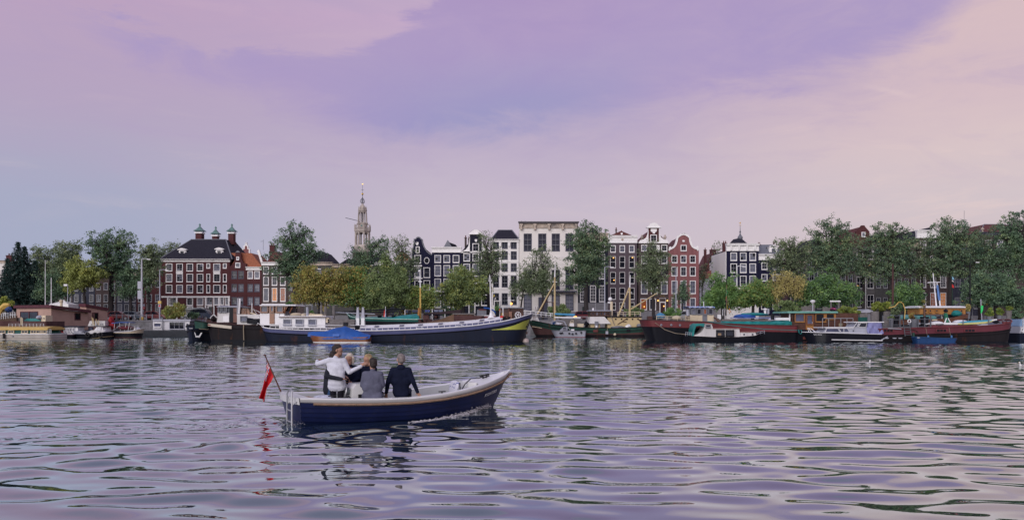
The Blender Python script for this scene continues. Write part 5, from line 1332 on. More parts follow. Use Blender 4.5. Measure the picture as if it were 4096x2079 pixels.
def build_boats():
 # ---- yellow roofed tour boat at the left edge
 b=Boat('tour_boat','cream canal tour boat with yellow roof and green side panels at the left edge',-150,206,98.0,4.0)
 sh=[(-150,1335),(206,1335)]
 b.hull(sh,[('abs',-0.7),('abs',0.28),('sheer',0)],[paint('cream_hull_low',(0.44,0.40,0.36)),paint('cream_hull',(0.56,0.52,0.47))],['hull_bottom','hull'],0.16,0.05,2.0,3.0,deck=0.05,deckmat=P_CREAM)
 b.strake(-0.02,0.05,P_WHITE);b.strake(-0.20,0.025,P_GREY);b.strake(-0.42,0.025,P_GREY)
 b.block('cabin_end',-120,189,1318,1335,0.35,3.65,P_TEALG,slopeR=0.5)
 for i,px in enumerate((12,48,102,138,160,178)):
  b.win(px-2,1326.5,24 if i%2 else 27,13,0.33,2,1,P_CREAM,G_MID)
 for px in (-40,-75):b.win(px,1326.5,27,13,0.33,2,1,P_CREAM,G_MID)
 b.roof('roof',-125,190,1305,1319,0.1,3.9,P_SUN)
 b.rail([(35,1306),(175,1306)],12,STEEL,0.9,14,0.02);b.rail([(190,1335),(204,1335)],18,STEEL,0.3,6,0.025)
 b.block('number_plate',47,54,1341,1346,-0.04,0.0,P_GREY)
 b.line('fender',[(15,1333,-0.15),(15,1354,-0.15)],0.12,BLACKR)
 # ---- work barge with excavator behind it
 b=Boat('work_barge','rusty work barge with orange excavator arm and junk behind the tour boat',-90,190,104.0,4.5)
 b.hull([(-90,1282),(190,1285)],[('abs',-0.7),('sheer',0)],[P_RUSTRED],['hull'],0.05,0.05,3,3,deck=0.1,deckmat=WOODD)
 b.block('reed_screen',-40,66,1262,1284,0.1,0.3,mat('brown_reed',(0.085,0.055,0.040),0.9,var=0.5,scale=6),label='brown reed screen')
 b.block('deck_crate',68,90,1270,1284,0.4,1.6,WOODG);b.block('tarp_heap',92,165,1273,1284,0.6,2.2,TARP_TEAL,slopeL=0.5,slopeR=0.2);b.block('tank',165,182,1261,1294,0.2,1.8,P_CREAM)
 b.blob('tank_end',160,1270,13,9,0.4,0.6,P_PALEGREY,3);b.port(176,1273,2.6,0.18,P_GREY);b.block('bench',142,160,1289,1297,0.1,0.5,WOODG)
 b.rail([(5,1276),(60,1270)],22,STEEL,0.05,9,0.03)
 b.line('pole',[(85,1300,0),(85,1268,0)],0.08,P_CREAM);b.line('pole',[(90,1300,0),(90,1272,0)],0.06,P_CREAM)
 ex=b.line('excavator_arm',[(-12,1270,1.5),(4,1235,1.5),(22,1222,1.5),(38,1219,1.5)],[0.38,0.34,0.42,0.25],P_SUN)
 b.blob('grab',37,1238,9,13,1.5,0.5,mat('blue_grab',(0.02,0.06,0.20),0.4),5,ex,0.3);b.line('hydraulic_ram',[(8,1270,1.4),(32,1250,1.4)],0.06,STEEL,ex)
 # ---- pink houseboat: two flat roofed blocks seen on their corner
 t=Thing('pink_houseboat','large salmon pink houseboat with flat maroon roofs and dark windows','houseboat',(X(205,111),111,0),group='boats moored along the quay')
 stucco=mat('salmon_stucco',(0.46,0.31,0.255),0.85,var=0.12,scale=0.8,bump=0.3,bscale=25,stain=(0.34,0.22,0.19),stain_amt=0.2,stain_scale=0.6);maroon=mat('maroon_fascia',(0.085,0.022,0.030),0.6,var=0.2)
 def blk(corners,z0,inset,rt,name):
  """corners: (px, D, roof py) around the plan, near corner second"""
  P=[(X(p,d),d) for p,d,_ in corners];R=[Z(q,d) for _,d,q in corners]
  m=MB();n=len(P);vs=[(p[0],p[1],z0) for p in P]+[(p[0],p[1],r-rt) for p,r in zip(P,R)]
  m.add(vs,[tuple(range(n-1,-1,-1)),tuple(range(n,2*n))]+[(i,(i+1)%n,(i+1)%n+n,i+n) for i in range(n)]);w=t.part('wall',m,stucco)
  cx,cy=sum(p[0] for p in P)/n,sum(p[1] for p in P)/n
  ov=[(cx+(p[0]-cx)*inset,cy+(p[1]-cy)*inset) for p in P]
  m=MB();vs=[(p[0],p[1],r-rt) for p,r in zip(ov,R)]+[(p[0],p[1],r) for p,r in zip(ov,R)]
  m.add(vs,[tuple(range(n-1,-1,-1)),tuple(range(n,2*n))]+[(i,(i+1)%n,(i+1)%n+n,i+n) for i in range(n)]);t.part('roof',m,maroon)
  return P,R
 P,R=blk([(66,117,1221),(205,111,1219),(352,117.5,1240),(215,124,1222)],0.95,1.09,0.40,'main')
 P2,R2=blk([(320,119,1214),(345,117.9,1215),(430,121.5,1232),(395,124.5,1226)],0.95,1.10,0.42,'rear')
 def facewin(A,B,f0,f1,z0,z1,gm=G_DARK,name='window'):
  A,B=Vector((A[0],A[1],0)),Vector((B[0],B[1],0));d=(B-A).normalized();nrm=Vector((d.y,-d.x,0));p,q=A.lerp(B,f0)+nrm*0.02,A.lerp(B,f1)+nrm*0.02
  w=MB();o=nrm*0.05
  for a,c,lo,hi in ((p,q,z0,z0+0.1),(p,q,z1-0.1,z1),(p,p+d*0.1,z0+.1,z1-.1),(q-d*0.1,q,z0+.1,z1-.1)):
   vs=[Vector((v.x,v.y,zz))+oo for oo in (o,-o*0.3) for v,zz in ((a,lo),(c,lo),(c,hi),(a,hi))]
   w.add(vs,[(0,1,2,3),(7,6,5,4),(0,4,5,1),(1,5,6,2),(2,6,7,3),(3,7,4,0)])
  f=t.part(name,w,maroon);t.part('pane',MB().quad((p.x,p.y,z0),(q.x,q.y,z0),(q.x,q.y,z1),(p.x,p.y,z1)),gm,f)
 facewin(P[1],P[2],0.62,0.78,2.35,3.35)
 for f in (0.14,0.30,0.46,0.61):facewin(P[1],P[2],f,f+0.055,1.2,1.55)
 facewin(P[0],P[1],0.12,0.38,2.25,3.55,G_MID);facewin(P[0],P[1],0.38,0.64,2.25,3.55,G_MID)
 facewin(P2[1],P2[2],0.28,0.55,2.4,3.45,G_DARK)
 t.part('pontoon',MB().hprism([(P[0][0]-1,117),(P[1][0],110.2),(P[2][0]+2.6,118.6),(P[3][0]+4,124.6),(P[3][0],124.6)],-0.6,0.946),mat('pontoon_concrete',(0.05,0.048,0.055),0.9,var=0.4))
 t.part('vent_pipe',MB().lathe([(0.18,R[1]-0.4),(0.18,R[1]+0.45),(0.26,R[1]+0.5),(0.26,R[1]+0.75),(0.1,R[1]+0.8)],X(245,116),116,10),P_CREAM)
 single('party_tent','white pointed tent top behind the pink houseboat roof','tent',MB().lathe([(2.1,STREET),(2.1,Z(1216,126)),(1.0,Z(1208,126)),(0.35,Z(1203,126)),(0.05,Z(1198,126))],X(223,126),128.3,4,rot=math.pi/4),WHITE,(X(223,126),128.3,STREET))
 # ---- three small boats in front of the pink houseboat
 b=Boat('small_tug','small dark tug with white wheelhouse right of the tour boat',207,300,106.5,2.6)
 b.hull([(207,1333),(250,1337),(300,1337)],[('abs',-0.7),('sheer',0)],[P_BLACK],['hull'],0.35,0.2,1.9,2.2,0.3,deck=0.1)
 b.strake(-0.05,0.06,mat('plum',(0.07,0.03,0.06),0.5));b.block('deck_box',228,248,1329,1338,0.5,1.8,P_WHITE,slopeL=0.15)
 b.block('wheelhouse',250,312,1307,1338,0.45,2.1,P_WHITE,slopeL=0.25,slopeR=0.05)
 for px in (261,274,284,295):b.win(px,1318,7.5,17,0.44,1,1,P_WHITE,G_DARK)
 b.roof('roof',252,315,1303,1308,0.3,2.3,P_NAVY);ring(b,'life_ring',(b.x(241),106.9,b.z(1331)),0.16,0.06,FL['red'])
 b=Boat('tug_boat','black hulled tug with pale blue bow cover and sweeping white cabin',284,424,106.0,3.4)
 b.hull([(284,1334),(330,1336),(380,1333),(424,1326)],[('abs',-0.7),('sheer',0)],[P_BLACK],['hull'],0.25,0.2,2.0,2.0,0.5,deck=0.1)
 b.strake(-0.05,0.05,P_NAVY);b.strake(-0.62,0.03,P_BEIGE,'boot_line')
 b.block('bow_cover',288,338,1323,1335,0.8,2.6,P_PALEGREY,slopeL=0.2,slopeR=0.3);text_part(b,'name_lettering','LEON',b.x(313),b.Dn+0.74,b.z(1330),S(16,b.Dn),P_BLACK)
 b.block('cabin',334,418,1320,1336,0.4,3.0,P_RUSTWHITE,slopeL=1.0,slopeR=0.1);b.block('wheelhouse',375,412,1305,1321,0.55,2.8,P_WHITE,slopeL=0.45,slopeR=0.1)
 for px in (390,396,402):b.win(px,1313,5,11,0.52,1,1,P_WHITE,G_DARK)
 b.win(364,1313,18,11,0.6,1,1,P_NAVY,G_BLUEISH);b.roof('roof',340,413,1303,1306,0.4,3.0,P_NAVY)
 b.rail([(384,1333),(420,1328)],10,P_WHITE,0.15,10)
 b.block('after_house',350,420,1283,1306,2.0,3.3,P_RUSTWHITE,slopeL=0.3)
 for px in (366,390,403,411):b.port(px,1297,2.2,1.98,P_GREY)
 for a,c in (((372,1300),(368,1268)),((378,1302),(372,1272)),((395,1300),(395,1280)),((390,1295),(384,1276))):b.line('spar',[(a[0],a[1],1.5),(c[0],c[1],1.5)],0.05,P_BEIGE)
 b.line('mast',[(378,1305,1.6),(376,1252,1.6)],0.06,P_RUSTRED)
 for px in (352,382,404):ring(b,'tyre_fender',(b.x(px),b.Dn-0.1,0.45),0.24,0.10,BLACKR)
 b=Boat('motor_sloop','cream and black motor sloop with blue sun awning and red folded sail',424,554,108.0,3.0)
 b.hull([(424,1326),(470,1327),(520,1324),(554,1313)],[('abs',-0.7),('abs',0.12),('abs',0.62),('sheer',0)],[P_RUSTRED,P_BLACK,P_CREAM],['boot_top','hull','topside'],0.15,0.32,2.2,1.8,0.2,0.6,0.75,deck=0.12,deckmat=WOOD)
 b.strake(-0.02,0.045,P_WHITE)
 b.blob('red_cover',505,1312,32,9,1.0,0.9,mat('burgundy_canvas',(0.11,0.02,0.03),0.7),4,rough=0.2)
 b.block('fore_cabin',534,549,1309,1320,0.9,2.1,P_WHITE,slopeL=0.1,slopeR=0.3);b.port(543,1315,2,0.88)
 b.line('boom',[(455,1320,1.2),(480,1300,1.2),(500,1304,1.2)],0.05,P_WHITE);sail=mat('red_sail',(0.30,0.018,0.025),0.7,var=0.3)
 b.blob('folded_sail',444,1281,9,15,1.2,0.4,sail,2,rough=0.25);b.blob('folded_sail',452,1303,12,16,1.2,0.5,sail,6,rough=0.25);b.line('mast',[(446,1326,1.2),(448,1264,1.2)],0.06,WOOD)
 b.part('awning',MB().prism([(b.x(456,1),b.z(1291,1)),(b.x(490,1),b.z(1287,1)),(b.x(520,1),b.z(1289,1)),(b.x(520,1),b.z(1291,1)),(b.x(490,1),b.z(1289.5,1)),(b.x(456,1),b.z(1293.5,1))],b.Dn+0.3,b.Dn+2.6),TARP_BLUE)
 for px,q in ((460,455),(478,482),(505,498),(518,512)):b.line('awning_pole',[(px,1290,0.4),(q,1323,0.3)],0.025,P_WHITE)
 b.rail([(508,1322),(552,1313)],12,STEEL,0.6,12)
 # ---- white houseboat
 b=Boat('white_houseboat','low white timber houseboat with grey roof edge and three part window',560,772,117.0,6.0,'houseboat')
 b.part('pontoon',MB().box(b.x(556),b.x(775),117,123,-0.6,b.z(1322)),mat('dark_pontoon',(0.022,0.027,0.036),0.7,var=0.3))
 sid=mat('white_siding',(0.60,0.61,0.66),0.6,var=0.06);zz0,zz1=b.z(1319,.3),b.z(1284,.3)
 b.part('wall',MB().box(b.x(613,.3),b.x(758,.3),117.32,122.7,b.z(1322)+0.002,zz1),P_GREY)
 for i in range(8):
  b.part('siding_board',MB().box(b.x(612,.3),b.x(759,.3),117.28,117.318,zz0+(zz1-zz0)*i/8+0.006,zz0+(zz1-zz0)*(i+1)/8-0.006),sid)
 b.block('roof',611,762,1276.5,1283.8,0.1,5.9,P_PALEGREY);b.win(631,1299,30,16,0.27,1,1,P_WHITE,G_BLUEISH);b.win(708,1301.5,60,29,0.27,3,1,P_PALEGREY,G_DARK);b.win(751,1301,14,20,0.27,1,1,P_WHITE,G_BLUEISH)
 b.line('drain_pipe',[(651,1277,0.1),(651,1326,0.1)],0.06,P_GREY)
 # ---- ship lying bow-on
 D0=90.8
 t=Thing('bow_on_ship','black ship lying bow first with white W plate under its name','boat',(X(768,D0),D0,0),rz=-math.pi/2,group='boats moored along the quay',local=True)
 Lb=16.0;n=24
 def hp(u,v,sd):   # local: +x towards the camera
  w=1.55*(max(0.0,1-max(0,(u-0.72)/0.28)**2.2))**0.5;zs=1.05+0.75*max(0,(u-0.55)/0.45)**1.6;z=-0.6+(zs+0.6)*v
  return (-Lb+Lb*u-0.45*(1-v)*max(0,(u-0.8)/0.2),sd*max(0.03,w*(0.78+0.22*v)),z)
 us=[1-(1-i/n)**1.6 for i in range(n+1)]
 m=MB()
 for sd in (-1,1):m.grid([[hp(u,v,sd) for u in us] for v in (0,.35,.7,1)],flip=sd>0)
 t.part('hull',m,P_NAVY,smooth=True)
 t.part('deck',MB().grid([[hp(u,0.9,-0.98) for u in us],[hp(u,0.9,0.98) for u in us]]),P_RUSTRED)
 m=MB()
 for sd in (-1,1):
  m.tube([tuple(np.array(hp(u,1.0,sd))+np.array([0,sd*.03,0])) for u in us],0.07,5);m.tube([tuple(np.array(hp(u,0.72,sd))+np.array([0.0,sd*.03,0])) for u in us],0.06,5)
 t.part('rubbing_strake',m,P_RUSTBLACK)
 for sd,u0,txt in ((1,0.93,'WODAN'),(-1,0.995,'WODAN')):
  pass
 me=text_mesh('WODAN',0.85,P_WHITE)
 o=t.shared('name_lettering',me,(-0.62,1.02,1.42));o.rotation_euler=(0,0,math.radians(118))
 o=t.shared('name_lettering',text_mesh('WODAN',0.55,P_WHITE),(-0.02,-0.32,1.38));o.rotation_euler=(0,0,math.radians(62))
 t.part('anchor_plate',MB().prism([(0,0),(0,1)],0,0) if False else MB().add([(0.02,.25,1.0),(0.02,.40,.45),(-.22,.75,.42),(-.35,1.0,.95),(-.30,.85,.95),(-.2,.68,.62),(-.05,.45,.62),(0.03,.33,1.0)],[(0,1,6,7),(1,2,5,6),(2,3,4,5)]),P_WHITE)
 t.part('bollard',MB().lathe([(0.12,1.3),(0.1,1.9),(0.15,1.95)],-0.9,0,8),P_BLACK)
 t.part('mooring_line',MB().tube([(-0.5,0.2,1.75),(-0.2,0.8,1.35),(-0.6,1.5,1.3),(-1.2,2.0,1.45)],0.035,5),ROPE)
 t.part('cabin',MB().box(-14,-7.5,-1.2,1.2,0.95,2.35).box(-14.1,-7.4,-1.3,1.3,2.352,2.43),P_RUSTRED)
 # lattice spars on it
 m=MB()
 for k in range(10):m.tube([(-3-k*.3,-1.0+.2*k,1.5),(-3.5-k*.2,-0.7+.22*k,2.6+.25*math.sin(k))],0.035,4)
 m.tube([(-4,0.8,1.4),(-4,0.8,4.9)],0.05,5);t.part('spar',m,P_RUSTRED)
 # ---- dark green dinghy hung at the bow of the rusty barge
 b=Boat('hanging_dinghy','small dark green dinghy slung beside the black bow-on ship',768,826,88.0,1.3)
 b.hull([(768,1280),(797,1286),(826,1290)],[('abs',b.z(1313)),('sheer',0)],[P_GREEN],['hull'],0.35,0.25,1.7,1.9,0.5,0.2,0.55,deck=0.18,deckmat=P_BLACK);b.strake(0.0,0.035,P_RUSTBLACK,'gunwale')
 # ---- rusty barge with white wheelhouse
 b=Boat('rusty_barge','old rusty black barge with shabby white wheelhouse and stovepipes',806,1220,88.6,4.6)
 b.hull([(806,1289),(860,1291),(930,1297),(1000,1300),(1220,1302)],[('abs',-0.7),('abs',0.25),('sheer',-0.36),('sheer',0)],[P_BLACK,P_RUSTBLACK,P_RUSTBLACK],['boot_top','hull','bulwark'],0.12,0.03,2.0,3,0.6,0,0.86,deck=0.15,deckmat=P_RUSTRED)
 b.strake(0.0,0.05,P_RUSTRED);b.strake(-0.42,0.05,P_RUSTBLACK)
 board=paint('stained_name_board',(0.60,0.55,0.46),0.6,0.16)
 b.part('name_board',MB().prism([(b.x(820),b.z(1291)),(b.x(928),b.z(1303)),(b.x(928),b.z(1315)),(b.x(820),b.z(1302))],b.Dn-0.14,b.Dn-0.04),board)
 b.part('lettering',MB().prism([(b.x(823),b.z(1295)),(b.x(844),b.z(1297.5)),(b.x(844),b.z(1302)),(b.x(823),b.z(1299.5))],b.Dn-0.16,b.Dn-0.141),mat('faded_red',(0.25,0.08,0.07),0.7))
 b.block('coaming',950,1210,1298,1305,0.3,4.2,P_GREEN)
 b.block('wheelhouse',867,917,1250,1289,0.9,3.6,P_RUSTWHITE,slopeL=0.08);b.win(881,1237,14,22,0.9,1,1,P_GREY,G_MID);b.win(900,1237,18,22,0.9,1,1,P_GREY,G_MID)
 b.block('wheelhouse_upper',870,952,1226,1250,0.98,3.5,P_GREY);b.roof('roof',866,955,1222,1228,0.7,3.8,P_PALEGREY)
 b.win(943,1238,14,24,0.95,1,1,WOODD,G_MID);b.block('door_opening',917,933,1232,1288,0.88,1.0,P_BLACK);b.block('door',933,950,1232,1289,0.85,0.97,mat('brown_door',(0.16,0.075,0.06),0.6));b.block('locker',892,916,1264,1287,0.84,0.9,P_WHITE)
 b.block('cabin',948,1042,1257,1300,0.6,3.9,P_RUSTWHITE);b.win(975,1274,27,21,0.58,1,1,P_GREY,G_BLUEISH)
 b.block('wooden_skylight',958,1000,1229,1257,1.2,3.2,WOOD,slopeR=0.25)
 for px in (966,974,983):b.win(px,1244,7.5,20,1.18,1,1,WOOD,G_CURT)
 b.blob('rolled_cover',985,1231,20,4,1.6,0.7,WOODG,3)
 b.line('stovepipe',[(950,1262,0.8),(952,1192,0.8)],0.09,STEEL);b.line('stovepipe',[(956,1255,0.8),(960,1194,0.8)],0.10,P_WHITE)
 b.line('davit',[(1040,1275,0.4),(1014,1236,0.2),(1042,1250,0.5)],0.045,P_WHITE);b.line('boom',[(994,1249,1.5),(1025,1257,1.0)],0.07,P_CREAM)
 b.line('rope',[(975,1296,-0.1),(974,1320,-0.14),(975.5,1360,-0.12)],0.05,ROPE);b.line('mast',[(920,1222,1.5),(919,1205,1.5)],0.04,WOODD);b.line('mast',[(1008,1250,1.5),(1008,1212,1.5)],0.05,P_WHITE)
 b.line('crane_arm',[(850,1285,1.5),(842,1272,1.5),(855,1258,1.5),(868,1270,1.5)],0.09,P_RUSTWHITE);b.blob('engine_drum',858,1275,12,14,1.8,0.8,P_RUSTBLACK,2)
 b=Boat('hanging_dinghy','little black dinghy hung on davits behind the indigo barge',980,1042,88.0,1.2)
 b.hull([(980,1271),(1005,1276),(1042,1275)],[('abs',b.z(1294)),('sheer',0)],[P_BLACK],['hull'],0.35,0.25,1.7,2.2,0.3,0.1,0.5,deck=0.14,deckmat=P_GREY);b.strake(0.0,0.035,P_NAVY,'gunwale')
 # ---- the long indigo barge
 sh=[(1025,1301),(1045,1309),(1080,1314),(1200,1320),(1350,1323),(1500,1323),(1650,1318),(1800,1310),(1900,1302),(2000,1288),(2060,1275),(2133,1253)]
 b=Boat('indigo_barge','very long indigo and black barge with white rail and lime yellow bow',1025,2133,86.5,5.2)
 b.hull(sh,[('abs',-0.7),('abs',0.10),('sheer',-0.50),('sheer',-0.42),('sheer',0)],[P_BLACK,P_NAVY,P_BLACK,P_INDIGO],['boot_top','hull','rubbing_band','topside'],0.05,0.085,2.0,1.8,0.7,1.25,0.82,n=64,deck=0.12,deckmat=P_PALEGREY)
 b.strake(0.02,0.055,P_WHITE,'white_rail');b.strake(-0.46,0.06,P_BLACK,'rubbing_strake')
 m=MB();rows=[[],[]]
 for i in range(26):
  u=0.853+(0.995-0.853)*i/25;f=i/25
  zt=b.lev(u,('sheer',-0.56));zl=max(1.18,0.0)+0.0;zl=min(zt-0.05,1.30-0.0+0.05*f)
  zt2=zl+(zt-zl)*min(1,0.25+f*0.9)
  for r,z in ((0,zl),(1,zt2)):
   p=b.pt(u,z,-1.0);rows[r].append((p[0]+0.01*f,p[1]-0.02,p[2]))
 m.grid(rows);b.part('yellow_bow_panel',m,P_YELLOW)
 # hatch: indigo coaming and sloping white top, following the sheer
 def follow(px,dpy,d):return (b.x(px,d),b.Dn+d,Z(interp(sh,px)-dpy,b.Dn) )
 pxs=[1440+i*28.5 for i in range(21)]
 b.part('coaming',MB().grid([[follow(p,-1,.55) for p in pxs],[follow(p,10.5,.55) for p in pxs]]).grid([[follow(p,10.5,4.65) for p in pxs],[follow(p,-1,4.65) for p in pxs]]),P_INDIGO)
 b.part('hatch_cover',MB().grid([[follow(p,10.5,.5) for p in pxs],[follow(p,21,1.7) for p in pxs],[follow(p,23,2.6) for p in pxs],[follow(p,21,3.5) for p in pxs],[follow(p,10.5,4.7) for p in pxs]]).add([follow(1440,d,e) for d,e in ((-1,.5),(10.5,.5),(21,1.7),(23,2.6),(21,3.5),(10.5,4.7),(-1,4.7))],[(0,1,2,3,4,5,6)]),P_WHITE)
 for px in (1505,1605,1680,1760,1845,1925):
  a,c=follow(px-9,13.5,.8),follow(px+9,13.5,.8);e,f_=follow(px+13,19,1.45),follow(px-5,19,1.45)
  up=Vector((0,-.02,.05));b.part('skylight',MB().quad(*[tuple(Vector(q)+up) for q in (a,c,e,f_)]),G_PALE)
 ro=None
 for i in range(42):
  px=1080+i*22.5
  if px>2010:break
  p=follow(px,0,.12);q=follow(px,10.5,.12);b.part('stanchion',MB().tube([p,q],0.028,5),P_WHITE)
 b.part('upper_rail',MB().tube([follow(p,10.8,.12) for p in [1080+i*20 for i in range(18)]],0.03,5).tube([follow(p,22,.12) for p in (1110,1150,1250,1370)] ,0.03,5).tube([follow(p,22.5,.3) for p in [1402+i*20 for i in range(30)]],0.022,5),P_WHITE)
 b.part('stern_rail',MB().tube([(b.x(1028,.4),b.Dn+.4,b.z(1300)),(b.x(1030,.4),b.Dn+.4,b.z(1292)),(b.x(1052,.3),b.Dn+.3,b.z(1300)),(b.x(1056,.3),b.Dn+.3,b.z(1309))],0.035,5),P_WHITE)
 for px in (1498,1680,1840):
  b.part('grab_rail',MB().tube([follow(px-14,.5,.02),follow(px-13,5.5,.02),follow(px+13,5.5,.02),follow(px+14,.5,.02)],0.035,5),P_WHITE)
 b.block('wheelhouse',1040,1116,1253,1300,0.9,4.3,P_WHITE);b.block('wheelhouse_upper',1041,1136,1221,1253,0.97,4.2,WOOD,slopeR=-0.45)
 for px,w in ((1058,29),(1120,27)):b.win(px,1236,w,26,0.93,1,1,WOOD,G_PALE)
 d_=b.block('door',1078,1098,1222,1295,0.84,0.93,WOOD);b.win(1089,1235,14,24,0.83,1,1,WOOD,G_CURT)
 b.block('side_wall',1098,1137,1253,1300,1.0,4.2,P_WHITE)
 b.part('windscreen',MB().quad((b.x(1137),b.Dn+1,b.z(1253)),(b.x(1146),b.Dn+1,b.z(1222)),(b.x(1146),b.Dn+4.2,b.z(1222)),(b.x(1137),b.Dn+4.2,b.z(1253))),G_MID)
 b.roof('roof',1038,1183,1216,1222.5,0.6,4.6,P_WHITE)
 b.line('roof_post',[(1137,1253,1.0),(1146,1222,1.0)],0.07,WOOD);b.line('roof_post',[(1158,1252,1.0),(1172,1222,1.0)],0.06,WOOD)
 b.block('cabin',1116,1301,1268,1312,0.8,4.4,P_WHITE);b.block('cabin_roof',1113,1303,1263,1267.5,0.6,4.6,P_WHITE);b.block('cabin_roof_edge',1115,1302,1266,1268.8,0.57,0.598,WOODD)
 for px in (1149,1198,1249):b.win(px,1288,32,25,0.78,1,1,P_PALEGREY,G_BLUEISH)
 b.blob('roof_locker',1185,1258,24,8,1.6,0.8,P_CREAM,3,rough=0.03);b.blob('roof_locker',1218,1260,12,8,1.6,0.8,P_CREAM,4,rough=0.03);b.block('roof_box',1226,1290,1256,1263.5,1.0,2.6,P_CREAM)
 b.block('stair_cover',1282,1318,1270,1290,0.9,2.0,P_CREAM,slopeR=0.1);b.line('vent_post',[(1230,1268,1.0),(1229,1228,1.0)],0.13,P_PALEGREY)
 for i in range(4):
  z0,z1=b.z(1309-i*8.4),b.z(1301.4-i*8.4);b.part('screen_board',MB().box(b.x(1303),b.x(1412),b.Dn+0.9,b.Dn+0.98,z0,z1),WOODG)
 b.block('deck_crate',1373,1390,1288,1301,0.7,1.4,P_BLACK);b.block('deck_table',1392,1416,1290,1303,0.8,1.5,WOODG)
 b.line('mast',[(1964,1262,1.6),(1960.5,1125,1.6),(1958.5,1100,1.6)],[0.085,0.06,0.04],P_WHITE);b.part('mast_foot',MB().lathe([(0.42,b.z(1272,1.6)),(0.22,b.z(1262,1.6)),(0.13,b.z(1248,1.6))],b.x(1965,1.6),b.Dn+1.6,8),P_WHITE)
 b.line('crosstree',[(1954,1124,1.6),(1967,1124,1.6)],0.03,P_WHITE);b.line('mast_spike',[(1954,1124,1.6),(1958.5,1096,1.6),(1966,1124,1.6)],0.02,P_WHITE)
 bunting(b,(b.x(1961,1.6),b.Dn+1.6,b.z(1128,1.6)),(b.x(2016,1.6),b.Dn+1.6,b.z(1262,1.6)),0.35,12,[FL['white'],FL['red'],FL['sky'],FL['yellow'],FL['white'],FL['blue'],FL['green']],0.30)
 b.line('jackstaff',[(2012,1264,1.6),(2012,1230,1.6)],0.05,P_WHITE)
 w=ring(b,'anchor_winch',(b.x(2072,1.3),b.Dn+1.3,b.z(1259,1.3)),0.30,0.035,P_WHITE)
 for k in range(5):b.part('spoke',MB().tube([(b.x(2072,1.3),b.Dn+1.3,b.z(1259,1.3)),(b.x(2072,1.3)+.29*math.cos(k*1.256),b.Dn+1.3,b.z(1259,1.3)+.29*math.sin(k*1.256))],0.025,4),P_WHITE,w)
 b.part('winch_stand',MB().box(b.x(2058,1.3),b.x(2090,1.3),b.Dn+1.4,b.Dn+2.2,b.z(1285),b.z(1262)),P_BLACK)
 for px in (2018,2036):b.part('bollard',MB().lathe([(0.13,b.z(1287)),(0.13,b.z(1270)),(0.18,b.z(1269)),(0.18,b.z(1266))],b.x(px,1),b.Dn+1.0,10),P_BLACK)
 b.blob('orange_buoy',2008,1267,8,5,1.2,0.2,FL['red'],2)
 an=b.part('anchor',MB().tube([(b.x(2108),b.cy-0.75,b.z(1290)),(b.x(2116),b.cy-1.0,b.z(1302))],0.06,5).prism([(b.x(2095),b.z(1305)),(b.x(2105),b.z(1301)),(b.x(2117),b.z(1305)),(b.x(2105),b.z(1311))],b.cy-1.1,b.cy-0.98),P_BLACK)
 single('mooring_buoy','round pale float at the waterline below the lime yellow bow','buoy',MB().ball((X(2103,88.6),88.6,0.05),0.36,12,8),paint('float_pink',(0.46,0.38,0.36)),(X(2103,88.6),88.6,0),smooth=True)
 # garden heaters on the barge
 for px in (1431,1452):
  t=Thing('patio_heater','tall tapering steel patio heater, %s of the pair'%('left' if px<1440 else 'right'),'heater',(X(px,87.9),87.9,Z(1300,87.9)),group='patio heaters on the indigo barge')
  q=math.sqrt(2)
  t.part('base',MB().lathe([(0.20*q,Z(1300,87.9)),(0.19*q,Z(1272,87.9))],X(px,87.9),87.9,4,rot=math.pi/4),STEEL);t.part('glass_pyramid',MB().lathe([(0.19*q,Z(1272,87.9)+.003),(0.07*q,Z(1229,87.9))],X(px,87.9),87.9,4,rot=math.pi/4),P_PALEGREY)
  m=MB()
  for sx in (-1,1):
   for sy in (-1,1):m.tube([(X(px,87.9)+sx*.21,87.9+sy*.21,Z(1300,87.9)),(X(px,87.9)+sx*.08,87.9+sy*.08,Z(1227,87.9))],0.022,4)
  t.part('corner_frame',m,STEEL)
 # ---- launch under the blue tarpaulin
 b=Boat('covered_launch','wooden launch under a bright blue tarpaulin alongside the indigo barge',1228,1477,83.6,1.9)
 sh2=[(1228,1340),(1300,1347),(1400,1349),(1477,1346)]
 b.hull(sh2,[('abs',-0.5),('abs',0.03),('abs',0.13),('sheer',0)],[P_BLACK,P_WHITE,WOOD],['bottom','waterline_stripe','hull'],0.30,0.06,1.8,3,0.8,0.1,0.78,deck=0.02,deckmat=WOODD)
 ridge=[(1225,1329),(1240,1326),(1290,1325),(1318,1317),(1336,1311),(1358,1308),(1372,1304),(1386,1309),(1408,1317),(1425,1321),(1445,1331),(1464,1336),(1478,1341)]
 hem=[(1225,1345),(1260,1350),(1300,1357),(1335,1356),(1372,1354),(1430,1358),(1462,1356),(1478,1353)]
 rows=[]
 pxs2=[1224+i*254/36 for i in range(37)]
 rngt=np.random.RandomState(3)
 def tarp_rows(side):
  R_=[]
  for f in (0,.15,.35,.6,.8,1.0):
   row=[]
   for i,p in enumerate(pxs2):
    zr,zh=b.z(interp(ridge,p)),b.z(interp(hem,p));e=min(1,(p-1222)/50,(1480-p)/20);w=1.02*max(.12,min(1,(p-1222)/75))**.6
    fold=0.05*math.sin(p*0.21+f*3)*f*(1-f)*3+0.03*math.sin(p*0.5+f*7)*f
    row.append((b.x(p),b.cy+side*(w*(f**0.7)+fold),zr+(zh-zr)*(f**1.5 if f<1 else 1.0)))
   R_.append(row)
  return R_
 b.part('tarpaulin',MB().grid(tarp_rows(-1),flip=True).grid(tarp_rows(1)),TARP_BLUE,smooth=True)
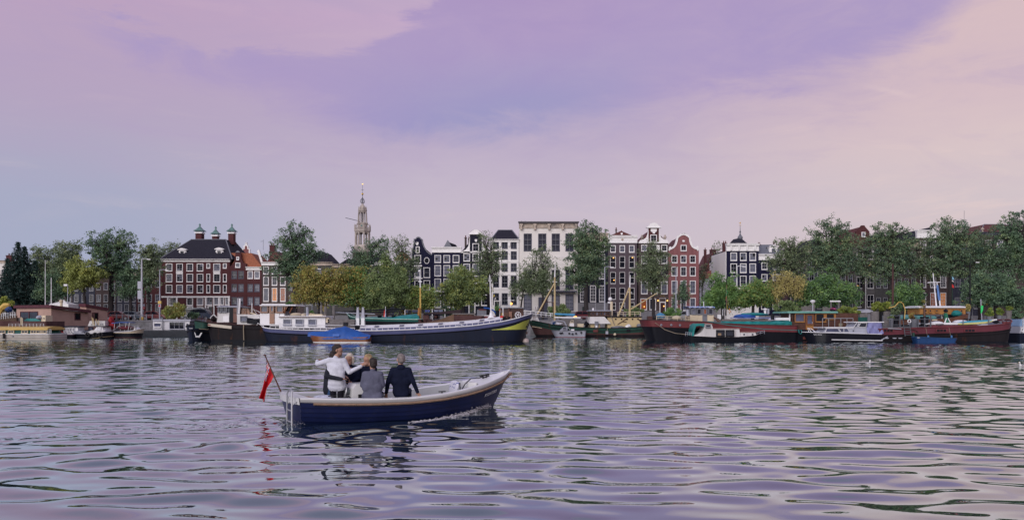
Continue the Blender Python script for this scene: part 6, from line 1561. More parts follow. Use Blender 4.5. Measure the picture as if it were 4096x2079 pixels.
 b.part('patch',MB().quad((b.x(1332),b.cy-1.10,b.z(1344)),(b.x(1358),b.cy-1.10,b.z(1344)),(b.x(1358),b.cy-1.06,b.z(1335)),(b.x(1332),b.cy-1.06,b.z(1335))),mat('blue_patch',(0.03,0.13,0.48),0.5))
 # ---- boats behind the indigo barge
 b=Boat('teal_covered_boat','green hulled sailing barge with teal tarpaulin and lowered spars behind the indigo barge',1374,1694,100.0,4.4)
 b.hull([(1374,1249),(1400,1266),(1440,1272),(1560,1276),(1694,1277)],[('abs',-0.7),('sheer',-.3),('sheer',0)],[P_BLACK,P_TEALG],['hull','topside'],0.16,0.06,1.9,3,1.2,0,0.8,deck=0.2)
 b.strake(0.0,0.07,paint('mint',(0.30,0.48,0.42)))
 tp=[(1452,1272),(1490,1270),(1560,1270),(1610,1263),(1665,1257),(1676,1262)]
 rows=[[(b.x(p,.2),b.Dn+.2,b.z(q+18,.2)) for p,q in tp],[(b.x(p,.2),b.Dn+.15,b.z(q+9,.2)) for p,q in tp],[(b.x(p,.5),b.Dn+.7,b.z(q,.5)) for p,q in tp],[(b.x(p,2),b.Dn+2.2,b.z(q-3,2)) for p,q in tp],[(b.x(p,4),b.Dn+4.2,b.z(q+12,4)) for p,q in tp]]
 b.part('tarpaulin',MB().grid(rows),TARP_TEAL,smooth=True)
 for (a,c) in (((1340,1249),(1600,1234)),((1350,1253),(1590,1246)),((1400,1245),(1620,1236))):b.line('lowered_spar',[(a[0],a[1],2),(c[0],c[1],2)],0.09,P_BLACK)
 b.line('boom_rail',[(1330,1249,0.5),(1420,1252,.5),(1500,1256,.5)],0.06,P_PALEGREY)
 for px,y0,y1 in ((1335,1222,1275),(1302,1225,1262)):b.line('mooring_post',[(px,y1+30,0.2),(px,y0,0.2)],0.17,WOODG)
 fs=b.line('flagstaff',[(1543,1270,.5),(1542,1225,.5)],0.03,P_WHITE)
 for k,c in enumerate(('red','white','blue')):
  xa=[1534,1539,1541.5][k];xb=[1540,1543,1544.5][k];b.part('flag_stripe',MB().prism([(b.x(xa,.5),b.z(1267,.5)),(b.x(xb,.5),b.z(1267,.5)),(b.x(xb-1,.5),b.z(1240,.5)),(b.x(xa+3,.5),b.z(1240,.5))],b.Dn+.42-.01*k,b.Dn+.45-.01*k),FL[c],fs)
 for px in (1517,1573):b.part('plant_pot',MB().lathe([(0.22,b.z(1270,.6)),(0.3,b.z(1260,.6))],b.x(px,.6),b.Dn+.9,10),P_BLACK)
 b.line('yellow_mast',[(1682,1285,1.0),(1681,1150,1.0)],[0.11,0.085],P_SUN);b.line('mast_head',[(1681,1150,1.0),(1680,1108,1.0)],[0.08,0.05],P_WHITE);b.part('mast_lamp',MB().ball((b.x(1678,1),b.Dn+1,b.z(1084,1)),0.16,8,6).tube([(b.x(1680,1),b.Dn+1,b.z(1108,1)),(b.x(1678,1),b.Dn+1,b.z(1086,1))],0.04,5).box(b.x(1674,1),b.x(1688,1),b.Dn+.9,b.Dn+1.0,b.z(1128,1),b.z(1124,1)),P_WHITE)
 b.line('mast_step',[(1675,1270,.8),(1677,1231,.8)],0.16,WOODO)
 b=Boat('rusty_brown_boat','rust brown boat with long dark awning and winch behind the indigo barge',1655,1935,99.0,4.2)
 b.hull([(1655,1290),(1710,1287),(1770,1274),(1815,1262),(1935,1262)],[('abs',-0.7),('sheer',0)],[P_RUSTRED],['hull'],0.06,0.05,2,3,0,0,0.85,deck=0.3,deckmat=P_RUSTBLACK)
 b.part('flank',MB().prism([(b.x(1705),b.z(1291)),(b.x(1760),b.z(1278)),(b.x(1815),b.z(1256)),(b.x(1818),b.z(1290))],b.Dn-0.06,b.Dn),mat('brown_flank',(0.13,0.075,0.045),0.7,var=0.35))
 b.part('awning',MB().prism([(b.x(1688,.6),b.z(1251,.6)),(b.x(1760,.6),b.z(1247,.6)),(b.x(1842,.6),b.z(1237,.6)),(b.x(1842,.6),b.z(1253,.6)),(b.x(1760,.6),b.z(1256,.6)),(b.x(1692,.6),b.z(1254,.6))],b.Dn+.6,b.Dn+3.6),mat('dark_awning',(0.028,0.016,0.020),0.8,var=0.3))
 b.block('engine_box',1692,1715,1259,1285,1.0,2.2,P_RUSTRED);w=ring(b,'winch_wheel',(b.x(1745,1),b.Dn+1,b.z(1266,1)),0.42,0.06,P_RUSTBLACK);b.blob('winch_drum',1745,1268,10,10,1.4,.6,P_RUSTRED,3)
 b.block('wood_cabin',1814,1895,1257,1285,0.5,3.4,WOODD);b.block('cabin_roof',1810,1898,1252.5,1257,0.3,3.6,WOODG)
 for px in (1832,1847,1866,1882):b.win(px,1267,8,13,0.48,1,1,WOOD,G_DARK)
 for px in (1722,1680,1702):b.part('bollard',MB().lathe([(0.2,b.z(1288)),(0.2,b.z(1280)),(0.27,b.z(1279)),(0.27,b.z(1276))],b.x(px,.3),b.Dn+0.3,8),P_RUSTRED)
 b.line('gangway_pole',[(1896,1240,.3),(1900,1272,.3)],0.05,WOODG);b.part('samson_post',MB().lathe([(0.15,b.z(1286)),(0.11,b.z(1272)),(0.2,b.z(1271)),(0.1,b.z(1268))],b.x(1792),b.Dn+.2,8),P_WHITE)
 # laundry line, each garment a thing on it
 ll=Thing('washing_line','washing line with dark and blue laundry over the brown boats','washing line',(X(1700,108),108,STREET),group='boats moored along the quay')
 ll.part('line',MB().tube([(X(1620,108),108,Z(1238,108)),(X(1700,108),108,Z(1240,108)),(X(1780,108),108,Z(1236,108))],0.02,4),ROPE)
 for px in (1620,1729,1780):ll.part('prop',MB().tube([(X(px,108),108,Z(1290,108)),(X(px,108),108,Z(1236,108))],0.05,5),P_WHITE)
 for i,(a,c,y,k) in enumerate(((1624,1633,1251,'denim'),(1635,1646,1254,'black'),(1648,1672,1249,'denim'),(1684,1698,1252,'black'),(1700,1710,1247,'blue'),(1711,1719,1247,'blue'),(1736,1752,1246,'pale'),(1754,1771,1246,'pale'))):
  cm=mat('cloth_'+k,dict(denim=(0.045,0.055,0.095),black=(0.014,0.014,0.022),blue=(0.06,0.08,0.26),pale=(0.17,0.20,0.30))[k],0.9,var=0.25)
  ll.part('garment',MB().prism([(X(a,108),Z(1239,108)),(X(c,108),Z(1239,108)),(X(c,108),Z(y,108)),(X((a+c)/2,108),Z(y+1,108)),(X(a,108),Z(y,108))],107.96-.02*(i%2),108.0-.02*(i%2)),cm)
 b=Boat('red_white_boat','low red boat with white stripe and blue hooped awning',1893,1990,108.0,3.4)
 b.hull([(1893,1262),(1990,1259)],[('abs',-0.7),('sheer',-.10),('sheer',0)],[P_RED,P_WHITE],['hull','stripe'],0.2,0.1,2,2.5,deck=0.1)
 b.part('hoop',MB().tube([(b.x(1935,.5),b.Dn+.5,b.z(1231,.5)),(b.x(1955,.5),b.Dn+.5,b.z(1233,.5)),(b.x(1972,.5),b.Dn+.5,b.z(1240,.5)),(b.x(1984,.5),b.Dn+.5,b.z(1252,.5)),(b.x(1986,.5),b.Dn+.5,b.z(1260,.5))],0.11,6),TARP_BLUE)
 b.block('cabin_side',1908,1945,1238,1262,0.8,2.4,P_GREY);b.block('red_box',1915,1944,1236,1240,.7,1.4,P_RED)
 b=Boat('wooden_saloon_boat','dark wooden deckhouse boat with solar panel behind the yellow bow',1990,2105,102.0,4.0)
 b.hull([(1990,1274),(2105,1270)],[('abs',-0.7),('sheer',0)],[P_BLACK],['hull'],0.1,0.1,2.2,2,deck=0.2)
 b.block('deckhouse',2000,2094,1250,1276,0.4,3.4,WOODD);b.block('deckhouse_upper',2002,2094,1233,1250,0.48,3.3,mat('wine_wood',(0.055,0.022,0.022),0.45,var=0.3));b.block('roof',1996,2097,1229,1233,.2,3.6,P_GREY)
 for px in (2052,2063,2078,2087):b.win(px,1242,7,16,0.45,1,1,WOODD,G_MID)
 b.block('chimney_stack',2036,2048,1246,1275,-0.2,0.3,mat('rust_stack',(0.22,0.12,0.09),0.8,var=0.35));b.line('post',[(2036,1231,-.05),(2036,1280,-.05)],0.10,WOODD)
 b.part('solar_panel',MB().prism([(b.x(2021,1),b.z(1225,1)),(b.x(2049,1),b.z(1225,1)),(b.x(2051,1),b.z(1221,1)),(b.x(2023,1),b.z(1221,1))],b.Dn+1.0,b.Dn+2.0),P_PALEGREY)
 b.line('mast',[(2042,1229,1),(2041,1198,1)],0.05,P_WHITE);b.line('crosstree',[(2028,1201,1),(2057,1201,1)],0.035,P_WHITE)
 b.part('mast_lamp',MB().ball((b.x(2045,1),b.Dn+1,b.z(1214,1)),0.16),LAMP)
 t=Thing('gangway','white railed gangway leading to the green ship','gangway',(X(2150,112),112,STREET))
 g=lambda px,py:(X(px,112),112.0,Z(py,112))
 t.part('walkway',MB().prism([(X(2098,112),Z(1262,112)),(X(2212,112),Z(1268,112)),(X(2212,112),Z(1271,112)),(X(2098,112),Z(1265,112))],111.8,112.9),WOODG)
 t.part('handrail',MB().tube([g(2096,1241),g(2130,1245),g(2213,1254)],0.05,5).tube([g(2096,1251),g(2130,1254),g(2213,1262)],0.04,5),P_WHITE)
 for px in (2100,2122,2144,2164,2184,2202):t.part('stanchion',MB().tube([g(px,1242+(px-2096)*.11),g(px,1264+(px-2096)*.05)],0.04,5),P_WHITE)
 # ---- green ship with derrick, dark wheelhouse and beige deckhouse
 b=Boat('green_coaster','long dark green and rust coaster with derricks, dark wheelhouse and beige deckhouse',2110,2612,113.5,5.0)
 sh3=[(2110,1277),(2130,1281),(2160,1287),(2200,1296),(2260,1304),(2330,1309),(2420,1312),(2500,1311),(2560,1307),(2612,1302)]
 b.hull(sh3,[('abs',-0.7),('abs',0.35),('sheer',-.75),('sheer',0)],[P_RUSTBLACK,P_RUSTRED,P_GREEN],['boot_top','hull','topside'],0.14,0.10,1.9,2.0,1.6,0.8,0.82,n=56,deck=0.5,deckmat=P_RUSTBLACK)
 b.strake(0.0,0.05,P_RUSTBLACK);b.strake(-0.45,0.04,P_RUSTBLACK)
 b.part('bow_wash_board',MB().prism([(b.x(2120),b.z(1282)),(b.x(2132),b.z(1263)),(b.x(2150),b.z(1264)),(b.x(2160),b.z(1287))],b.cy-1.6,b.cy-1.4),P_RUSTWHITE)
 b.line('draught_stripe',[(2128,1305,0.7),(2168,1312,0.2)],0.05,P_CREAM)
 def derrick(bx_,y0,y1,wtop):
  mm=b.line('mast',[(bx_,y0,2.0),(bx_,y1+50,2.0)],[0.16,0.12],P_BEIGE);b.line('mast_head',[(bx_,y1+50,2.0),(bx_+2,y1,2.0)],[0.10,0.06],P_WHITE,mm);b.line('crosstree',[(bx_-9,y1+68,2.0),(bx_+9,y1+70,2.0)],0.06,P_WHITE,mm)
 derrick(2219,1285,1058,0);b.line('boom',[(2150,1256,2),(2219,1130,2)],[0.12,0.09],P_BEIGE);b.line('boom',[(2156,1256,2.3),(2219,1136,2.3)],0.09,P_RUSTRED);b.line('strut',[(2179,1207,2),(2219,1210,2)],0.06,P_RUSTRED);b.line('heel',[(2214,1210,2),(2214,1250,2),(2222,1256,2)],0.08,P_RUSTRED)
 b.line('stowed_sail',[(2218,1255,1.5),(2260,1257,1.5),(2299,1260,1.5)],[0.12,0.16,0.2],TARP_SKY);b.line('boom',[(2218,1269,1.2),(2322,1271,1.2)],0.12,P_WHITE)
 hp_=b.part('hoop_frame',MB().tube([(b.x(2200,.5),b.Dn+.5,b.z(1300)),(b.x(2208,.5),b.Dn+.5,b.z(1286)),(b.x(2230,.5),b.Dn+.5,b.z(1281)),(b.x(2255,.5),b.Dn+.5,b.z(1285)),(b.x(2266,.5),b.Dn+.5,b.z(1305))],0.07,5).tube([(b.x(2204,2),b.Dn+2,b.z(1300)),(b.x(2212,2),b.Dn+2,b.z(1286)),(b.x(2234,2),b.Dn+2,b.z(1281)),(b.x(2258,2),b.Dn+2,b.z(1286)),(b.x(2268,2),b.Dn+2,b.z(1305))],0.07,5),P_PALEGREY)
 b.blob('heap_of_gear',2228,1297,22,8,1.2,1.0,P_WHITE,3,rough=0.35);b.blob('heap_of_gear',2218,1296,10,8,.8,.6,P_BLUE,5,rough=0.35)
 b.block('white_locker',2279,1279+1017,1292,1308,1.0,1.8,P_WHITE);b.block('winch_house',2274,2294,1279,1306,1.9,3.0,P_CREAM,slopeL=0.4);b.port(2288,1285,3,1.88,P_GREY)
 b.block('deck_gear',2310,2335,1294,1308,1.2,2.0,P_CREAM);b.blob('outboard',2345,1297,9,12,1.0,.5,P_BLACK,4,rough=.25);b.line('outboard_leg',[(2335,1308,.9),(2350,1288,.9)],.12,P_GREY)
 b.block('wheelhouse_base',2357,2444,1266,1294,0.6,4.2,P_RUSTWHITE,slopeL=0.1,slopeR=0.9);b.block('casing',2362,2400,1293,1314,1.0,3.6,P_BEIGE);b.block('wheelhouse',2360,2442,1243,1266,0.7,4.0,mat('dark_teak',(0.030,0.017,0.017),0.4,var=0.3));b.roof('roof',2356,2446,1239.5,1243.5,.4,4.3,P_PALEGREY)
 for px,gm in ((2372,G_MID),(2388,G_CURT),(2405,G_MID),(2418,G_PALE),(2432,G_DARK)):b.win(px,1254,10.5,16,0.68,1,1,WOODD,gm)
 b.block('locker_frame',2379,2393,1285,1312,0.4,0.7,P_GREY);b.block('locker_label',2382,2389,1301,1311,0.36,0.396,P_WHITE)
 b.block('deckhouse',2430,2566,1268,1312,1.0,4.2,P_BEIGE);b.block('deckhouse_roof',2426,2569,1264.5,1268,.8,4.4,P_RUSTBLACK)
 for px in (2463,2486,2508,2530,2552):b.port(px,1276,3.2,.98,P_RUSTBLACK,G_DARK)
 b.line('wire',[(2470,1297,.9),(2506,1274,.9)],.05,P_RUSTRED);b.line('wire',[(2486,1286,.9),(2506,1287,.9)],.04,P_RUSTRED)
 b.rail([(2470,1265),(2562,1264)],17,P_CREAM,1.1,22,.04)
 derrick(2519,1266,1100,0);b.line('boom',[(2472,1266,2),(2517,1150,2)],[.14,.1],P_BEIGE);b.line('boom',[(2524,1236,2),(2628,1172,2)],[.11,.07],P_BEIGE)
 b.line('funnel',[(2446,1262,1.5),(2446,1206,1.5)],.20,P_CREAM);b.line('radar',[(2431,1210,1.5),(2442,1210,1.5)],.11,P_WHITE);b.part('floodlight',MB().ball((b.x(2441,1.5),b.Dn+1.5,b.z(1196,1.5)),.28),P_WHITE)
 b.line('horn',[(2371,1240,1),(2370,1232,1),(2374,1231,1),(2374,1240,1)],.07,P_WHITE);b.line('aerial',[(2382,1240,1),(2382,1209,1)],.025,STEEL)
 b.blob('fish_net_heap',2476,1309,26,6,.5,.6,P_GREY,7,rough=.3);b.blob('white_bag',2514,1305,11,8,.5,.5,P_WHITE,2,rough=.35);b.blob('round_float',2556,1302,10,8,.5,.5,P_GREY,3,rough=.05)
 b.line('rope',[(2445,1264,.5),(2456,1295,.6),(2460,1300,.6)],.05,WOODG)
 fd=b.block('fender_can',2423,2433,1324,1336,-0.35,-0.05,P_PALEGREY);b.line('rope',[(2430,1312,-.1),(2428,1325,-.15)],.03,ROPE);b.part('ball_fender',MB().ball((b.x(2459),b.Dn-.15,b.z(1337)),.2),P_CREAM)
 b.block('hawse_plate',2373,2391,1318,1328,-.05,.0,mat('oxide_patch',(0.12,0.03,0.03),0.7));b.block('hawse_plate',2506,2521,1316,1326,-.05,.0,P_BLACK)
 # ---- pale grey cabin cruiser with tyre fenders
 b=Boat('grey_cruiser','small pale grey cabin cruiser with black tyre fenders before the green coaster',2207,2346,110.5,2.4)
 b.hull([(2207,1321),(2240,1322),(2330,1324),(2346,1322)],[('abs',-0.5),('abs',0.08),('sheer',0)],[mat('red_boot',(0.22,0.02,0.03),0.5),P_PALEGREY],['boot_top','hull'],0.30,0.05,1.8,3,0.9,0.15,0.8,deck=0.06,deckmat=P_PALEGREY)
 b.strake(0.0,.03,P_GREY);b.block('cabin',2240,2270,1307,1322,.4,2.0,P_PALEGREY,slopeL=.55);b.win(2258,1312,13,8,.38,1,1,P_GREY,G_BLUEISH)
 for px,py in ((2241,1332),(2249,1331),(2277,1333),(2290,1335),(2304,1333),(2325,1330)):ring(b,'tyre_fender',(b.x(px),b.Dn-.07,b.z(py)),.085,.055,BLACKR,12)
 b.block('engine_cover',2285,2297,1316,1323,.7,1.5,P_WHITE);b.line('outboard',[(2342,1335,.8),(2345,1328,.8)],.15,BLACKR);b.line('stay',[(2272,1308,.5),(2282,1322,.4)],.02,P_WHITE)
 # ---- oxide red barge
 b=Boat('oxide_red_barge','oxide red and black barge with cream wheelhouse and teal tarpaulins',2572,3200,91.8,5.0)
 sh4=[(2572,1279),(2600,1279),(2700,1283),(2800,1285),(2900,1293),(3000,1298),(3200,1302)]
 b.hull(sh4,[('abs',-0.7),('abs',0.1),('sheer',-.72),('sheer',0)],[P_BLACK,P_BLACK,P_RED],['boot_top','hull','topside'],0.06,0.03,2.0,3,1.1,0,.84,n=56,deck=.08,deckmat=P_RUSTRED)
 b.strake(0.0,.05,P_RUSTRED);b.strake(-.72,.04,P_RED);b.block('rudder',2600,2616,1345,1363,0.3+1.9,2.4,P_BLACK)
 for px,py in ((2645,1299),(2685,1299),(2720,1300),(2762,1301)):b.port(px,py,4,-.02,P_PALEGREY,G_CURT)
 b.rail([(2626,1281),(2795,1284)],17,P_CREAM,.25,40,.035)
 b.blob('blue_bundle',2641,1266,18,15,1.4,.9,TARP_SKY,4,rough=.2);b.blob('tyre_heap',2617,1270,9,13,1.4,.6,BLACKR,2);b.blob('dome_cover',2706,1272,18,11,1.4,.9,P_CREAM,1,rough=.05);b.block('hatch_box',2592,2610,1264,1280,1.2,2.0,P_RUSTRED);b.blob('barrel',2755,1269,8,12,1.8,.5,mat('maroon_barrel',(0.05,0.015,0.02),.6),3)
 b.line('stove_pipe',[(2752,1262,1.2),(2751,1238,1.2)],.2,P_PALEGREY)
 b.block('wheelhouse',2761,2855,1259,1284,.8,3.6,P_CREAM);b.block('wheelhouse_upper',2763,2854,1231,1259,.88,3.5,P_GREY);b.block('door',2810,2829,1236,1284,.74,.86,P_GREY)
 for px,w,gm in ((2775,17,G_CURT),(2796,17,G_DARK),(2820,13,G_LITLOW),(2842,17,G_MID)):b.win(px,1246,w,22,.76 if px==2820 else .86,1,1,P_GREY,gm)
 rr=[[(b.x(2756+i*6.1,.6),b.Dn+yy,b.z(1226+zz+1.3*math.sin(i*1.9+yy),.6)) for i in range(18)] for yy,zz in ((.55,4),(.6,0),(2.2,-2),(3.8,0),(3.85,4))]
 b.part('roof_tarpaulin',MB().grid(rr),mat('blue_white_tarp',(0.16,0.24,0.52),.5,var=.8,scale=3.0,stain=(0.6,0.62,0.68),stain_amt=.5,stain_scale=2.0),smooth=True);b.line('aerial',[(2815,1228,1.2),(2815,1206,1.2)],.04,P_WHITE)
 for i in range(6):b.part('stacked_plank',MB().prism([(b.x(2856+i*4),b.z(1268+i)),(b.x(2862+i*4),b.z(1267+i)),(b.x(2884+i*3),b.z(1286)),(b.x(2874+i*3),b.z(1287))],b.Dn+.4+.12*i,b.Dn+.5+.12*i),WOODG if i%2 else WOODD)
 hem=[[(b.x(2884+i*8.3,.3),b.Dn+yy+.05*math.sin(i*1.7),b.z(zz+.8*math.sin(i*1.3),.3)) for i in range(35)] for yy,zz in ((.15,1299.5),(.1,1292),(.3,1286),(1.2,1282),(4.0,1282))]
 b.part('side_tarpaulin',MB().grid(hem),TARP_TEAL,smooth=True)
 for i in range(5):b.part('deck_board',MB().box(b.x(2890+i*3),b.x(3090-i*4),b.Dn+.5+.18*i,b.Dn+.66+.18*i,b.z(1284-i*1.6),b.z(1281.6-i*1.6)),WOODG)
 b.blob('blue_tarp_bundle',2975,1266,44,10,1.4,.9,TARP_BLUE,5,rough=.14);b.blob('teal_tarp_bundle',3015,1257,56,7,1.8,.9,TARP_TEAL,6,rough=.12);b.block('tarp_hem',2930,3083,1269,1272,.5,1.6,mat('lilac_tarp',(0.16,0.20,0.46),.5))
 b.part('vent',MB().lathe([(.14,b.z(1256,1)),(.14,b.z(1240,1)),(.2,b.z(1238,1)),(.16,b.z(1233,1)),(.04,b.z(1232,1))],b.x(3066,1),b.Dn+1.5,10),P_WHITE);b.line('stovepipe',[(3073,1255,1.6),(3073,1234,1.6)],.12,P_PALEGREY);b.line('bollard',[(3090,1278,.8),(3090,1255,.8)],.2,P_BLACK)
 b.block('hatch',3096,3162,1270,1280,1.0,3.4,P_WHITE,slopeL=.3)
 fp=b.line('flagpole',[(2903,1262,1.2),(2906,1108,1.2)],[.06,.03],P_BLACK)
 bunting(b,(b.x(2906,1.2),b.Dn+1.2,b.z(1130,1.2)),(b.x(2904,1.2),b.Dn+.9,b.z(1258,1.2)),0.0,11,[FL['yellow'],FL['red'],FL['green'],FL['green'],FL['orange'],FL['pink'],FL['red'],FL['yellow']],.5,fp);bunting(b,(b.x(2908,1.2),b.Dn+1.2,b.z(1192,1.2)),(b.x(2925,1.2),b.Dn+1.0,b.z(1256,1.2)),.1,6,[FL['orange'],FL['yellow'],FL['blue'],FL['orange']],.35,fp)
 b.block('white_seat',2869,2884,1258,1275,1.8,2.3,P_WHITE);b.line('lamp_post',[(2891,1262,1.5),(2891,1238,1.5),(2896,1237,1.5)],.05,STEEL)
 b.line('mooring_line',[(2620,1290,-.1),(2660,1318,-.2),(2700,1332,-.4),(2745,1337,-.8)],.03,ROPE);b.line('mooring_line',[(2830,1285,-.05),(2930,1302,-.6),(3050,1315,-1.2),(3190,1321,-1.4)],.035,TARP_TEAL)
 # ---- white cabin boat with teal canvas
 b=Boat('white_cabin_boat','weathered white cabin boat with teal canvas awning and rusty edges',2738,3062,88.9,2.8)
 b.hull([(2738,1339),(2770,1344),(2850,1348),(2950,1348),(3020,1343),(3062,1333)],[('abs',-0.5),('abs',.06),('sheer',0)],[P_BLACK,P_BLACK],['boot_top','hull'],.12,.22,2.0,1.8,.3,1.2,.78,deck=.05,deckmat=P_RUSTRED)
 b.strake(0,.035,P_RUSTBLACK)
 xx=lambda p:b.x(p,.4);z_=lambda q:b.z(q,.4)
 b.part('cabin',MB().prism([(xx(2772),z_(1349)),(xx(2772),z_(1341)),(xx(2790),z_(1337)),(xx(2806),z_(1328)),(xx(2815),z_(1315)),(xx(2820),z_(1294)),(xx(2846),z_(1294)),(xx(2852),z_(1312)),(xx(2957),z_(1314)),(xx(2962),z_(1349))],b.Dn+.4,b.Dn+2.4),P_RUSTWHITE)
 b.part('cabin_roof',MB().prism([(xx(2818),z_(1291.5)),(xx(2850),z_(1293)),(xx(2850),z_(1295)),(xx(2818),z_(1294))],b.Dn+.3,b.Dn+2.5).box(xx(2850),xx(2962),b.Dn+.3,b.Dn+2.5,z_(1314),z_(1311.5)),mat('rust_pink_trim',(0.30,0.12,0.11),.6,var=.3))
 b.block('fore_cabin',2960,3030,1328,1348,.6,2.2,P_RUSTWHITE,slopeR=.25);b.block('fore_roof',2958,3028,1325,1328,.5,2.3,mat('rust_pink_trim',(0.30,0.12,0.11)))
 for px in (2881,2919):b.win(px,1331,34,25,.38,1,1,P_BLACK,G_MID)
 b.win(2832,1303,20,11,.38,1,1,P_GREY,G_MID)
 for px in (2976,3010):b.port(px,1337,3.6,.58,P_GREY)
 cv=[[(xx(p),b.Dn+y,z_(q)) for p,q in ((2768,1345),(2771,1318),(2777,1300),(2788,1293),(2817,1293))] for y in (.35,.5,1.4,2.3,2.45)]
 b.part('canvas_awning',MB().grid(cv),TARP_TEAL,smooth=True);b.part('canvas_side',MB().prism([(xx(2766),z_(1346)),(xx(2770),z_(1318)),(xx(2776),z_(1300)),(xx(2788),z_(1293)),(xx(2817),z_(1293)),(xx(2816),z_(1307)),(xx(2800),z_(1302)),(xx(2784),z_(1304)),(xx(2778),z_(1320)),(xx(2774),z_(1345))],b.Dn+.30,b.Dn+.34),TARP_TEAL)
 b.rail([(2742,1343),(2766,1345)],15,P_PALEGREY,.3,8);b.rail([(3028,1342),(3058,1335)],14,P_PALEGREY,.9,14);b.block('rudder',2734,2743,1342,1363,1.2,1.4,P_GREY);b.block('boxes_inside',2872,2885,1332,1341,.34,.37,mat('cardboard',(0.30,0.21,0.13),.9))
 # ---- dark barge with wooden deckhouse and terrace
 b=Boat('deckhouse_barge','black barge with brown timber deckhouse, green roof edge and roof terrace',3150,3640,92.2,5.4)
 b.hull([(3150,1316),(3200,1319),(3300,1322),(3640,1322)],[('abs',-0.7),('sheer',-.3),('sheer',0)],[P_BLACK,P_NAVY],['hull','topside'],.06,.02,2,3,.4,0,.86,deck=.05,deckmat=WOODD)
 b.strake(0,.05,P_NAVY)
 b.block('deckhouse_wall',3176,3432,1252,1325,.42,5.0,WOODD)
 for i in range(9):
  zz=b.z(1322-i*4.1,.3);zz1=b.z(1318.4-i*4.1,.3)
  for a,c in ((3160,3222),(3256,3432)):b.part('wall_board',MB().box(b.x(a if i<8 else a,.3),b.x(c,.3),b.Dn+.36,b.Dn+.418,zz,zz1),WOODD)
 b.block('door',3222,3256,1257,1327,.36,.41,WOOD);b.win(3238,1278,24,38,.34,1,1,WOOD,G_BLUEISH);b.part('door_handle',MB().box(b.x(3251),b.x(3253),b.Dn+.22,b.Dn+.3,b.z(1296),b.z(1286)),STEEL)
 b.win(3198,1270,38,34,.38,1,1,WOODO,G_BLUEISH);b.win(3282,1270,42,34,.38,1,1,WOODO,G_DARK);b.win(3322,1265,38,24,.38,1,1,WOODO,G_DARK)
 for px in (3299,3340):b.block('bracket',px-4,px+4,1254,1274,.3,.36,WOODO)
 b.block('porch_post',3158,3161,1252,1322,.5,.7,P_WHITE);b.block('porch_post',3168,3171,1252,1322,.5,.7,WOODD)
 b.block('roof',3150,3352,1244.5,1251.5,.0,5.2,paint('roof_green',(0.16,0.38,0.33)));b.block('roof_sheet',3222,3260,1243,1245,.2,2.0,P_PALEGREY)
 b.rail([(3290,1307),(3412,1307)],34,STEEL,.12,24,.045,mid=False)
 b.block('terrace_floor',3286,3640,1306,1309,.1,5.3,WOODG);b.block('terrace_screen',3420,3470,1268,1306,1.5,1.6,P_TEALG)
 b.block('yellow_step',3225,3254,1297,1322,.30,.34,WOODO);b.line('lifebuoy_rope',[(3195,1318,-.1),(3196,1330,-.15),(3202,1336,-.15),(3208,1328,-.15),(3204,1319,-.1)],.05,TARP_TEAL)
 b.block('bow_board',3147,3178,1314,1318,-.2,.3,P_WHITE);b.block('rust_mark',3212,3232,1346,1357,-.02,.0,mat('rust_mark',(0.12,0.03,0.025),.8))
 for i,(px,c) in enumerate(((3302,'n'),(3337,'n'),(3362,'n'),(3388,'n'),(3402,'b'))):
  cm=mat('navy_mesh',(0.02,0.026,0.05),.7) if c=='n' else mat('beige_mesh',(0.20,0.18,0.13),.7)
  labs=('leftmost navy folding chair on the deckhouse terrace','second navy folding chair on the deckhouse terrace','third navy folding chair on the deckhouse terrace','navy folding chair with open legs, beside the beige one','beige folding chair on the deckhouse terrace')
  t=Thing('garden_chair',labs[i],'chair',(X(px,93),93,Z(1306,93)),group='garden chairs on the terrace');q=lambda p,y:(X(p,93),0,Z(y,93))
  t.part('backrest',MB().prism([(X(px-9,93),Z(1290,93)),(X(px+9,93),Z(1290,93)),(X(px+7,93),Z(1271,93)),(X(px-7,93),Z(1271,93))],93.3,93.36),cm);t.part('seat',MB().box(X(px-9,93),X(px+9,93),92.85,93.3,Z(1291,93),Z(1289.5,93)),cm)
  for sx in (-8,8):
   t.part('leg',MB().tube([(X(px+sx,93),92.9,Z(1306,93)),(X(px+sx,93),93.3,Z(1290,93))],.02,4),P_GREY);t.part('leg',MB().tube([(X(px+sx,93),93.3,Z(1306,93)),(X(px+sx,93),92.9,Z(1290,93))],.02,4),P_GREY)
 single('wicker_stool','low beige wicker stool between the navy chairs','stool',MB().lathe([(.27,Z(1306,92.9)),(.30,Z(1300,92.9)),(.28,Z(1292,92.9))],X(3358,92.9),92.75,10),mat('wicker',(0.26,0.23,0.16),.9,var=.3),(X(3358,92.9),92.75,Z(1306,92.9)))
 # ---- black motor yacht with lilac canvas
 b=Boat('motor_yacht','black motor yacht with white cabin, sloping windows and lilac canvas cockpit cover',3230,3532,86.9,3.2)
 b.hull([(3230,1328),(3300,1330),(3530,1336)],[('abs',-0.5),('abs',.06),('sheer',0)],[P_BLACK,mat('gloss_black',(0.007,0.008,0.014),.35,var=.3,coat=.1,spec=.2)],['boot_top','hull'],.30,.03,1.75,3.0,1.0,0,.82,deck=.04,deckmat=P_PALEGREY)
 b.strake(0,.035,P_WHITE)
 b.part('spray_rail',MB().tube([(b.x(3326),b.Dn-.03,b.z(1358)),(b.x(3530),b.Dn-.03,b.z(1361.5))],.05,5),P_WHITE)
 xx=lambda p:b.x(p,.45);z_=lambda q:b.z(q,.45)
 b.part('cabin',MB().prism([(xx(3292),z_(1331)),(xx(3306),z_(1312)),(xx(3412),z_(1311)),(xx(3418),z_(1310)),(xx(3470),z_(1310)),(xx(3470),z_(1335))],b.Dn+.45,b.Dn+2.75),P_PALEGREY)
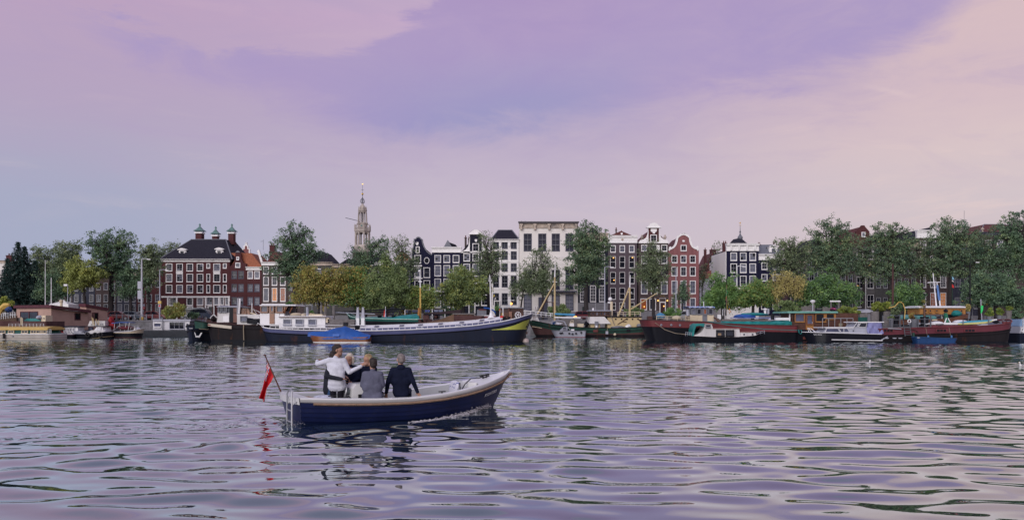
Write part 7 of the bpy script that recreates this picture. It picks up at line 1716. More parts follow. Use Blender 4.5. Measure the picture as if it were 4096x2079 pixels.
 b.block('cabin_roof',3288,3415,1308,1311.5,.35,2.85,P_WHITE);b.part('bow_visor',MB().prism([(xx(3288),z_(1308)),(xx(3310),z_(1312)),(xx(3306),z_(1314)),(xx(3290),z_(1310))],b.Dn+.35,b.Dn+2.85),P_WHITE)
 def slant(pts,gm,nm='side_window'):
  w=b.part(nm,MB().band([(xx(p),z_(q)) for p,q in pts]+[(xx(pts[0][0]),z_(pts[0][1]))],-.04,b.Dn+.38,b.Dn+.448),P_WHITE);b.part('pane',MB().prism([(xx(p),z_(q)) for p,q in pts],b.Dn+.41,b.Dn+.447),gm,w)
 slant([(3301,1327),(3308,1313.5),(3350,1313.5),(3357,1327)],G_BLUEISH);slant([(3363,1327),(3357,1313.5),(3388,1313.5),(3396,1327)],G_BLUEISH)
 b.block('window_bar',3375,3376.5,1313,1327,.36,.40,P_WHITE);b.port(3413,1322,2.8,.43,P_GREY)
 b.part('wheelhouse',MB().prism([(xx(3413),z_(1311)),(xx(3430),z_(1289)),(xx(3470),z_(1289)),(xx(3470),z_(1311))],b.Dn+.5,b.Dn+2.7),P_PALEGREY);b.block('wheelhouse_roof',3414,3537,1286,1289.5,.3,2.9,P_WHITE)
 slant([(3415,1308),(3427,1291),(3434,1291),(3426,1308)],G_PALE,'windscreen');slant([(3434,1307),(3442,1292),(3466,1292),(3462,1307)],G_MID)
 rows=[[(xx(p),b.Dn+.30+.12*math.sin(p*.23+j) ,z_(q0+(q1-q0)*j/5)) for p,q0,q1 in ((3466,1297,1331),(3472,1290,1333),(3482,1289.5,1334),(3494,1289.5,1334),(3506,1290,1334),(3518,1290,1335),(3524,1291,1335),(3530,1318,1336))] for j in range(6)]
 b.part('canvas_cover',MB().grid(rows).quad((xx(3524),b.Dn+.3,z_(1291)),(xx(3530),b.Dn+.3,z_(1336)),(xx(3530),b.Dn+2.8,z_(1336)),(xx(3524),b.Dn+2.8,z_(1291))),TARP_LILAC,smooth=True)
 o=text_part(b,'name_lettering','Nelly Helena',b.x(3252,.4),b.Dn+.30,b.z(1339.5),S(33,b.Dn),P_WHITE,shear=.35);o.rotation_euler=(0,0,math.radians(-11))
 b.part('pulpit',MB().tube([(b.x(3262,.9),b.Dn+.9,b.z(1328)),(b.x(3245,1.2),b.Dn+1.3,b.z(1314)),(b.x(3230,1.6),b.Dn+1.6,b.z(1312)),(b.x(3236,1.6),b.Dn+1.6,b.z(1328))],.035,5).tube([(b.x(3250,.9),b.Dn+1.2,b.z(1328)),(b.x(3238,1.2),b.Dn+1.5,b.z(1313))],.03,5),P_WHITE)
 b.part('swim_platform',MB().prism([(b.x(3527),b.z(1359)),(b.x(3556),b.z(1344)),(b.x(3557),b.z(1347)),(b.x(3529),b.z(1363))],b.Dn+.3,b.Dn+2.9),P_PALEGREY);b.block('fore_hatch',3266,3280,1324,1328,1.0,2.0,P_PALEGREY)
 # ---- red and black barge on the right
 b=Boat('terrace_barge','red and black barge with railed plant terrace and brown rounded bow at the right',3500,4078,87.2,5.2)
 sh5=[(3500,1316),(3600,1313),(3750,1309),(3850,1306),(3950,1302),(4000,1298),(4045,1291),(4078,1277)]
 brownbow=paint('brown_bow',(0.105,0.055,0.042),.6,.15,var=.35)
 b.hull(sh5,[('abs',-0.7),('abs',.08),('sheer',-.68),('sheer',0)],[P_BLACK,P_RUSTBLACK,paint('wine_red',(0.125,0.028,0.042),.5,.05,var=.22)],['boot_top','hull','topside'],.02,.10,3,2.3,0,.5,.88,n=60,deck=.12,deckmat=P_GREY)
 b.strake(0,.06,P_RED);b.strake(-.68,.05,P_RUSTBLACK);b.strake(-.95,.04,P_RUSTBLACK)
 for a,c in ((3747,3786),(3860,3900),(3535,3572)):
  w=b.block('window_frame',a-3,c+3,1315,1327.5,-.06,.0,P_RED)
  for i in range(3):b.block('pane',a+(c-a)*i/3+1.2,a+(c-a)*(i+1)/3-1.2,1317,1325.5,-.075,-.061,G_DARK,w)
 b.block('hatch_side',3715,3945,1296,1309,.7,4.4,mat('wine_panel',(0.14,0.03,0.045),.5));b.block('hatch_top',3700,3920,1290,1297.5,.6,4.5,P_WHITE,slopeL=.5,slopeR=1.2);b.blob('white_dome',3746,1293,26,9,1.2,.9,P_WHITE,3,rough=.05);b.blob('white_dome',3842,1287,26,8,2.6,.9,P_WHITE,4,rough=.05)
 b.block('grey_ramp',3899,3951,1295,1307,.3,.9,P_PALEGREY,slopeL=.9)
 b.part('bow_bulwark',MB().prism([(b.x(3985),b.z(1291)),(b.x(4055),b.z(1281)),(b.x(4055),b.z(1275)),(b.x(3975),b.z(1284))],b.Dn+3.0,b.Dn+3.15),P_WHITE)
 for px in (4018,4032):b.part('bollard',MB().lathe([(.2,b.z(1301)),(.2,b.z(1290)),(.26,b.z(1289)),(.26,b.z(1286))],b.x(px,.9),b.Dn+.9,10),P_RED)
 w=ring(b,'wheel',(b.x(4019,1.5),b.Dn+1.6,b.z(1284,1.5)),.22,.05,P_RUSTRED);b.blob('winch',3985,1288,7,7,1.8,.5,P_BLACK,3,rough=.3);b.line('boat_hook',[(3990,1294,1),(4025,1272,1)],.03,WOODG)
 # terrace
 b.block('terrace_deck',3526,3726,1309.5,1312,.1,4.8,WOODG)
 tr=b.part('terrace_rail',MB(),P_PALEGREY)
 for (a,c,y) in ((3530,3612,1262),(3530,3608,1278),(3530,3608,1298),(3640,3724,1276),(3640,3724,1293),(3530,3726,1306)):
  b.part('rail_bar',MB().box(b.x(a,.2),b.x(c,.2),b.Dn+.18,b.Dn+.26,b.z(y+1.1,.2),b.z(y-1.1,.2)),mat('grey_rail',(0.10,0.11,0.13),.6))
 for px,yt in ((3531,1261),(3563,1277),(3599,1258),(3648,1275),(3698,1270),(3722,1258),(3672,1276)):b.part('rail_post',MB().box(b.x(px,.2)-.05,b.x(px,.2)+.05,b.Dn+.12,b.Dn+.22,b.z(1310,.2),b.z(yt,.2)),mat('grey_rail',(0.10,0.11,0.13)))
 ld=b.part('ladder',MB().tube([(b.x(3611),b.Dn-.05,b.z(1280)),(b.x(3618),b.Dn-.15,b.z(1344))],.04,5).tube([(b.x(3636),b.Dn-.05,b.z(1290)),(b.x(3643),b.Dn-.15,b.z(1342))],.04,5),mat('grey_rail',(0.10,0.11,0.13)))
 for i in range(6):b.part('rung',MB().tube([(b.x(3613+i),b.Dn-.08-.012*i,b.z(1292+i*9.5)),(b.x(3637.5+i),b.Dn-.08-.012*i,b.z(1292+i*9.5))],.025,5),mat('grey_rail',(0.10,0.11,0.13)),ld)
 ring(b,'life_ring',(b.x(3638),b.Dn+.05,b.z(1284)),.16,.055,P_WHITE)
 b.line('pipe',[(3552,1313,-.1),(3605,1316,-.1)],.06,STEEL);b.line('pipe',[(3625,1318,-.1),(3660,1318,-.12),(3670,1324,-.15),(3674,1332,-.15)],.05,P_RUSTRED)
 b.line('hose_mast',[(3614,1310,.3),(3613,1230,.3),(3608,1208,.3)],[.06,.05,.04],P_BLACK);b.line('yellow_hose',[(3618,1275,.25),(3621,1240,.25),(3612,1214,.3),(3603,1207,.3),(3594,1209,.3),(3580,1225,.5),(3555,1231,.6)],.05,P_SUN)
 b.line('grey_fender',[(3654,1330,-.2),(3654,1356,-.2)],.13,P_GREEN);b.port(3548,1353,8,-.03,P_WHITE,P_BLACK) if False else None
 for px in (3546,3577,3600):
  x,z=b.x(px),b.z(1350);b.part('hull_port',MB().prism([(x-.22,z),(x+.22,z),(x+.15,z-.1),(x-.15,z-.1)],b.Dn-.1,b.Dn-.02),P_PALEGREY)
 for px,y0 in ((3709,1340),(3802,1340)):
  f=b.part('blue_fender',MB().lathe([(.05,b.z(1351)),(.10,b.z(1349)),(.10,b.z(1343)),(.03,b.z(y0))],b.x(px),b.Dn-.2,8),mat('fender_blue',(0.05,0.16,0.36),.5));b.line('fender_line',[(px,1341,-.2),(px-4,1320,-.1),(px-6,1310,-.05)],.015,ROPE)
 gs=b.part('green_vent_stand',MB().prism([(b.x(3780,1.5),b.z(1251,1.5)),(b.x(3790,1.5),b.z(1251,1.5)),(b.x(3796,1.5),b.z(1292,1.5)),(b.x(3784,1.5),b.z(1292,1.5))],b.Dn+1.5,b.Dn+1.8),paint('vent_green',(0.02,0.14,0.08)));b.line('brace',[(3786,1272,1.4),(3778,1293,1.4)],.05,P_WHITE,gs);b.line('brace',[(3792,1272,1.4),(3803,1292,1.4)],.05,P_WHITE,gs);b.blob('vent_head',3783,1243,7,8,1.6,.3,P_BLACK,2,gs)
 # paddle board on the hatch
 t=Thing('paddle_board','yellow and turquoise paddle board lying on the terrace barge','paddle board',(X(3898,87.9),87.9,Z(1298,87.9)))
 rows=[]
 for i in range(25):
  u=i/24;px=3818+156*u;w=.42*(max(0.0,1-abs(2*u-1)**3.2))**.6+.01;zc=Z(1294-9*u-3*abs(2*u-1)**3*(u>.5),87.9);th=.09
  rows.append([(X(px,87.9),87.9+w*math.cos(a)*.45+0,zc+w*.72*math.sin(a)*.55+w*.25*math.cos(a)) for a in [k*math.pi/5 for k in range(11)]])
 t.part('board',MB().grid(rows),paint('pale_yellow',(0.52,0.52,0.20)),smooth=True)
 t.part('deck_pad',MB().grid([[(p[0],p[1]+.01,p[2]+.012) for p in r[2:5]] for r in rows[1:-1]]),paint('turquoise',(0.05,0.30,0.42)),smooth=True)
 t.part('fin',MB().prism([(X(3812,87.9),Z(1289,87.9)),(X(3826,87.9),Z(1297,87.9)),(X(3812,87.9),Z(1298,87.9))],87.86,87.9),P_BLACK)
 for px in (3843,3945):t.part('strap',MB().box(X(px-1.5,87.9),X(px+1.5,87.9),87.4,87.48,Z(1298-(px-3818)*.06,87.9),Z(1281-(px-3818)*.04,87.9)),P_GREY)
 # blue skiff
 b=Boat('blue_skiff','flat blue rowing skiff tied along the red and black barge',3664,3836,85.3,1.3)
 b.hull([(3664,1347),(3836,1354)],[('abs',-0.3),('sheer',0)],[P_BLUE],['hull'],.06,.10,3,2.2,.35,.5,.8,deck=.2,deckmat=P_BLUE);b.strake(0,.03,mat('skiff_rail',(0.03,0.09,0.22),.5),'gunwale');b.block('thwart',3752,3762,1350,1351.5,.1,1.2,P_PALEGREY);b.block('name_plate',3669,3679,1349,1351,-.02,.0,P_WHITE)
 # ---- wooden saloon barge behind, with masts
 b=Boat('saloon_barge','dark barge with varnished orange wood saloon, white roof and leaning masts',3560,3900,98.0,4.4)
 b.hull([(3560,1282),(3700,1278),(3800,1272),(3860,1258),(3892,1253)],[('abs',-0.7),('sheer',-.5),('sheer',0)],[P_BLACK,mat('brown_topside',(0.12,0.05,0.03),.5,var=.35)],['hull','topside'],.05,.14,3,2.0,0,.3,.85,deck=.1)
 b.block('saloon',3678,3862,1230,1256,.8,3.8,WOODO);b.roof('saloon_roof',3673,3863,1222,1230.5,.5,4.1,P_WHITE)
 for px in (3702,3720,3746,3814,3830,3845):b.win(px,1243,11,12,.78,1,1,WOODO,G_MID)
 b.blob('teal_cover',3825,1254,20,13,.6,.6,TARP_TEAL,5,rough=.1);hem=[[(b.x(3548+i*13,.3),b.Dn+y,b.z(q+.9*math.sin(i*1.4),.3)) for i in range(16)] for y,q in ((.2,1275),(.1,1268),(.5,1262),(2.5,1258),(3.6,1268))]
 b.part('teal_tarpaulin',MB().grid(hem),mat('pale_teal_tarp',(0.10,0.30,0.30),.5,var=.3),smooth=True)
 b.line('mast',[(3747,1238,2),(3732,1092,2)],[.09,.05],P_WHITE);b.line('mast',[(3768,1275,2),(3748,1130,2)],[.10,.05],P_WHITE);b.line('blue_sail_roll',[(3757,1200,1.9),(3749,1140,1.9)],.12,mat('sail_blue',(0.10,0.22,0.50),.6));b.line('crosstree',[(3710,1130,2),(3761,1128,2)],.05,P_WHITE)
 b.part('lettering',MB().box(b.x(3728),b.x(3748),b.Dn-.08,b.Dn-.02,b.z(1281),b.z(1277)),P_CREAM)
 b.line('stay',[(3600,1060,2),(3740,1200,2)],.015,P_BLACK)
 b=Boat('edge_cruiser','white and pale blue cabin cruiser cut off by the right edge',4074,4200,90.0,3.0)
 b.hull([(4074,1332),(4200,1330)],[('abs',-0.5),('sheer',0)],[P_NAVY],['hull'],.06,.3,2.5,1.8,.2,.8,.8,deck=.05);b.block('cabin',4078,4190,1304,1333,.3,2.7,P_PALEGREY,slopeL=.1);b.block('screen',4078,4096,1276,1304,.4,2.6,paint('pale_blue',(0.20,0.33,0.52)),slopeL=.2);b.line('rail',[(4093,1333,.2),(4092,1275,.2)],.04,STEEL);b.win(4088,1318,10,14,.28,1,1,P_WHITE,G_PALE)
build_boats()
# ---------------------------------------------------------------- street: cars, lamps, signs, railings, plants in pots
def car(label,px,D,col,L=4.2,H=1.45,van=False,rz=0.0):
 x,y=X(px,D),D
 T=Thing('parked_van' if van else 'parked_car',label,'van' if van else 'car',(x,y,STREET),rz=rz,group='cars parked along the street',local=True)
 pm=mat('car_paint_'+label.split()[0],col,0.25,var=0.08,coat=0.6);W=1.75;h=L/2
 if van:prof=[(-h,.35),(-h,1.0),(-h+.1,1.95),(h-1.0,1.98),(h-.35,1.15),(h,.95),(h,.35)]
 else:prof=[(-h,.35),(-h+.05,.80),(-h+.35,.92),(-h+.95,H-.06),(-h+1.5,H),(h-1.75,H-.02),(h-1.05,.95),(h-.15,.78),(h,.60),(h,.35)]
 T.part('body',MB().prism(prof,-W/2,W/2),pm)
 if van:wp=[[(-h+.5,1.2),(-h+.55,1.75),(h-1.05,1.78),(h-.55,1.2)]]
 else:wp=[[(-h+.70,.96),(-h+1.05,H-.12),(-h+1.75,H-.08),(-h+1.75,.96)],[(-h+1.83,.96),(-h+1.83,H-.08),(h-1.80,H-.1),(h-1.25,.96)]]
 for p in wp:T.part('side_window',MB().prism(p,-W/2-.012,-W/2+.02),G_DARK);T.part('side_window',MB().prism(p,W/2-.02,W/2+.012),G_DARK)
 for sx in (-1,1):
  for sy in (-1,1):
   w=MB();cx,cy=sx*(h-.75),sy*(W/2-.08)
   w.prism([(cx+.32*math.cos(k*math.pi/8),.32+.32*math.sin(k*math.pi/8)) for k in range(16)],cy-.1,cy+.1)
   wh=T.part('wheel',w,BLACKR);T.part('rim',MB().prism([(cx+.2*math.cos(k*math.pi/8),.32+.2*math.sin(k*math.pi/8)) for k in range(16)],cy-.105 if sy<0 else cy+.1,cy-.1 if sy<0 else cy+.105),P_GREY,wh)
 T.part('headlight',MB().box(h-.12,h+.01,-.8,-.5,.62,.74),P_WHITE);T.part('headlight',MB().box(h-.12,h+.01,.5,.8,.62,.74),P_WHITE)
 T.part('tail_light',MB().box(-h-.01,-h+.1,-.85,-.6,.65,.8),FL['red']);T.part('tail_light',MB().box(-h-.01,-h+.1,.6,.85,.65,.8),FL['red'])
 return T

def lamp(label,px,D,top_py,r=0.09,m=None,head='globe',lit=False,z0=None,name='street_lamp',cat='lamp'):
 z0=STREET if z0 is None else z0;x=X(px,D);zt=Z(top_py,D);m=m or P_PALEGREY
 T=Thing(name,label,cat,(x,D,z0),group='lamps and masts along the quay')
 T.part('pole',MB().tube([(x,D,z0),(x,D,z0+.9),(x,D,zt)],[r*1.6,r*1.15,r*.7],8),m)
 if head=='globe':T.part('lamp_head',MB().lathe([(.06,zt-.1),(.34,zt+.18),(.40,zt+.34),(.22,zt+.48),(.02,zt+.52)],x,D,12),P_WHITE)
 elif head=='arm':T.part('arm',MB().tube([(x,D,zt),(x+.5,D,zt+.08),(x+1.0,D,zt)],.05,6),m);T.part('lamp_head',MB().cbox(x+1.1,D,zt-.04,.5,.22,.12),LAMP if lit else P_WHITE)
 elif head=='flood':T.part('lamp_head',MB().cbox(x-.25,D-.1,zt,.5,.3,.3,.2),P_WHITE)
 elif head=='ball':T.part('lamp_head',MB().ball((x,D,zt),.2),LAMP if lit else P_WHITE)
 return T

def sign(T,x,D,z,w,h,m,name='sign_panel',shape='rect'):
 if shape=='round':pts=[(x+w/2*math.cos(k*math.pi/8),z+w/2*math.sin(k*math.pi/8)) for k in range(16)]
 elif shape=='tri':pts=[(x-w/2,z-h/2),(x+w/2,z-h/2),(x,z+h/2)]
 else:pts=[(x-w/2,z-h/2),(x+w/2,z-h/2),(x+w/2,z+h/2),(x-w/2,z+h/2)]
 return T.part(name,MB().prism(pts,D-.14,D-.10),m)

def potted(label,px,py_top,py_pot,py_base,rx,D,leaf,seed,n=700,pot=None,mixleaf=None,size=.16,name='potted_plant'):
 z0=Z(py_base,D);x=X(px,D);zp=Z(py_pot,D)
 T=shrub(name,label,px,(py_top+py_pot)/2,rx,(py_pot-py_top)/2+2,D,leaf,n,size,seed,z0=z0,group='potted plants on the barges',mixleaf=mixleaf,cat='potted plant')
 r=min(.42,S(rx,D)*.7)
 T.part('pot',MB().lathe([(r*.75,z0),(r,zp),(r*1.06,zp),(r*1.06,zp+.05)],x,D,12),pot or P_GREY)
 return T

def build_street():
 car('red hatchback parked left of the white lamp mast',478,131,(0.09,0.014,0.018));car('slate estate car parked right of the red hatchback',516,131.5,(0.05,0.07,0.10),rz=math.pi)
 car('dark blue van with white stripe in front of the long brick house',790,131,(0.03,0.04,0.07),L=4.8,van=True);car('crimson car beside the quay bollards left of the white houseboat',622,129.5,(0.12,0.018,0.024))
 car('maroon car with a lit orange indicator in front of the many paned house',2335,129.5,(0.10,0.015,0.025));car('silver car behind the cream wheelhouse',2735,130,(0.25,0.28,0.33),rz=math.pi);car('black car at the foot of the purple brick house',2445,131,(0.02,0.02,0.025))
 T=Thing('indicator_lamp','small glowing orange light above the green coaster deck','lamp',(X(2301,124.6),124.6,STREET+.06));T.part('bulb',MB().ball((X(2301,124.6),124.6,Z(1268,124.6)),.2,sx=1.5),LAMP);T.part('stem',MB().tube([(X(2301,124.6),124.6,1.5),(X(2301,124.6),124.6,Z(1270,124.6))],.05,5),P_GREY)
 # tall white mast with signs
 T=lamp('tall white mast with road signs, left of the long brick house',567,126.5,1036,.15,paint('mast_white',(0.45,0.47,0.52)),'arm')
 for y,h in ((1140,30),(1178,34)):sign(T,X(559,126.5),126.5,Z(y,126.5),.55,S(h,126.5),P_PALEGREY)
 T.part('base_wrap',MB().lathe([(.30,STREET),(.33,STREET+.3),(.26,STREET+.55)],X(567,126.5),126.5,10),P_SUN)
 T=lamp('thin pole with no entry sign and parking panel',575,127,1216,.04,P_GREY,'none',name='road_sign',cat='sign');sign(T,X(575,127),127,Z(1221,127),.42,.42,P_PALEGREY);sign(T,X(575,127),127,Z(1232,127),.42,.42,FL['red'],'sign_panel','round');sign(T,X(575,127),126.95,Z(1232,127),.30,.08,P_WHITE)
 T=lamp('slim grey lamp post with yellow box and warning sign',639,126.8,1080,.09,P_PALEGREY,'arm');T.part('yellow_box',MB().cbox(X(641,126.8),126.7,Z(1209,126.8),.45,.4,.45),P_SUN);sign(T,X(640,126.8),126.8,Z(1223,126.8),.42,.55,P_PALEGREY);sign(T,X(640,126.8),126.76,Z(1222,126.8),.36,.32,FL['red'],'sign_panel','tri')
 lamp('slim lamp post with floodlight behind the pink houseboat',271,127,1140,.07,P_PALEGREY,'flood');lamp('thin white pole right of the dark conifer',205,127,1110,.07,P_WHITE,'none',name='flagpole',cat='pole');lamp('thin white pole close beside the dark conifer crown',181,128,1040,.05,P_WHITE,'none',name='flagpole',cat='pole')
 lamp('tall slim lamp post in front of the many paned house',2419,127,1068,.10,P_PALEGREY,'arm');lamp('slim grey pole in front of the red bell gable house',2704,127,1070,.08,P_PALEGREY,'none');lamp('white lamp post before the navy corner house',2948,127,1065,.09,P_WHITE,'arm');lamp('white lamp post above the bronze maple',1249,127,1075,.08,P_PALEGREY,'arm')
 lamp('white mushroom lamp on a post behind the timber deckhouse',3251,121,1213,.10,P_PALEGREY,'globe',z0=1.0);lamp('dark tall mast left of the chestnut',3880,124,1048,.12,P_BLACK,'arm',z0=1.0,name='tall_mast',cat='mast');lamp('dark red tall mast behind the terrace barge',3571,110,1055,.16,P_RUSTRED,'none',z0=0.0,name='tall_mast',cat='mast');lamp('thin green flagpole with drooping striped flag',3809,121,1090,.05,P_GREEN,'none',z0=.5,name='flagpole',cat='pole')
 for px,py,lab in ((3849,1199,'small lit street lamp under the chestnut, left'),(3890,1199,'small lit street lamp under the chestnut, middle'),(4078,1201,'small lit street lamp at the right edge'),(3640,1192,'small lit lamp behind the round maple')):lamp(lab,px,129.5,py,.05,P_GREY,'ball',True)
 D=120.5
 T=Thing('striped_flag','drooping blue white and red flag beside the leaning masts','flag',(X(3810,D),D,Z(1165,D)))
 for i,(c,a,b_) in enumerate((('sky',1105,1120),('white',1120,1128),('red',1136,1152))):T.part('stripe',MB().prism([(X(3808,D),Z(a,D)),(X(3815,D),Z(a+6,D)),(X(3816,D),Z(b_,D)),(X(3808,D),Z(b_-3,D))],D-.02,D+.02),FL[c])
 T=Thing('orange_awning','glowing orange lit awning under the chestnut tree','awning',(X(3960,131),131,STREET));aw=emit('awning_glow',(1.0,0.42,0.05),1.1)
 T.part('canvas',MB().prism([(X(3941,131),Z(1196,131)),(X(3966,131),Z(1196,131)),(X(3968,131),Z(1208,131)),(X(3962,131),Z(1215,131)),(X(3941,131),Z(1219,131))],131,132),aw);T.part('post',MB().tube([(X(3942,131),131.5,STREET),(X(3942,131),131.5,Z(1219,131))],.05,5).tube([(X(3964,131),131.5,STREET),(X(3964,131),131.5,Z(1214,131))],.05,5),P_GREY)
 T=Thing('lime_banner','bright lime green banner on a slanting pole','banner',(X(3926,112),112,1.0));T.part('pole',MB().tube([(X(3929,112),112,1.0),(X(3923,112),112,Z(1196,112))],.07,6),P_PALEGREY);T.part('cloth',MB().prism([(X(3921.5,112),Z(1222,112)),(X(3931,112),Z(1222,112)),(X(3930,112),Z(1238,112)),(X(3924,112),Z(1252,112)),(X(3921,112),Z(1252,112))],111.85,111.9),mat('lime_cloth',(0.04,0.62,0.16),.7))
 T=Thing('sign_frame','white name board between two grey posts over the timber deckhouse','sign',(X(3340,121),121,1.0))
 for px in (3324,3356):T.part('post',MB().tube([(X(px,121),121,1.0),(X(px,121),121,Z(1200,121))],.10,6),WOODG)
 T.part('board',MB().box(X(3318,121),X(3361,121),120.85,120.9,Z(1207,121),Z(1202,121)),P_WHITE)
 T=Thing('city_banner','white banner with three dark red crosses on the cream building','banner',(X(2141,149.6),149.6,STREET));T.part('cloth',MB().box(X(2136,149.6),X(2147,149.6),149.55,149.6,Z(1240,149.6),Z(1224,149.6)),WHITE)
 for py in (1228,1232.3,1236.6):
  x,z,q=X(2141.3,149.6),Z(py,149.6),.075;T.part('cross',MB().prism([(x-q,z-q-.02),(x-q+.04,z-q-.02),(x+q,z+q),(x+q-.04,z+q)],149.53,149.546).prism([(x-q,z+q),(x-q+.04,z+q),(x+q,z-q-.02),(x+q-.04,z-q-.02)],149.515,149.529),mat('cross_red',(0.10,0.01,0.02),.7))
 # timber fences
 for a,b_,lab,y0,y1 in ((3205,3260,'dark plank fence behind the mushroom lamp',1225,1262),(3290,3340,'grey plank fence right of the mushroom lamp',1226,1262),(2230,2310,'low grey plank fence behind the green coaster',1278,1290)):
  Df=122.5;T=Thing('plank_fence',lab,'fence',(X((a+b_)/2,Df),Df,1.0));n=max(4,int((b_-a)/5))
  for i in range(n):
   p=a+(b_-a)*i/n;T.part('plank',MB().box(X(p,Df)+.01,X(p+(b_-a)/n,Df)-.01,Df,Df+.04,1.0,Z(y0+2.0*math.sin(i*1.7)+(8*i/n if a==3290 else-6*i/n),Df)),WOODG)
  T.part('rail',MB().box(X(a,Df),X(b_,Df),Df+.042,Df+.1,1.5,1.6),WOODG)
 # quay railing at the left and bollards
 T=Thing('quay_railing','grey post and rail fence on the quay left of the white houseboat','railing',(X(510,125.3),125.3,STREET+.06))
 T.part('rail',MB().tube([(X(415,125.3),125.3,STREET+.75),(X(610,125.3),125.3,STREET+.75)],.05,5),P_GREY)
 for i in range(9):T.part('post',MB().box(X(418+i*24,125.3)-.08,X(418+i*24,125.3)+.08,125.22,125.38,STREET+.06,STREET+.95),P_GREY)
 T=Thing('quay_railing','low stone coloured rail behind the green coaster','railing',(X(2420,125.3),125.3,STREET+.06))
 T.part('rail',MB().box(X(2270,125.3),X(2620,125.3),125.2,125.4,STREET+.5,STREET+.62),PLINTH)
 for i in range(15):T.part('post',MB().box(X(2272+i*24.5,125.3)-.06,X(2272+i*24.5,125.3)+.06,125.24,125.36,STREET+.06,STREET+.5),P_GREY)
 # plants and pots on the barges
 potted('big yellow green bamboo in dark tubs at the terrace rail',3525,1205,1248,1306,46,91.2,'bamboo',71,3800,P_BLACK,size=.15,name='bamboo_bush')
 potted('smaller golden bamboo left of the big one',3398,1222,1262,1306,52,95.0,'bamboo',72,2800,P_GREY,'willow',.15,'bamboo_bush')
 potted('wispy green bush behind the yellow hose',3565,1262,1274,1310,13,88.3,'willow',73,500,P_GREY)
 potted('grey green olive tree on the terrace',3582,1215,1262,1310,20,89.0,'elm',74,700,P_BLACK,name='olive_tree')
 potted('bronze leaved grass in a pot beside the spiky plant',3648,1252,1275,1310,11,89.4,'autumn',75,500,P_GREY)
 potted('bushy bamboo in a pot near the lime banner',3957,1232,1266,1296,15,106,'bamboo',76,1400,P_GREY,'fresh')
 potted('second bamboo bush right of the lime banner',3998,1232,1262,1294,15,106,'bamboo',77,1300,P_GREY,'fresh')
 potted('third bamboo bush in a wooden planter near the bow',4035,1226,1243,1284,16,105,'bamboo',78,1200,WOODG,'fresh')
 potted('pale variegated shrub behind the saloon roof',3873,1215,1248,1275,11,106,'gold',79,900,P_GREY)
 potted('pink flowers in a box on the green edged roof',3330,1232,1240,1244.4,15,94.0,'pink',80,700,P_BLACK,size=.09)
 potted('green herbs trailing on the white cabin roof',1248,1242,1254,1263,13,88.6,'fresh',81,500,P_CREAM,size=.12)
 potted('bright green plant behind the white wheelhouse',1158,1206,1222,1262,15,93.5,'fresh',82,700,P_GREY)
 potted('leafy green plant beside the wooden saloon boat',1990,1226,1243,1270,12,108,'fresh',83,600,P_BLACK)
 # palm and spiky plants
 T=Thing('potted_palm','fan palm with shaggy trunk in a dark tub on the terrace','palm',(X(3698,88.4),88.4,Z(1310,88.4)));D=88.4;x=X(3698,D)
 T.part('tub',MB().lathe([(.36,Z(1310,D)),(.44,Z(1268,D)),(.46,Z(1266,D))],x,D,12),P_BLACK)
 T.part('trunk',MB().tube([(x,D,Z(1268,D)),(x-.02,D,Z(1245,D)),(x,D,Z(1220,D))],[.13,.11,.13],8),WOODD);rng=random.Random(5);lf=MB();lm=mat('palm_leaf',(0.20,0.19,0.045),.6,var=.4,scale=3)
 for k in range(18):
  a=rng.uniform(0,6.28);el=rng.uniform(-.5,1.1);l=rng.uniform(.45,.75);d=Vector((math.cos(a)*math.cos(el),math.sin(a)*math.cos(el)*.8,math.sin(el)));c=Vector((x,D,Z(1219,D)))
  tip=c+d*l;sd=d.cross(Vector((0,0,1))).normalized()
  fr=MB()
  for j in range(-4,5):e=tip+sd*(.09*j)+d*(.22*math.cos(j*.33))-Vector((0,0,.06*abs(j)*.6+.05));q=c+d*l*.55;w_=sd*.022;fr.add([q-w_,q+w_,e],[(0,1,2)])
  T.part('frond',fr,lm)
 for px,py,pb,lab,cm in ((3655,1246,1272,'spiky dark red cordyline in a pot on the terrace',(0.10,0.03,0.03)),(3657,1262,1276,'small yellow spiky yucca below the red cordyline',(0.34,0.30,0.06)),(3698,1244,1256,'low yellow green palm shoots at the foot of the fan palm',(0.36,0.32,0.06))):
  D=88.7;x=X(px,D);T=Thing('spiky_plant',lab,'potted plant',(x,D,Z(1310,D)),group='potted plants on the barges');T.part('pot',MB().lathe([(.28,Z(1310,D)),(.36,Z(1276,D))],x,D,12),P_GREY);sp=MB();rng=random.Random(px)
  for k in range(46):
   a=rng.uniform(0,6.28);el=rng.uniform(.05,1.45);l=S(py and (pb-py)*1.25,D)*rng.uniform(.7,1.1);c=Vector((x,D,Z(pb,D)-.1));d=Vector((math.cos(a)*math.cos(el),math.sin(a)*math.cos(el),math.sin(el)));sd=d.cross(Vector((0,0,1))).normalized()*.03;sp.add([c-sd,c+sd,c+d*l],[(0,1,2)])
  T.part('leaves',sp,mat('spike_%d_%d'%(px,py),cm,.6,var=.3),kind='stuff')
 for px,py,lab in ((3500,1290,'dark wood planter tub under the big bamboo, left'),(3545,1290,'dark wood planter tub under the big bamboo, right')):
  D=91.0;single('planter_tub',lab,'planter',MB().lathe([(.40,Z(1308,D)),(.45,Z(1246,D)),(.40,Z(1245,D)),(.38,Z(1250,D))],X(px,D),D,14),WOODG,(X(px,D),D,Z(1308,D)),group='planter tubs')
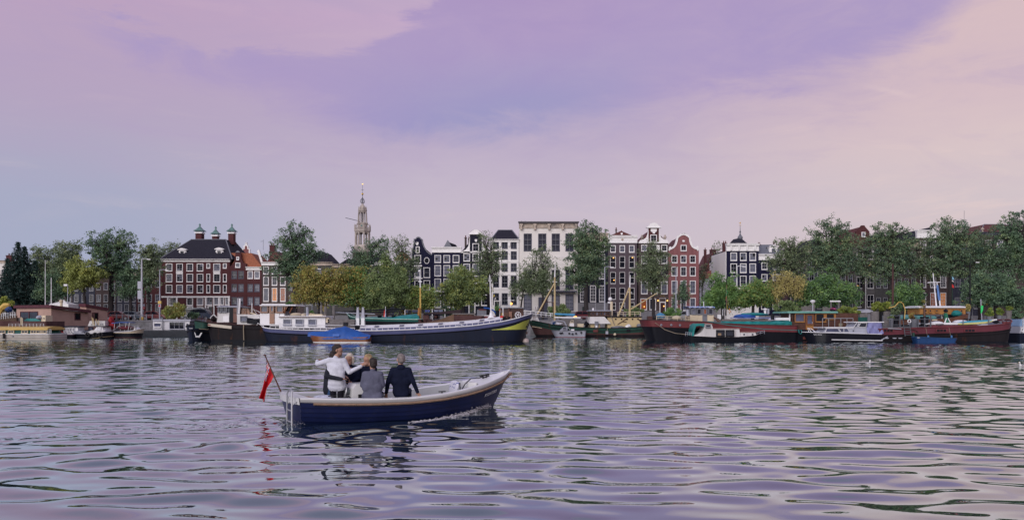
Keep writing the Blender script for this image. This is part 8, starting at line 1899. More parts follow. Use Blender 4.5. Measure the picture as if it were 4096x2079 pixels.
 # mooring posts
 for px,D,py,lab in ((1230,116,1225,'grey mooring post behind the white cabin'),(1285,114,1220,'mooring post with a small white sign board'),(1445,112,1250,'short mooring post behind the patio heaters'),(1690,110,1240,'mooring post behind the yellow mast'),(1178,112,1222,'dark mooring post right of the white wheelhouse'),(3465,112,1252,'mooring post behind the motor yacht')):
  single('mooring_post',lab,'post',MB().lathe([(.19,-1.0),(.17,Z(py+4,D)),(.14,Z(py,D)),(.05,Z(py-1,D))],X(px,D),D,8),WOODG,(X(px,D),D,-1.0),group='mooring posts')
 T=Thing('grey_shed','small grey shed with pitched top behind the motor yacht','shed',(X(3470,118),118,0.6));T.part('wall',MB().box(X(3440,118),X(3505,118),118,121,.6,Z(1250,118)),WOODG);T.part('roof',MB().prism([(X(3432,118),Z(1250,118)),(X(3470,118),Z(1236,118)),(X(3508,118),Z(1250,118))],117.8,121.2),P_PALEGREY);T.part('door',MB().box(X(3462,118),X(3480,118),117.94,117.99,.6,Z(1256,118)),P_GREY)
 # second, low pontoons that the moored boats lie against
 single('jetty','long dark plank jetty behind the moored boats on the right','jetty',MB().box(X(2650,108),X(4200,108),108,112.0,.45,.75),WOODD,(X(3400,108),110,.45))
 single('jetty','long dark plank jetty behind the indigo barge','jetty',MB().box(X(1180,112),X(2110,112),112,116,.45,.75),WOODD,(X(1600,112),114,.45))
build_street()
# ---------------------------------------------------------------- the sloop passing in front
def body_mesh(name,prims,mats,voxel=0.011,off=(0,0,0)):
 """one continuous surface grown over tapered capsules; every face takes the colour of the nearest capsule.
 prims: (p0, p1, r0, r1, material index[, squash])"""
 bm=bmesh.new()
 for p in prims:
  a,b,r0,r1=Vector(p[0]),Vector(p[1]),p[2],p[3];sq=p[5] if len(p)>5 else 1.0
  d=b-a;L=d.length
  if L<1e-5:d=Vector((0,0,1));L=1e-5
  q=d.to_track_quat('Z','Y').to_matrix()
  rings=[];n=14
  prof=[(-r0*math.cos(t),r0*math.sin(t)) for t in [math.pi/2*k/4 for k in range(0,5)]]+[(L+r1*math.sin(t),r1*math.cos(t)) for t in [math.pi/2*k/4 for k in range(0,5)]]
  prev=None
  for zz,rr in prof:
   rg=[]
   for k in range(n):
    an=2*math.pi*k/n;v=Vector((math.cos(an)*max(rr,1e-3),math.sin(an)*max(rr,1e-3),zz));v=q @ v
    if sq != 1.0:ax=Vector(p[6]) if len(p)>6 else Vector((0,1,0));v=v+ax*(v.dot(ax)*(sq-1.0))
    rg.append(bm.verts.new(a+v))
   if prev:
    for k in range(n):bm.faces.new((prev[k],prev[(k+1)%n],rg[(k+1)%n],rg[k]))
   else:bm.faces.new(rg[::-1])
   prev=rg
  bm.faces.new(prev)
 me=bpy.data.meshes.new(name+'_raw');bm.to_mesh(me);bm.free()
 o=bpy.data.objects.new(name+'_raw',me);COL.objects.link(o)
 md=o.modifiers.new('r','REMESH');md.mode='VOXEL';md.voxel_size=voxel;md.use_smooth_shade=True
 sm=o.modifiers.new('s','SMOOTH');sm.iterations=5;sm.factor=0.5
 dg=bpy.context.evaluated_depsgraph_get();dg.update()
 res=bpy.data.meshes.new_from_object(o.evaluated_get(dg));bpy.data.objects.remove(o);bpy.data.meshes.remove(me)
 nf=len(res.polygons);C=np.zeros(nf*3,np.float32);res.polygons.foreach_get('center',C);C=C.reshape(-1,3)
 best=np.full(nf,1e9);mi=np.zeros(nf,np.int32)
 for p in prims:
  a,b=np.array(p[0],float),np.array(p[1],float);d=b-a;L2=max(1e-9,d @ d);t=np.clip(((C-a) @ d)/L2,0,1)
  dist=np.linalg.norm(C-(a+t[:,None]*d),axis=1)-(p[2]+(p[3]-p[2])*t)
  k=dist<best;best[k]=dist[k];mi[k]=p[4]
 res.materials.clear()
 for m in mats:res.materials.append(m)
 res.polygons.foreach_set('material_index',mi);res.polygons.foreach_set('use_smooth',np.ones(nf,bool))
 res.name=name
 V=np.zeros(len(res.vertices)*3,np.float32);res.vertices.foreach_get('co',V);V=V.reshape(-1,3)-np.array(off,np.float32);res.vertices.foreach_set('co',V.ravel());res.update()
 return res

SKIN=mat('skin',(0.42,0.24,0.17),0.55,var=0.1,scale=6)
def cloth(name,c,rough=0.85):return mat('cloth_'+name,c,rough,var=0.26,scale=5,bump=0.35,bscale=9,spec=0.08)
C_WHITE,C_NAVY,C_GREYJ,C_DARK=cloth('white_knit',(0.58,0.60,0.68)),cloth('navy',(0.009,0.012,0.030)),cloth('grey_blue_jacket',(0.105,0.11,0.16)),cloth('charcoal',(0.022,0.024,0.034))
C_JEANS,C_TROUS,C_DENIM,C_SCARF=cloth('jeans',(0.035,0.075,0.17)),cloth('black_trousers',(0.014,0.013,0.019)),cloth('dark_denim',(0.02,0.025,0.05)),cloth('pale_scarf',(0.26,0.31,0.46))
H_DARK,H_WHITE,H_BLOND,H_GREY=[mat('hair_'+n,c,0.6,var=0.35,scale=14,bump=0.5,bscale=40) for n,c in (('dark',(0.022,0.014,0.012)),('white',(0.62,0.56,0.46)),('blond',(0.34,0.24,0.12)),('grey',(0.20,0.17,0.165)))]
SHOE=mat('shoe_leather',(0.02,0.016,0.014),0.5)

def person(label,at,head_yaw,pose,top,legs,hair,hairstyle='short',extra=(),beard=None,group='people aboard the sloop',up=None):
 """at: world point under the pelvis; pose: joints in world offsets from it. x right in the picture, y away, z up."""
 J={k:Vector(v)+Vector(at) for k,v in pose.items()}
 mats=[SKIN,top,legs,SHOE,beard or SKIN];P=[]
 pel,chest,neck,head=J['pelvis'],J['chest'],J['neck'],J['head']
 sh=(J['shL'],J['shR']);side=(sh[1]-sh[0]).normalized();fw=Vector((-side.y,side.x,0)).normalized() if abs(side.z)<.9 else Vector((0,1,0))
 # torso: rounded cage, flattened front to back
 P+=[(pel-side*.07,pel+side*.07,.135,.135,1,.85,fw),(pel.lerp(chest,.35)-side*.075,pel.lerp(chest,.35)+side*.075,.125,.125,1,.82,fw),(chest-side*.085-Vector((0,0,.08)),chest+side*.085-Vector((0,0,.08)),.138,.138,1,.80,fw),(chest-side*.10+Vector((0,0,.05)),chest+side*.10+Vector((0,0,.05)),.125,.125,1,.80,fw),
   (pel,chest,.13,.14,1),(pel-Vector((0,0,.03))-side*.045,chest-side*.06,.145,.15,1,.82,fw),(pel-Vector((0,0,.03))+side*.045,chest+side*.06,.145,.15,1,.82,fw),(sh[0],sh[1],.078,.078,1),(chest,neck,.10,.062,1),(neck-Vector((0,0,.02)),head-Vector((0,0,.05)),.056,.055,0)]
 for s_,e_,w_ in (('shL','elL','wrL'),('shR','elR','wrR')):
  P+=[(J[s_],J[e_],.074,.058,1),(J[e_],J[w_],.058,.043,1)]
  f=(J[w_]-J[e_]).normalized();hd=J.get('hd'+w_[-1]);f=(hd-J[w_]).normalized() if hd is not None else f
  n_=f.cross(side);n_=n_.normalized() if n_.length>.1 else Vector((0,0,1));s2=f.cross(n_).normalized()
  k=J[w_]+f*.075
  P+=[(J[w_],k-f*.01,.028,.033,0,.75,n_)]
  for i,l in enumerate((.062,.075,.080,.070)):
   o=s2*(.030-.020*i);a=k+o;b=a+f*l*.55+n_*.008+o*.25;c=b+f*l*.5+n_*.022
   P+=[(a,b,.0105,.0095,0),(b,c,.0095,.008,0)]
  a=J[w_]+f*.025+s2*.03;b=a+s2*.032+f*.022;P+=[(a,b,.013,.011,0),(b,b+f*.032+s2*.006,.011,.009,0)]
 for s_,sg in (('L',-1),('R',1)):
  h=pel+side*(.085*sg)-Vector((0,0,.03));P+=[(h,J['kn'+s_],.092,.066,2),(J['kn'+s_],J['an'+s_],.060,.042,2)]
  a=J['an'+s_];kd=(J['kn'+s_]-h);ff=Vector((kd.x,kd.y,0));ff=ff.normalized() if ff.length>.12 else fw
  P+=[(a-ff*.04-Vector((0,0,.03)),a+ff*.16-Vector((0,0,.045)),.042,.036,3)]
 # head: skull, jaw, nose, ears, looking along head_yaw
 nb=len(P);hs=1.12
 hy=math.radians(head_yaw);lk=Vector((math.sin(hy),math.cos(hy),0));sd=Vector((lk.y,-lk.x,0))
 P+=[(head+Vector((0,0,.035))-lk*.025,head+Vector((0,0,.035))+lk*.02,.088,.084,0,.88,sd),(head-Vector((0,0,.03))+lk*.02,head-Vector((0,0,.055))+lk*.03,.062,.05,0),(head-Vector((0,0,.065))+lk*.03,head-Vector((0,0,.078))+lk*.05,.052,.043,4 if beard else 0),(head+lk*.088+Vector((0,0,.02)),head+lk*.100-Vector((0,0,.016)),.008,.0115,0),(head+lk*.085-Vector((0,0,.052)),head+lk*.088-Vector((0,0,.055)),.016,.016,4 if beard else 0),
   (head+lk*.082+Vector((0,0,.035))-sd*.03,head+lk*.082+Vector((0,0,.035))+sd*.03,.013,.013,0)]
 for s2 in (-1,1):P+=[(head+sd*.083*s2-lk*.012+Vector((0,0,.022)),head+sd*.086*s2-lk*.02-Vector((0,0,.015)),.016,.010,0)]
 big=lambda q:(head+(q[0]-head)*hs,head+(q[1]-head)*hs,q[2]*hs,q[3]*hs)+tuple(q[4:])
 P[nb:]=[big(q) for q in P[nb:]]
 P+=[tuple([Vector(e[0])+Vector(at),Vector(e[1])+Vector(at)])+tuple(e[2:]) for e in extra]
 root=bpy.data.objects.new('person',body_mesh('person',P,mats,.0105,at));root.location=at;link(root);root['label']=label;root['category']='person';root['group']=group
 # hair: a cap over the skull; eyes
 hm=[]
 hm.append((head+Vector((0,0,.055))-lk*.03,head+Vector((0,0,.070))+lk*.008,.094,.080,0,.92,sd));hm.append((head+Vector((0,0,.0))-lk*.045,head+Vector((0,0,.05))-lk*.03,.078,.088,0,.96,sd))
 if hairstyle=='bob':
  for s2 in (-1,1):hm.append((head+sd*.07*s2+Vector((0,0,.04)),head+sd*.078*s2-Vector((0,0,.07))-lk*.01,.04,.026,0))
  hm.append((head-lk*.07+Vector((0,0,.03)),head-lk*.075-Vector((0,0,.09)),.06,.035,0));hm.append((head+Vector((0,0,.10))-lk*.01,head+Vector((0.02,0,.135))-lk*.03,.055,.02,0))
 if hairstyle=='tail':hm.append((head-lk*.09+Vector((0,0,.02)),head-lk*.12-Vector((0,0,.16)),.04,.02,0))
 hm=[big(q) for q in hm]
 me=body_mesh('hair',hm,[hair],.011,at);ho=bpy.data.objects.new('hair',me);link(ho,root)
 if hairstyle != 'back':
  for s2 in (-1,1):
   e=head+(lk*.083+sd*.032*s2+Vector((0,0,.012)))*hs;eo=bpy.data.objects.new('eye',MB().ball((e.x-at[0],e.y-at[1],e.z-at[2]),.0075,8,6).mesh('eye',mat('eye_dark',(0.02,0.015,0.012),.15)));link(eo,root)
 return root

def seated(at,lean=0.0,fy=1,H=1.0,arms='side',out=.0):
 """seated pose; fy=+1 faces away from the camera, -1 faces it"""
 q=lambda x,y,z:(x*H,y*fy*H,z*H);sx=1
 p=dict(pelvis=q(0,0,.11),chest=q(lean*.5,.01,.46),neck=q(lean*.8,.02,.66),head=q(lean,.04,.80),shL=q(-.175+lean*.7,.01,.575),shR=q(.175+lean*.7,.01,.575))
 p.update(knL=q(-.13,.44,.09),knR=q(.13,.44,.09),anL=q(-.13,.46,-.33),anR=q(.13,.46,-.33))
 if arms=='side':p.update(elL=q(-.235-out,-.06,.33),elR=q(.235+out,-.06,.33),wrL=q(-.255-out*1.6,.02,.09),wrR=q(.255+out*2.4,.02,.10),hdL=q(-.26-out*1.8,.06,.01),hdR=q(.27+out*2.8,.06,.03))
 else:p.update(elL=q(-.24,.02,.32),elR=q(.24,.02,.32),wrL=q(-.14,.26,.22),wrR=q(.12,.26,.22),hdL=q(-.08,.33,.21),hdR=q(.06,.33,.21))
 return p

def build_sloop():
 L,n=5.78,48
 T=Thing('motor_sloop','dark blue lapstrake sloop with white gunwale and rope fender carrying six people','boat',(BO[0],BO[1],0),rz=BH,local=True)
 blue=mat('sloop_blue',(0.007,0.013,0.062),0.42,var=0.35,scale=1.6,coat=0.06,stain=(0.03,0.035,0.06),stain_amt=0.15,stain_scale=3.0,spec=0.3);white=mat('sloop_white',(0.74,0.75,0.76),0.35,var=0.06,scale=1.5,coat=0.2);rope=mat('fender_rope',(0.30,0.20,0.14),0.9,var=0.35,scale=9)
 SH=[(0,.59),(.12,.55),(.3,.505),(.45,.495),(.6,.54),(.72,.62),(.82,.715),(.9,.82),(.96,.905),(1.0,1.0)]
 KE=[(0,-.18),(.2,-.26),(.6,-.28),(.85,-.26),(.95,-.22),(1.0,-.16)]
 def bh(u):return (0.90+0.14*math.sin(min(1,u/.38)*math.pi/2))*(max(0.0,1-max(0,(u-.38)/.62)**2.25))**.82
 def sheer(u):return float(np.interp(u,[a for a,_ in SH],[b for _,b in SH]))
 def keel(u):return float(np.interp(u,[a for a,_ in KE],[b for _,b in KE]))
 def pt(u,v,sd,out=0.0):
  z=keel(u)+(sheer(u)-keel(u))*v;w=bh(u)*(v**(.24+.75*max(0,u-.5)))*(1.0 if v>0 else 0)
  x=u*L-.62*(1-v)**1.0*max(0,(u-.7)/.3)**1.3+.14*(1-v)*max(0,1-u/.1)
  return (x,sd*(max(w,.012)+out),z)
 us=[1-(1-i/n)**1.25 for i in range(n+1)]
 V=[0,.16,.30,.44,.58,.72,.865]
 for sd in (-1,1):
  for j in range(len(V)-1):
   f=[V[j]+(V[j+1]-V[j])*k/3 for k in range(4)]
   T.part('strake',MB().grid([[pt(u,f[0]+.004,sd,-.004) for u in us]]+[[pt(u,q,sd,.026*(1-k/3)) for u in us] for k,q in enumerate(f)],flip=sd>0),blue,smooth=True)
  T.part('sheer_strake',MB().grid([[pt(u,.865,sd,.004) for u in us],[pt(u,.895,sd,.03) for u in us],[pt(u,.97,sd,.035) for u in us],[pt(u,1.0,sd,.02) for u in us]],flip=sd>0),white,smooth=True)
 # transom, slightly rounded
 rows=[[(pt(0,v,1)[0]-.07*(1-(q/4)**2),pt(0,v,1)[1]*q/4,pt(0,v,1)[2]) for q in range(-4,5)] for v in (.0,.2,.4,.6,.84)]
 T.part('transom',MB().grid(rows,flip=True),blue,smooth=True);rows=[[(pt(0,v,1)[0]-(.07+.03)*(1-(q/4)**2)-.02,pt(0,v,1,.03)[1]*q/4,pt(0,v,1)[2]) for q in range(-4,5)] for v in (.80,.86,.97,1.0)]
 T.part('transom_cap',MB().grid(rows,flip=True).add([(x,y,z) for x,y,z in rows[-1]]+[(.22,.85,sheer(0)),(.22,-.85,sheer(0))],[tuple(range(11))]),white,smooth=True)
 # gunwale cap, inner skin, floor
 def inn(u):return max(.01,bh(u)-.20) if u<.80 else max(.01,bh(u)-.20)
 ui=[u for u in us if .045 <= u <= .80]
 for sd in (-1,1):
  T.part('gunwale_cap',MB().grid([[(u*L,sd*(bh(u)+.02),sheer(u)) for u in us],[(u*L,sd*max(.0,bh(u)-.08),sheer(u)+.012) for u in us],[(u*L,sd*max(.0,bh(u)-.20),sheer(u)-.01) for u in us]],flip=sd<0),white,smooth=True)
  T.part('inner_skin',MB().grid([[(u*L,sd*max(.0,bh(u)-.20),sheer(u)-.01) for u in ui],[(u*L,sd*max(.0,bh(u)*.62-.10),-.08) for u in ui]],flip=sd<0),mat('inner_grey',(0.42,0.44,0.46),0.5,var=.08),smooth=True)
  T.part('side_bench',MB().grid([[(u*L,sd*max(.0,bh(u)-.21),.30) for u in ui if u>.08],[(u*L,sd*max(.0,bh(u)-.52),.30) for u in ui if u>.08],[(u*L,sd*max(.0,bh(u)-.54),-.07) for u in ui if u>.08]],flip=sd<0),mat('bench_brown',(0.035,0.018,0.018),.5))
 T.part('floor',MB().grid([[(u*L,-max(.0,bh(u)*.64-.10),-.075) for u in ui],[(u*L,max(.0,bh(u)*.64-.10),-.075) for u in ui]]),mat('floor_grey',(0.20,0.20,0.21),.8))
 T.part('stern_deck',MB().hprism([(.17,-.66),(.17,.66),(.66,.70),(.66,-.70)],.20,.48),white)
 T.part('stern_deck_board',MB().hprism([(.2,-.55),(.2,.55),(.6,.55),(.6,-.55)],.482,.495),mat('pale_teak',(0.40,0.27,0.19),.7))
 ud=[u for u in us if u >= .79]
 T.part('foredeck',MB().grid([[(u*L,q*max(.0,bh(u)-.19),sheer(u)-.012+.03*(1-abs(q))) for u in ud] for q in (-1,-.5,0,.5,1)]),white,smooth=True)
 T.part('coaming',MB().grid([[(.79*L-.10*(1-(q/5)**2),q/5*(bh(.79)-.19),sheer(.79)+.05) for q in range(-5,6)],[(.79*L-.10*(1-(q/5)**2)+.05,q/5*(bh(.79)-.19),sheer(.79)+.0) for q in range(-5,6)]]).grid([[(.79*L-.10*(1-(q/5)**2),q/5*(bh(.79)-.19),sheer(.79)+.05) for q in range(-5,6)],[(.79*L-.10*(1-(q/5)**2),q/5*(bh(.79)*.5),.05) for q in range(-5,6)]]),white,smooth=True)
 # rope fender: three strands laid round the hull below the cap
 path=[Vector((pt(u,.83,-1,.038))) for u in us[2:]] ;path2=[Vector((pt(u,.83,1,.038))) for u in us[2:]]
 full=path+[Vector((L+.05,0,sheer(1)-.09))]+path2[::-1]
 dense=[]
 for a,b in zip(full[:-1],full[1:]):
  k=max(1,int((b-a).length/.018))
  for i in range(k):dense.append(a.lerp(b,i/k))
 fr=T.part('rope_fender',MB().tube(full,.020,7),rope,smooth=True)
 for s3 in range(3):
  pts=[]
  for i,p in enumerate(dense):
   d=(dense[min(i+1,len(dense)-1)]-dense[max(0,i-1)]).normalized();a=d.orthogonal() if abs(d.z)>.95 else d.cross(Vector((0,0,1))).normalized();b=d.cross(a);th=i*.018/.13*2*math.pi+s3*2.094
   pts.append(p+a*.015*math.cos(th)+b*.015*math.sin(th))
  T.part('rope_strand',MB().tube(pts,.0165,5),rope,fr,smooth=True)
 # boarding ladder on the starboard quarter of the transom
 lx=-.14;LSTEEL=mat('ladder_steel',(0.38,0.39,0.42),0.45,0.5,var=.1);ld=T.part('ladder',MB().tube([(lx,-.78,-.35),(lx,-.78,.64),(lx+.02,-.74,.73),(lx+.03,-.57,.77),(lx+.02,-.40,.73),(lx,-.36,.64),(lx,-.36,-.35)],.020,8),LSTEEL,smooth=True)
 for z in (.30,.05,-.2):T.part('rung',MB().tube([(lx,-.78,z),(lx,-.36,z)],.018,6),LSTEEL,ld)
 for y in (-.78,-.36):T.part('bracket',MB().tube([(lx,y,.42),(lx+.18,y,.58)],.016,6),LSTEEL,ld)
 # steering console and wheel
 T.part('console',MB().prism([(1.42,-.07),(1.42,.70),(1.50,.80),(1.84,.80),(1.88,.70),(1.88,-.07)],-.30,.28),white);T.part('console_panel',MB().box(1.54,1.78,-.31,-.301,.30,.56),mat('panel_dark',(0.02,0.02,0.025),.4))
 w=T.part('steering_wheel',MB().tube([(1.28+.04*math.sin(2*math.pi*k/20),.0+.19*math.cos(2*math.pi*k/20),.62+.19*math.sin(2*math.pi*k/20)) for k in range(21)],.014,6,cap=False),STEEL,smooth=True);T.part('wheel_hub',MB().tube([(1.28,0,.62),(1.44,0,.60)],[.03,.07],8),mat('hub_grey',(0.14,0.16,0.17),.5),w)
 for k in range(3):T.part('wheel_spoke',MB().tube([(1.28,0,.62),(1.28,.18*math.cos(k*2.09+.5),.62+.18*math.sin(k*2.09+.5))],.010,5),STEEL,w)
 T.part('cleat',MB().tube([(4.93,.05,.85),(5.18,.02,.90)],.022,6).tube([(5.02,.05,.74),(5.02,.05,.87)],.02,6).tube([(5.11,.03,.78),(5.11,.03,.89)],.02,6).tube([(4.98,.0,.81),(5.16,-.04,.87)],.018,6),BLACKR)
 T.part('mooring_line',MB().tube([(5.0,.02,.83),(4.84,-.02,.81),(4.62,-.05,.81),(4.38,-.2,.69),(4.15,-.35,.46)],.014,6),BLACKR)
 for x,y in ((3.45,-.86),(.75,-.84),(1.9,-.9)):T.part('cleat',MB().tube([(x-.09,y,sheer(x/L)+.05),(x+.09,y,sheer(x/L)+.05)],.014,6).tube([(x,y,sheer(x/L)),(x,y,sheer(x/L)+.05)],.018,6),BLACKR)
 # name on both bows
 wn=mat('name_white',(0.62,0.62,0.66),.5)
 for sd,u0 in ((-1,.845),(1,.925)):
  a,b=Vector(pt(u0,.62,sd,.045)),Vector(pt(u0+.08,.62,sd,.045)) ;d=(b-a) if sd<0 else (Vector(pt(u0-.08,.62,sd,.045))-a)
  up=(Vector(pt(u0+.03,.80,sd,.03))-Vector(pt(u0+.03,.50,sd,.03))).normalized();d.normalize();nn=d.cross(up).normalized();up=nn.cross(d).normalized()
  me=text_mesh('KONTIKI',.50,wn,shear=.15,extrude=.004);M=Matrix((d,-nn*1.0,up)).transposed().to_4x4();M.translation=a
  o=bpy.data.objects.new('name_lettering',me);link(o,T.o);o.matrix_local=M
 # loose things in the boat (top level)
 toW=lambda p:(BO[0]+p[0]*math.cos(BH)-p[1]*math.sin(BH),BO[1]+p[0]*math.sin(BH)+p[1]*math.cos(BH),p[2])
 def rotp(mb):mb.v=[toW(p) for p in mb.v];return mb
 cu=bpy.data.materials.new('printed_cushion');cu.use_nodes=True;N,Lk=cu.node_tree.nodes,cu.node_tree.links;vo=N.new('ShaderNodeTexVoronoi');vo.inputs['Scale'].default_value=14;tcn=N.new('ShaderNodeTexCoord');Lk.new(tcn.outputs['Object'],vo.inputs['Vector']);cr=N.new('ShaderNodeValToRGB');cr.color_ramp.elements[0].position=.26;cr.color_ramp.elements[1].position=.30;cr.color_ramp.elements[0].color=(0.04,0.06,0.28,1);cr.color_ramp.elements[1].color=(0.62,0.63,0.72,1);Lk.new(vo.outputs['Distance'],cr.inputs[0]);Lk.new(cr.outputs[0],N['Principled BSDF'].inputs['Base Color'])
 cm=MB();cs=[]
 for i in range(9):
  row=[]
  for k in range(13):
   a=2*math.pi*(k%12)/12;t=math.pi*i/8;ca,sa=math.cos(a),math.sin(a);pw=lambda v,e:math.copysign(abs(v)**e,v)
   row.append((4.14+.055*pw(-math.cos(t),.7)+.10*pw(sa*math.sin(t),.6)*.4,-.05+.24*pw(ca*math.sin(t),.6),0.61+.17*pw(sa*math.sin(t),.6)))
  cs.append(row)
 single('cushion','white cushion with small blue print leaning in the bow of the sloop','cushion',rotp(cm.grid(cs)),cu,toW((4.14,-.05,.43)),smooth=True)
 for (x,y,lab,c) in ((1.15,-.72,'crumpled dark strap lying on the stern bench of the sloop',BLACKR),(.72,-.25,'white and blue folded towel on the stern deck of the sloop',mat('towel',(0.5,0.52,0.62),.9,var=.4,scale=8))):
  m=MB()
  if c is BLACKR:m.tube([(x-.2,y+.1,.50),(x-.12,y+.12,.54),(x-.03,y+.1,.52),(x+.06,y+.12,.55),(x+.15,y+.1,.48)],.015,6)
  else:m.ball((x,y,.53),.22,12,6,1.0,1.3,.22)
  single('strap' if c is BLACKR else 'towel',lab,'strap' if c is BLACKR else 'towel',rotp(m),c,toW((x,y,.48)),smooth=True)
 # red ensign on its staff at the port quarter
 D=19.76;base=Vector((X(1131,D),D,Z(1583,D)));topp=Vector((X(1062,D),D-.05,Z(1419,D)))
 F=Thing('ensign','red ensign with union canton hanging from a leaning wooden staff','flag',tuple(base));F.part('staff',MB().tube([base-(topp-base)*.04,topp],[.020,.014],8),WOODD,smooth=True);F.part('truck',MB().ball(tuple(topp),.030,8,6,1.3,1.3,.7),WOODD)
 h0,h1=base.lerp(topp,.93),base.lerp(topp,.50)
 def W3(px,py,dy=0):return Vector((X(px,D+dy),D+dy,Z(py,D+dy)))
 topE=[h0,W3(1064,1462,-.02),W3(1058,1505,.05),W3(1048,1548,-.03),W3(1036,1588,.0)];botE=[h1,W3(1086,1524,-.06),W3(1070,1550,.03),W3(1064,1580,-.05),W3(1060,1607,.02)]
 def ev(E,t):t *= 4;i=min(3,int(t));return E[i].lerp(E[i+1],t-i)
 nu,nw=36,24;rows=[]
 for i in range(nu+1):
  u=i/nu;a,b=ev(topE,u),ev(botE,u);rows.append([a.lerp(b,k/nw)+Vector((0,.07*math.sin(k/nw*9+u*3)*u**.5,.0)) for k in range(nw+1)])
 def uj(a,b):      # a, b in -1..1 across the canton
  if abs(a)<.10 or abs(b)<.16:return 1
  if abs(a)<.18 or abs(b)<.28:return 2
  d=abs(abs(a)-abs(b))
  return 1 if d<.07 else 2 if d<.2 else 3
 m=MB()
 for i in range(nu):
  for k in range(nw):
   u,w_=(i+.5)/nu,(k+.5)/nw;mi=0
   if u<.5 and w_<.5:q=uj(u*4-1,w_*4-1);mi={1:0,2:1,3:2}[q]
   m.quad(rows[i][k],rows[i+1][k],rows[i+1][k+1],rows[i][k+1],mi)
 F.part('flag_cloth',m,[mat('ensign_red',(0.50,0.010,0.018),.7,var=.15),mat('ensign_white',(0.55,0.53,0.58),.7),mat('ensign_blue',(0.02,0.025,0.12),.7)],smooth=True)

 # ---- people
 fz=-.045
 at=(X(1347,19.44),19.44,fz)
 person('man in a white sweater standing with both arms spread, head turned right',at,82,dict(pelvis=(0,0,.90),chest=(-.02,.0,1.24),neck=(-.02,.0,1.47),head=(.015,.02,1.625),shL=(-.18,-.01,1.40),shR=(.17,-.01,1.38),elL=(-.47,.06,1.32),wrL=(-.52,.26,1.38),hdL=(-.47,.35,1.42),elR=(.30,-.02,1.13),wrR=(.56,.05,1.26),hdR=(.64,.08,1.33),knL=(-.09,.03,.48),knR=(.09,.03,.48),anL=(-.10,-.02,.08),anR=(.10,-.02,.08)),C_WHITE,C_TROUS,H_DARK,'short',extra=[((-.09,0,.80),(.09,0,.80),.125,.125,1,.85,Vector((0,1,0))),((-.08,.0,.88),(.08,.0,.88),.13,.13,1)],beard=mat('beard',(0.20,0.11,0.08),.7,var=.3))
 at=(X(1322,19.74),19.74,fz-.04)
 person('person in a charcoal coat and jeans hugging the man in the white sweater',at,75,dict(pelvis=(0,0,.86),chest=(.01,.0,1.16),neck=(.03,.0,1.38),head=(.10,.05,1.51),shL=(-.07,.15,1.31),shR=(.03,-.15,1.31),elL=(.10,.22,1.10),wrL=(.3,.1,1.05),elR=(.0,-.46,1.08),wrR=(.36,-.50,1.02),hdR=(.43,-.42,1.02),knL=(-.02,.08,.46),knR=(.0,-.09,.46),anL=(-.04,.08,.08),anR=(-.03,-.09,.08)),C_DARK,C_JEANS,H_DARK,'tail',extra=[((-.02,.0,.72),(0,.0,1.1),.16,.15,1)])
 at=(X(1399,20.4),20.4,.58)
 person('white haired woman in a navy coat with pale scarf, seated facing the camera',at,185,seated(at,0.0,-1,.94,'lap'),C_NAVY,C_DENIM,H_WHITE,'bob',extra=[((.02,-.11,.20),(.05,-.10,.54),.045,.03,4,.6,Vector((0,1,0)))],beard=None)
 at=(X(1464,20.55),20.55,.53)
 person('blond woman in a navy coat sitting behind the grey jacket',at,215,seated(at,.05,-1,.97,'lap'),C_NAVY,C_DENIM,H_BLOND,'bob')
 at=(X(1490,19.16),19.16,.475)
 person('man in a grey blue jacket sitting on the gunwale with his back turned',at,-28,seated(at,.0,1,1.0,'lap'),C_GREYJ,C_DENIM,H_DARK,'back',extra=[((-.10,.0,.06),(.10,.0,.06),.155,.155,1,.85,Vector((0,1,0))),((-.10,-.01,.28),(.10,-.01,.28),.15,.15,1,.8,Vector((0,1,0)))])
 at=(X(1604,19.5),19.5,.51)
 person('grey haired man in a navy jacket sitting on the gunwale, hands propped beside him',at,-25,seated(at,-.01,1,1.06,'side',.045),C_NAVY,C_DENIM,H_GREY,'back',extra=[((-.11,-.01,.36),(.11,-.01,.36),.145,.145,1,.8,Vector((0,1,0))),((-.03,-.02,.64*1.06),(.03,-.02,.64*1.06),.07,.07,1)])
 # gulls on the water
 for px,py,lab,yaw in ((3473,1458,'white gull floating on the river below the motor yacht',25),(4086,1466,'gull with grey wings floating at the right edge',200)):
  D=2.3*FOC/(py-HOR);at=(X(px,D),D,0.0);y=math.radians(yaw);f=Vector((math.cos(y),math.sin(y),0));s2=Vector((-f.y,f.x,0));b0=Vector(at)
  P=[(b0-f*.10+Vector((0,0,.06)),b0+f*.07+Vector((0,0,.06)),.055,.075,0),(b0-f*.20+Vector((0,0,.085)),b0-f*.08+Vector((0,0,.07)),.018,.05,1),(b0+f*.10+Vector((0,0,.09)),b0+f*.13+Vector((0,0,.20)),.045,.034,0),(b0+f*.13+Vector((0,0,.215)),b0+f*.15+Vector((0,0,.215)),.042,.036,0),(b0+f*.18+Vector((0,0,.21)),b0+f*.235+Vector((0,0,.20)),.014,.006,2)]
  for k in (-1,1):P+=[(b0+f*.06+s2*.055*k+Vector((0,0,.10)),b0-f*.17+s2*.03*k+Vector((0,0,.11)),.035,.012,1)]
  g=bpy.data.objects.new('gull',body_mesh('gull',P,[mat('gull_white',(0.72,0.72,0.72),.8),mat('gull_grey',(0.34,0.36,0.40),.8),mat('gull_bill',(0.5,0.25,0.05),.5)],.009,at));g.location=at;link(g);g['label']=lab;g['category']='gull';g['group']='gulls on the river'
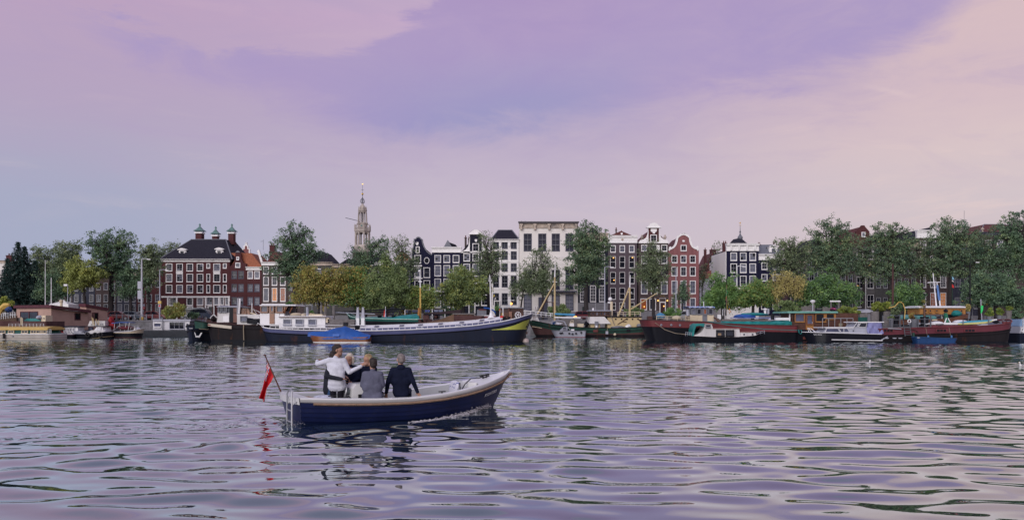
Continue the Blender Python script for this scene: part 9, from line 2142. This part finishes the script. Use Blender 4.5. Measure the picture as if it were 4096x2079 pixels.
 # foam
 rng=np.random.RandomState(4);fm=mat('foam',(0.62,0.60,0.64),.6,var=.2,scale=20)
 def foam(name,label,pts,n,smin,smax,flat):
  Vv=[];Ff=[]
  for i in range(n):
   k=rng.randint(len(pts)-1);f=rng.rand();a,b=np.array(pts[k]),np.array(pts[k+1]);c=a+(b-a)*f;wd=c[3]
   p=np.array(toW((c[0]+rng.normal()*wd*.6,c[1]+rng.normal()*wd,0)));h=float(water_height(np.array([p[0]]),np.array([p[1]]))[0]);s=smin+(smax-smin)*rng.rand()**3;z=h+abs(rng.normal())*c[2]
   e=(1+rng.rand()*1.6)*s;q=len(Vv);ang=rng.rand()*3.14;dx,dy=math.cos(ang),math.sin(ang)
   Vv+=[(p[0]-e*dx,p[1]-e*dy,z),(p[0]+s*dy,p[1]-s*dx,z),(p[0]+e*dx,p[1]+e*dy,z),(p[0]-s*dy,p[1]+s*dx,z),(p[0],p[1],z+s*flat),(p[0],p[1],z-s*flat)]
   Ff+=[(q,q+1,q+4,q+4),(q+1,q+2,q+4,q+4),(q+2,q+3,q+4,q+4),(q+3,q,q+4,q+4)]
  me=bpy.data.meshes.new(name);me.from_pydata(Vv,[],[f[:3] for f in Ff]);me.materials.append(fm);me.polygons.foreach_set('use_smooth',[True]*len(Ff));o=bpy.data.objects.new(name,me);link(o);o['kind']='stuff';o['label']=label;o['category']='foam'
 foam('bow_foam','white bow wave foam along the side of the sloop',[(5.12,-.06,.05,.05),(4.9,-.26,.05,.06),(4.5,-.50,.04,.07),(4.0,-.78,.03,.07),(3.3,-1.02,.015,.07),(2.6,-1.14,.01,.08)],1500,.006,.028,.7)
 foam('bow_foam','white bow wave foam on the far side of the sloop',[(5.1,.06,.05,.05),(4.6,.5,.04,.07),(4.0,.9,.03,.07)],250,.006,.024,.7)
 foam('wake_foam','churned foam in the wake behind the stern',[(.0,-.8,.03,.16),(-.3,-.3,.03,.25),(-.8,.0,.02,.30),(-1.6,-.2,.01,.35),(-3.0,.0,.004,.45),(-5.0,.0,.003,.55)],600,.004,.016,.45)
build_sloop()
